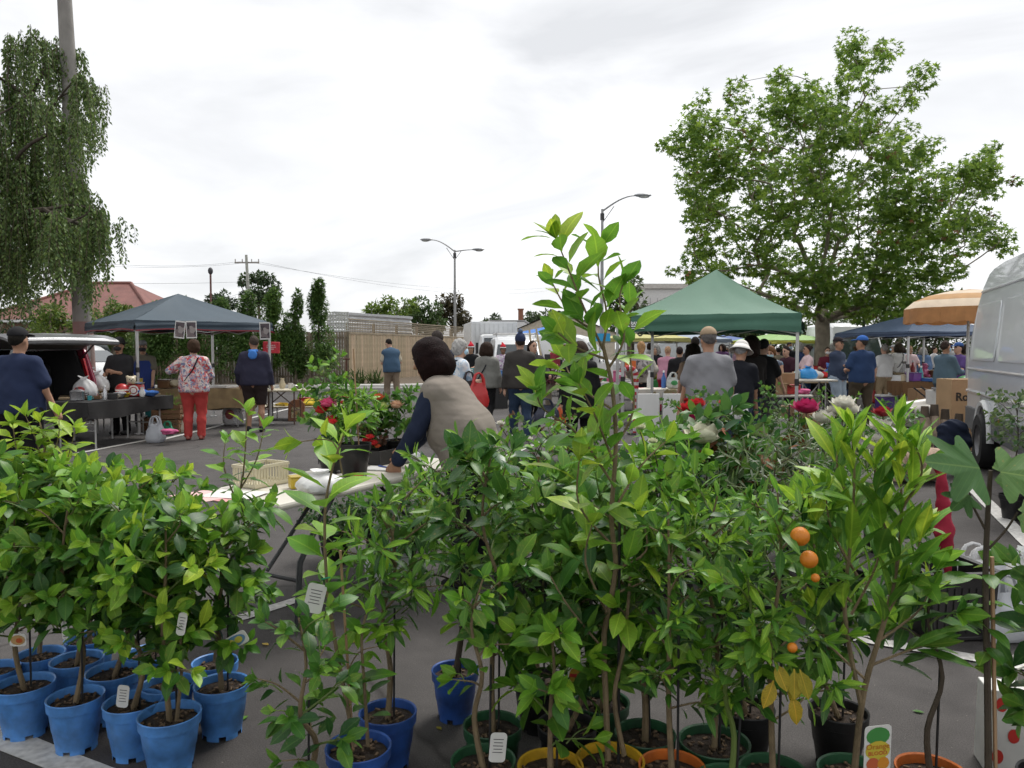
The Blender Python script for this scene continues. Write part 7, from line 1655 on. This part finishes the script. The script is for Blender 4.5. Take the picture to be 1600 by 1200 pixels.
ware('box', 'red', G(560, 748, .742), .25, .2, 'tiny red box in front of the caned pot on the table')
bag('big white carrier bag with green print under the table', G(606, 905, 0), .27, .47, .22, (.62, .63, .64), .3, True, 12, trans=.3, mark=(.05, .35, .12))
# ---- left stall
bc = M('black_cloth', (.016, .015, .015), rough=.9, var=.2, bump=.3, bscale=20)
a = Vector((X(100, 11.4), 11.4, 0)); b = Vector((X(236, 13.2), 13.2, 0)); ST = (a + b) / 2; SR = math.atan2((b - a).y, (b - a).x); SL = (b - a).length
table('metal-legged table draped in black at the left stall', ST, SL, .8, .72, SR, M('ply', (.3, .22, .13)), galv, cloth=bc, drop=.24, clothlabel='black cloth over the left stall table')
spread('the black-clothed table', ST, SL, .7, SR, .73, [('pot', 'steel'), ('cup', 'steel'), ('tray', 'brown'), ('cup', 'white'), ('bowl', 'cream'), ('ball', 'red'), ('toy', 'cream'), ('book', 'yellow')], 401, 'wares on the left stall')
spread('the black-clothed table', ST + Vector((.22, -.05, 0)), SL * .9, .5, SR, .73, [('cup', 'teal'), ('bottle', 'steel'), ('box', 'black'), ('cup', 'cream'), ('heap', 'grey'), ('bowl', 'yellow'), ('vase', 'white'), ('heap', 'blue'), ('book', 'brown')], 408, 'wares on the left stall', .75)
t = thing('kitchen_scale', 'red kitchen scale with a round white dial on the black-clothed table', 'scale', (X(211, 12.75), 12.75, .735), .1)
MB().prism([(-.13, 0), (.13, 0), (.10, .2), (-.10, .2)], -.1, .1).build('body', M('scale_red', (.40, .03, .03), rough=.3), t, bevel=.02)
for r_, c_, d_ in ((.085, (.7, .7, .68), -.104), (.06, (.35, .05, .06), -.107), (.045, (.7, .68, .66), -.110)):
    MB().add([(r_ * math.cos(2 * math.pi * j / 24), d_, .1 + r_ * math.sin(2 * math.pi * j / 24)) for j in range(24)], [tuple(range(24))]).build('dial', M('dial_%d' % int(r_ * 1000), c_), t)
MB().lathe([(0, .21), (.13, .21), (.14, .23)], 20).build('weighing_pan', M('pan', (.5, .5, .5), metal=.7, rough=.3), t, smooth=True)
for i, (px, y, lb) in enumerate(((178, 13.9, 'left of two yellow crates behind the black-clothed table'), (203, 14.1, 'right of two yellow crates behind the black-clothed table'))):
    q = A(px, 608, y); carton(lb, (q.x, y, q.z - .06), (.38, .28, .24), .2 * i, (.42, .30, .03), 'plastic_crate', 'crate', False, 'yellow crates')
table('low bench holding the yellow crates', Vector((X(190, 14.0), 14.0, 0)), 1.2, .5, .70, .2, M('ply', (.3, .22, .13)), galv, name='bench')
for i, (px, py, y, w, lb) in enumerate(((132, 600, 12.6, .34, 'white bag with red print beside the open tailgate'), (152, 592, 13.2, .36, 'plump white bag right of the tailgate'), (142, 586, 13.4, .3, 'rear white bag of the pile by the tailgate'))):
    q = A(px, py + 8, y); bag(lb, (q.x, y, max(.72, q.z - .12) if i else .73), w, .34, .28, (.66, .66, .66), .3 * i, False, 20 + i, mark=(.4, .04, .04) if i == 0 else None, group='white bags at the left stall')
table('slatted stand under the white bags', Vector((X(143, 13.1), 13.1, 0)), 1.0, .8, .72, .5, M('ply', (.3, .22, .13)), galv, name='stand')
hess = M('hessian', (.27, .19, .10), rough=.95, var=.25, scale=6, bump=.4, bscale=60)
HS = Vector((X(318, 15.2), 15.2, 0))
table('hessian-draped table under the navy canopy', HS, 1.9, .7, .74, .05, M('ply', (.3, .22, .13)), galv, cloth=hess, drop=.42, clothlabel='brown hessian cloth under the navy canopy')
spread('the hessian table', HS, 1.9, .6, .05, .75, [('box', 'brown'), ('heap', 'cream'), ('bottle', 'teal'), ('book', 'white'), ('tray', 'white'), ('bowl', 'blue')], 420, 'wares on the hessian table')
for i, (px, y, z, c) in enumerate(((262, 13.9, 0, 'lower wooden crate beside the canopy front pole'), (262, 13.9, .26, 'upper wooden crate holding greens beside the canopy front pole'), (245, 14.3, .0, 'wooden crate behind the clear white bag'))):
    crate(c, (X(px, y), y, z), (.5, .36, .25), .1 * i, (.19, .10, .05), True, 'wooden crates at the left stall', 'wooden_crate')
p = Plant('bunch of leafy greens in the upper wooden crate', (X(262, 13.9), 13.9, .30), cat='vegetables', name='leafy_greens', seed=77); p.bush((0, 0, 0), .26, .1, .16, 10, .1, .03, ('mid', 'light'), 'light', 'strap', .004, .9); p.finish(0)
ware('box', 'teal', (X(240, 14.3), 14.3, .26), 1.3, .1, 'teal lidded box on the wooden crate behind the clear bag')
bag('large clear-white carrier bag standing on the asphalt before the stall', G(243, 691, 0), .27, .42, .22, (.55, .57, .60), 0, True, 31, trans=.4)
bag('cream handbag on the ground beside the red trousers', G(283, 676, 0), .3, .32, .16, (.58, .53, .42), .2, True, 32, trans=.0, name='handbag')
bag('small green and pink bag behind the clear carrier bag', G(262, 680, 0), .2, .24, .16, (.03, .25, .14), .2, True, 33, trans=.0)
ware('heap', 'pink', G(262, 679, .16), .7, 0, 'pink cloth in the small green bag', seed=5)
bag('tall white carrier bag against the hessian table', G(364, 664, 0), .36, .62, .26, (.62, .62, .62), -.1, True, 34, trans=.25, mark=(.35, .1, .1), group='white bags at the left stall')
BT = Vector((X(438, 15.6), 15.6, 0))
table('bric-a-brac table beside the man in navy hoodie', BT, 1.1, .6, .70, 0, M('ply_pale', (.5, .45, .33)), M('leg_rust', (.10, .05, .035)))
spread('the bric-a-brac table', BT, 1.1, .5, 0, .70, [('heap', 'grey'), ('bowl', 'white'), ('vase', 'cream'), ('cup', 'white'), ('bowl', 'steel')], 430, 'wares on the bric-a-brac table')
BL = Vector((X(490, 16.6), 16.6, 0))
table('low display bench on the asphalt by the framed picture', BL, 2.2, .7, .3, .02, M('ply_pale', (.5, .45, .33)), galv, name='low_bench')
spread('the low display bench', BL, 2.2, .6, .02, .3, [('book', 'white'), ('tray', 'yellow'), ('book', 'blue'), ('box', 'red'), ('heap', 'yellow'), ('book', 'cream'), ('toy', 'pink'), ('ball', 'red'), ('box', 'white')], 440, 'wares on the low display bench', 1.2)
t = thing('framed_picture', 'arched wooden framed picture leaning by the low bench', 'picture', G(463, 658, 0), .15)
fr_ = MB(); arch = [(-.17, 0), (.17, 0), (.17, .36), (.12, .42), (.06, .46), (-.06, .46), (-.12, .42), (-.17, .36)]
fr_.prism(arch, -.02, .02); o = fr_.build('frame', M('frame_wood', (.24, .10, .045), rough=.5, var=.15), t, bevel=.01); o.rotation_euler = (-.2, 0, 0)
o2 = MB().box((0, -.024, .18), (.20, .008, .22)).build('picture', pattern('still_life', [(.4, .35, .18), (.12, .16, .06), (.35, .2, .08), (.5, .45, .3)], 22), t); o2.rotation_euler = (-.2, 0, 0)
t = thing('iron_stand', 'rusty iron garden stake behind the trestle table plants', 'stake', (X(541, 18), 18, 0)); MB().bar((0, 0, 0), (0, 0, 1.3), .02, 6).build('shaft', M('rust', (.09, .03, .02)), t); MB().bar((-.08, 0, 1.28), (.08, 0, 1.28), .018, 6).build('handle', M('rust', (.09, .03, .02)), t)
# ---- things people hold
bag('red shopping bag hanging from the grey-haired woman\'s arm', A(748, 637, 10.3), .27, .46, .14, (.50, .03, .03), .3, True, 41, trans=.0, name='shopping_bag')
bag('black shopping bag beside the red one', A(733, 634, 10.4), .26, .46, .12, (.02, .02, .024), .2, True, 42, trans=.0, name='shopping_bag')
q = A(853, 662, 12.4); nb_ = bag('navy bag with white lettering carried by the man in beanie', (q.x, 12.4, max(.05, q.z)), .40, .40, .2, (.02, .025, .05), .1, True, 43, trans=.0, name='shopping_bag')
text('ICE', .12, wht, nb_, (.03, -.115, .1), (math.radians(90), .25, 0), bold=.004)
q = A(1002, 590, 15.75); blob('backpack', [ell((0, 0, 0), (.17, .09, .24)), ell((0, -.07, -.06), (.13, .06, .12))], .02, pattern('backpack_print', [(.16, .15, .15), (.32, .30, .3), (.08, .08, .09), (.4, .38, .37)], 13), None).location = (q.x, 15.72, 1.18)
bp = bpy.data.objects['backpack']; tag(bp, 'grey patterned backpack on the blonde woman', 'backpack')
def bunch(label, px, py, y, col, n, sp, seed):
    c = A(px, py, y); t = thing('flower_bunch', label, 'flowers', c); r = random.Random(seed); st = MB()
    for k in range(n):
        q = Vector((r.gauss(0, sp), r.gauss(0, sp * .6), r.gauss(0, sp * 1.1))); petals(q, .035, col, 'flower', t, 12, seed + k); st.bar(q, (0, 0, -.3), .003, 4)
    st.build('stems', stem_green, t); MB().lathe([(.02, -.34), (.05, -.2), (.10, -.04)], 12).build('wrapping', M('wrap_paper', (.25, .2, .16), trans=.2), t)
bunch('bunch of red flowers in the hand of the man in grey shirt', 1083, 640, 8.05, redf, 12, .055, 51)
bag('white carrier bag in the right hand of the man in grey shirt', A(1152, 655, 8.2) , .2, .26, .12, (.66, .66, .66), 0, True, 44)
bag('green and white carrier bag below the white bucket hat', A(1157, 705, 8.6), .17, .42, .1, (.05, .34, .13), 0, True, 45, trans=.1)
# ---- right of centre
fl = pattern('rose_oilcloth', [(.60, .57, .50), (.62, .58, .52), (.35, .05, .07), (.58, .55, .48), (.30, .25, .14), (.6, .57, .5)], 9)
RT = Vector((X(1036, 15.0), 15.0, 0))
table('table with a rose-patterned oilcloth under the green canopy', RT, 1.15, .7, .74, 0, M('ply', (.3, .22, .13)), galv, cloth=fl, drop=.26, clothlabel='rose-patterned oilcloth under the green canopy')
spread('the oilcloth table', RT, 1.1, .5, 0, .75, [('bottle', 'white'), ('bottle', 'blue'), ('box', 'cream')], 450, 'wares on the oilcloth table')
bag('white and green bag on the oilcloth table', RT + Vector((.18, -.1, .755)), .26, .3, .16, (.62, .64, .62), .1, True, 46, mark=(.06, .3, .1))
KT = Vector((X(1210, 13.4), 13.4, 0))
table('pale folding table piled with cardboard boxes at the green canopy', KT, 1.15, .6, .73, 0, M('table_pale', (.55, .52, .45)), M('leg_dark', (.05, .052, .055)))
carton('long open cardboard box at the front of the pale folding table', KT + Vector((-.12, -.12, .735)), (.52, .28, .18), 0, (.34, .215, .12))
carton('tall cardboard box behind the red box', KT + Vector((.22, .18, .735)), (.42, .22, .34), .05, (.36, .23, .125), open_=False)
ware('box', 'red', KT + Vector((.27, -.08, .735)), 1.2, .2, 'bright red lidded box on the pale folding table')
ware('heap', 'pink', KT + Vector((.46, -.14, .735)), .7, .2, 'pink and white cloth at the right end of the pale folding table', seed=6)
ware('pot', 'steel', KT + Vector((.02, .18, .735)), .9, .2, 'steel lidded pot behind the long cardboard box')
BTb = Vector((X(1268, 15.6), 15.6, 0))
table('small table with blue bag near the plane tree', BTb, .9, .5, .9, 0, M('table_pale', (.55, .52, .45)), galv)
bag('bright blue cooler bag beside the plane tree trunk', BTb + Vector((-.05, 0, .91)), .34, .26, .22, (.03, .27, .62), .1, False, 47, trans=.0, name='cooler_bag')
bag('pale jug-like bag left of the blue cooler bag', BTb + Vector((-.28, 0, .91)), .14, .22, .12, (.45, .52, .5), .1, False, 48)
CT = Vector((X(1256, 18.4), 18.4, 0))
table('clothes table behind the silver canopy post', CT, 2.2, .8, .75, .1, M('ply', (.3, .22, .13)), galv)
spread('the clothes table by the tree', CT, 2.1, .6, .1, .76, [('heap', 'black'), ('heap', 'pink'), ('heap', 'blue'), ('heap', 'white'), ('heap', 'red'), ('heap', 'green')], 460, 'clothes on the table by the tree', 1.6)
for i, (px, y, lb, c) in enumerate(((1205, 690, 'white carton with red ring print under the pale table', (.6, .59, .57)), (1262, 680, 'upright cardboard box below the magenta rose', (.33, .21, .115)), (1225, 665, 'brown carton in shade under the pale table', (.22, .14, .08)))):
    q = G(px, y, 0); carton(lb, q, (.42, .34, .38), .1 * i, c, open_=False, group='cartons under the pale table')
# white boards and wire trolley
for i, (px, w, lb) in enumerate(((1014, .27, 'left white display board behind the nursery plants'), (1052, .24, 'right white display board behind the nursery plants'))):
    t = thing('display_board', lb, 'board', (X(px, 9.4), 9.4, 0), .05); MB().box((0, 0, .66), (w, .02, .62)).build('panel', white_pl, t, bevel=.005)
    for s in (-1, 1): MB().bar((s * w / 2, .02, 0), (s * w / 2, .02, .99), .011, 6).build('leg', galv, t)
    MB().bar((-w / 2, .02, .2), (w / 2, .02, .2), .009, 6).build('rail', galv, t)
t = thing('metal_trolley', 'chrome folding trolley with a white disc near the tallest lemon', 'trolley', (X(985, 8.6), 8.6, 0), .2)
for s in (-1, 1):
    MB().tube([(s * .2, -.2, .02), (s * .2, .25, .03), (s * .2, .3, .75)], .011, 6).build('side_tube', galv, t); wv = MB().lathe([(.0, -.02), (.07, -.02), (.075, 0), (.07, .02), (0, .02)], 14); wv.v = [(s * .24 + c, .25 + a_, .08 + b_) for a_, b_, c in wv.v]; wv.build('wheel', blackm, t)
for y_, z_ in ((-.2, .02), (.1, .03), (.3, .4), (.3, .75)): MB().bar((-.2, y_, z_), (.2, y_, z_), .009, 6).build('cross_tube', galv, t)
wv = MB().lathe([(0, -.01), (.1, -.008), (.11, 0), (.1, .008), (0, .01)], 20); wv.v = [(a_, -.22 + c, .3 + b_) for a_, b_, c in wv.v]; wv.build('white_disc', white_pl, t, smooth=True)
# candy cane
t = thing('candy_cane', 'tall red and white striped candy cane decoration', 'decoration', (X(994, 13.6), 13.6, 0)); N_ = 26
path = [Vector((0, 0, 1.05 * k / 18)) for k in range(19)] + [Vector((-.13 + .13 * math.cos(a), 0, 1.05 + .13 * math.sin(a))) for a in [math.pi * k / 8 for k in range(1, 9)]]
rw = (M('cane_red', (.5, .03, .04), rough=.3), M('cane_white', (.7, .68, .67), rough=.3)); mb = MB()
for k in range(len(path) - 1): mb.mi = k % 2; mb.tube([path[k], path[k + 1]], .05, 10, cap=False)
mb.build('cane', list(rw), t, smooth=True); MB().lathe([(0, .03), (.15, .03), (.16, 0)], 14).build('base', blackm, t)
t = thing('display_stall', 'toy stall post with bright signs behind the tall citrus', 'stall', (X(965, 15.5), 15.5, 0)); MB().box((0, 0, 1.0), (.06, .06, 2.0)).build('post', alu, t)
MB().box((-.3, 0, 1.75), (.3, .02, .16)).build('sign', M('sky_sign', (.03, .33, .62)), t); MB().box((-.25, .0, 1.08), (.32, .02, .3)).build('sign', white_pl, t); MB().box((.22, 0, 1.2), (.3, .02, .16)).build('sign', M('orange_sign', (.6, .14, .03)), t)
bag('bright orange tub left of the person in black coat', G(876, 668, 0), .26, .5, .24, (.62, .10, .01), 0, False, 49, trans=.0, name='tub', cat='tub')
# santa stall and flower stall by the fence
S1 = Vector((X(768, 20.6), 20.6, 0))
table('gift table of the women in santa hats', S1, 2.0, .8, .76, .05, M('ply', (.3, .22, .13)), galv, cloth=M('teal_cloth', (.04, .22, .26), rough=.8), drop=.3, clothlabel='teal cloth on the gift table')
spread('the gift table', S1, 1.9, .6, .05, .77, [('box', 'white'), ('box', 'teal'), ('bowl', 'white'), ('box', 'blue'), ('vase', 'teal'), ('toy', 'white')], 470, 'gifts on the santa table', 1.4)
for i, (px, lb) in enumerate(((775, 'left crimson pot before the gift table'), (787, 'right crimson pot before the gift table'))):
    t = thing('crimson_pot', lb, 'pot', (X(px, 19.6), 19.6, .55), group='crimson pots'); MB().lathe([(0, 0), (.1, 0), (.13, .24), (.12, .24), (.1, .05)], 16).build('body', M('crimson_glaze', (.35, .02, .07), rough=.3), t, smooth=True); MB().box((0, 0, -.275), (.2, .2, .545)).build('plinth', blackm, t)
far_tree('burgundy leaved shrub for sale at the flower stall', 857, 17.5, 565, 612, 20, (.13, .03, .045), n=9, per=120, leaf=.07, seed=90, cat='shrub', name='potted_shrub')
far_tree('second burgundy shrub behind the man in beanie', 842, 18.5, 570, 612, 14, (.10, .025, .04), n=8, per=100, leaf=.07, seed=91, cat='shrub', name='potted_shrub')
t = thing('leaning_board', 'tall pale timber frame leaning beside the white van', 'frame', (X(848, 22), 22, 0), .1)
for s in (-1, 1): MB().bar((s * .18, 0, 0), (s * .1 - .25, .3, 2.1), .03, 5).build('rail', M('pale_timber', (.5, .42, .28)), t)
for k in range(4): MB().bar((-.2 - .04 * k, .07 * k, .4 + .45 * k), (.14 - .07 * k, .07 * k, .4 + .45 * k), .02, 5).build('rung', M('pale_timber', (.5, .42, .28)), t)
kinds = ['box', 'heap', 'book', 'vase', 'bowl', 'toy', 'bottle', 'cup', 'tray', 'ball', 'pot']; cols = list(CN)
for i, (px, y, L_, nm, c) in enumerate(((885, 21, 1.8, 'the table right of the burgundy shrubs', 'cream'), (905, 25, 2.0, 'the far table by the blue canopy', 'white'), (985, 19, 1.8, 'the toy table beyond the candy cane', 'green'), (1030, 23, 2.0, 'the far table behind the pink jumper', 'grey'), (1130, 22, 2.0, 'the far table behind the bucket hat', 'purple'), (1205, 20, 1.8, 'the far table behind the tank top', 'black'), (1300, 20, 1.2, 'the table behind the folded arms', 'black'), (1418, 20.5, 1.8, 'the table of green cloths', 'brown'), (1452, 18.2, 1.6, 'the crate table under the slate canopy', 'brown'), (1500, 14.2, .8, 'the white table by the silver van', 'white'), (1395, 26, 2.2, 'the rack table far behind', 'blue'), (935, 18, 1.6, 'the table behind the tallest lemon', 'white'))):
    r = random.Random(500 + i); P_ = Vector((X(px, y), y, 0)); rz = r.uniform(-.2, .2)
    table('cloth-draped ' + nm[4:], P_, L_, .7, .74, rz, M('ply', (.3, .22, .13)), galv, cloth=cloth(CN[c], 'tc'), drop=.3, clothlabel='%s cloth draped over %s' % (c, nm))
    cs = cols[:]; r.shuffle(cs); ks = kinds[:]; r.shuffle(ks)
    spread(nm, P_, L_, .6, rz, .75, list(zip(ks, cs))[:7 if L_ > 1.4 else 4], 510 + i * 20, 'wares across the market', 1.5)
for i, (px, py, c, lb) in enumerate(((1425, 628, (.24, .14, .07), 'lower left brown carton under the crate table'), (1445, 630, (.26, .15, .08), 'lower right brown carton under the crate table'), (1436, 612, (.28, .17, .09), 'brown carton stacked between the two lower ones'))):
    q = A(px, py, 17.2); carton(lb, (q.x, 17.2, 0 if i < 2 else .31), (.34, .3, .3), .1 * i, c, open_=False, group='brown cartons under the crate table')
# folding chair, cooler, red bag
t = thing('folding_chair', 'white folding chair beside the purple cooler', 'chair', G(1402, 640, 0), -.4)
MB().box((0, 0, .43), (.42, .4, .03), (.05, 0, 0)).build('seat', white_pl, t, bevel=.008)
mb = MB().box((0, .26, .68), (.40, .02, .36), (-.22, 0, 0)).build('backrest', white_pl, t, bevel=.008)
for s in (-1, 1): MB().bar((s * .2, -.22, 0), (s * .2, .32, .88), .012, 6).build('leg', white_pl, t); MB().bar((s * .19, .24, 0), (s * .19, -.18, .44), .012, 6).build('leg', white_pl, t)
t = thing('cooler', 'purple cooler box with white lid left of the folding chair', 'cooler', G(1382, 640, 0), .1); MB().box((0, 0, .16), (.36, .28, .32)).build('body', M('cooler_purple', (.10, .05, .26), rough=.4), t, bevel=.02); MB().box((0, 0, .35), (.38, .3, .06)).build('lid', white_pl, t, bevel=.02)
bag('limp red bag on the asphalt behind the olive trousers', G(1368, 630, 0), .22, .5, .12, (.5, .03, .04), .3, True, 61, trans=.1)
# white moulded shell with crossed bars
t = thing('moulded_tub', 'white moulded plastic tub with black crossed bars before the cardboard box', 'tub', G(1452, 668, 0), -.35)
blob('shell', [cone((-.42, 0, .32), (.45, .05, .50), .17, .15, .08), cone((-.38, -.12, .28), (.3, -.12, .36), .12, .12, .06), ell((.35, 0, .6), (.3, .16, .06))], .02, M('tub_white', (.60, .58, .53), rough=.35, var=.05), t)
MB().box((-.36, -.26, .34), (.12, .03, .1)).build('inset', M('tub_inset', (.2, .2, .19), rough=.2), t, bevel=.02); MB().box((-.05, -.18, .1), (.8, .2, .18)).build('base', M('tub_base', (.25, .23, .2)), t, bevel=.03)
for a_, b_ in (((-.32, -.24, .78), (.32, -.3, .22)), ((-.2, -.24, .80), (.42, -.3, .30)), ((-.05, -.3, .2), (.3, -.3, .42))): MB().bar(a_, b_, .016, 6).build('bar', blackm, t)
# cardboard box with lettering
q = G(1500, 668, 0); bx_ = carton('tall cardboard box lettered in black beside the silver van', (X(1475, 11.6) + .24, 11.6, 0), (.46, .4, 1.05), .02, (.40, .26, .14), open_=False)
text('Rolle', .17, M('ink_black', (.03, .025, .02), rough=.8), bx_, (-.17, -.206, .75), (math.radians(90), 0, 0), bold=.004, align='LEFT')
# rustic log screen and stump
t = thing('log_screen', 'rustic upright half-log screen in front of the lettered box', 'log edging', (X(1470, 9.6), 9.6, 0), .15)
lb_ = M('log_wood', (.36, .28, .21), rough=.9, var=.35, scale=12, bump=.6, bscale=30); lt_ = M('log_top', (.10, .075, .055), rough=.95, var=.3)
for k, (x, h, tl) in enumerate(((-.16, .80, .0), (-.05, .82, .02), (.07, .76, .05), (.19, .70, .12))):
    o = MB().tube([(x, 0, .25), (x + tl * .5, .02, .55), (x + tl, .05, h - .14)], [.058, .056, .054], 9).build('log', lb_, t, smooth=True); MB().tube([(x + tl, .05, h - .145), (x + tl * 1.1, .055, h)], [.056, .045], 9).build('burnt_tip', lt_, o, smooth=True)
MB().box((0, .03, .28), (.5, .05, .08)).build('rail', lt_, t)
t = thing('log_round', 'thick pale log lying below the half-log screen', 'log', (X(1437, 8.7), 8.7, 0), .1); MB().tube([(-.26, 0, .2), (0, .01, .21), (.26, 0, .2)], [.19, .2, .19], 14).build('trunk', M('log_pale', (.42, .30, .22), rough=.9, var=.3, scale=14, bump=.7, bscale=35), t, smooth=True)
MB().tube([(-.268, 0, .2), (-.26, 0, .2)], [.15, .19], 14).build('cut_face', M('log_cut', (.5, .38, .24)), t)
o = blob('navy_jacket', [ell((0, 0, .52), (.19, .1, .15)), ell((.08, .0, .40), (.15, .1, .16)), ell((-.08, -.02, .36), (.14, .1, .16)), cone((.1, 0, .2), (.06, 0, .4), .1, .12)], .018, cloth((.016, .022, .042), 'jk'), None, fold=.018, seed=4); o.location = (X(1492, 9.2), 9.2, 0); tag(o, 'dark navy jacket thrown over the half-log screen by the van', 'jacket')
t = thing('garden_trowel', 'yellow handled tool resting on the pale log', 'tool', (X(1446, 8.5), 8.5, .43), .5); MB().bar((-.1, 0, 0), (.06, 0, .03), .016, 8).build('handle', M('tool_yellow', (.55, .35, .03), rough=.4), t); MB().box((-.18, 0, 0), (.16, .05, .012)).build('blade', white_pl, t)
# tub, folded umbrella and bags at the right
t = thing('black_tub', 'black square plastic tub holding the folded red umbrella', 'tub', (X(1488, 4.05), 4.05, 0), .1)
mb = MB()
for s in (-1, 1): mb.box((s * .17, 0, .19), (.012, .3, .34), (0, s * .08, 0)); mb.box((0, s * .145, .19), (.34, .012, .34), (-s * .08, 0, 0))
mb.box((0, 0, .02), (.32, .28, .02)); mb.build('body', M('tub_black', (.02, .019, .019), rough=.4), t, bevel=.004)
mb = MB()
for s in (-1, 1): mb.box((s * .19, 0, .36), (.035, .34, .02)); mb.box((0, s * .165, .36), (.35, .035, .02))
mb.build('rim', M('tub_black', (.02, .019, .019)), t)
for k in range(8): MB().box((-.14 + k * .04, -.152, .17), (.012, .008, .24), (.08, 0, 0)).build('rib', M('tub_black', (.02, .019, .019)), t)
t = thing('folded_umbrella', 'folded crimson garden umbrella standing in the black tub', 'umbrella', (X(1488, 4.05), 4.05, .03), .0)
cr_ = M('crimson_canvas', (.28, .008, .03), rough=.8, var=.2, scale=9, bump=.5, bscale=25)
blob('canvas', [cone((0, 0, .3), (-.005, 0, .45), .022, .026, .02), cone((-.005, 0, .45), (-.02, 0, .52), .032, .045, .03), cone((-.02, 0, .52), (-.025, 0, .66), .045, .034, .03), cone((-.025, 0, .66), (-.045, 0, .84), .032, .026, .02), ell((-.05, 0, .87), (.035, .03, .03))], .009, cr_, t, fold=.006, seed=2)
MB().bar((0, 0, 0), (-.05, 0, .93), .009, 8).build('pole', alu, t); MB().tube([(-.05, 0, .90), (-.045, .0, .93)], [.02, .012], 8).build('ferrule', blackm, t)
for i, (px, py, w, h, rz, c, lb) in enumerate(((1527, 880, .30, .26, .2, (.64, .64, .64), 'white plastic bag right of the black tub'), (1570, 905, .34, .30, -.3, (.62, .63, .66), 'white bag with red print behind the fig cane'), (1545, 860, .32, .16, .1, (.66, .66, .66), 'flat white bag lying behind the others'), (1605, 920, .3, .36, .4, (.58, .6, .66), 'white and blue bag at the right edge'), (1560, 960, .24, .34, .1, (.50, .52, .55), 'grey white bag standing nearest the fig cane'))):
    q = G(px, py + 35, 0); bag(lb, q, w, h, .24, c, rz, i % 2 == 0, 70 + i, mark=((.45, .04, .03) if i == 1 else ((.03, .08, .3) if i == 3 else None)), trans=.2, group='white bags by the fig')
q = G(1590, 1215, .0); y = 2.72; pb = thing('gift_bag', 'white gift bag with red polka dots at the bottom right corner', 'bag', (X(1622, y), y, 0), -.25)
MB().box((0, 0, .15), (.30, .12, .30), None, .96).build('body', M('gift_white', (.62, .61, .58), rough=.5), pb, bevel=.004)
for k, (x, z) in enumerate(((-.10, .25), (.0, .20), (.10, .26), (-.06, .14), (.06, .12), (-.11, .06), (.12, .17), (.0, .04))):
    MB().add([(x + .019 * math.cos(2 * math.pi * j / 18), -.0625 + z * .009, z + .026 * math.sin(2 * math.pi * j / 18)) for j in range(18)], [tuple(range(18))]).build('dot', M('dot_red', (.5, .03, .02)), pb)
for s in (-1, 1): MB().tube([(-.06, s * .05, .29), (-.05, s * .05, .38), (0, s * .05, .41), (.05, s * .05, .38), (.06, s * .05, .29)], .004, 5).build('handle', M('cord', (.5, .48, .42)), pb)
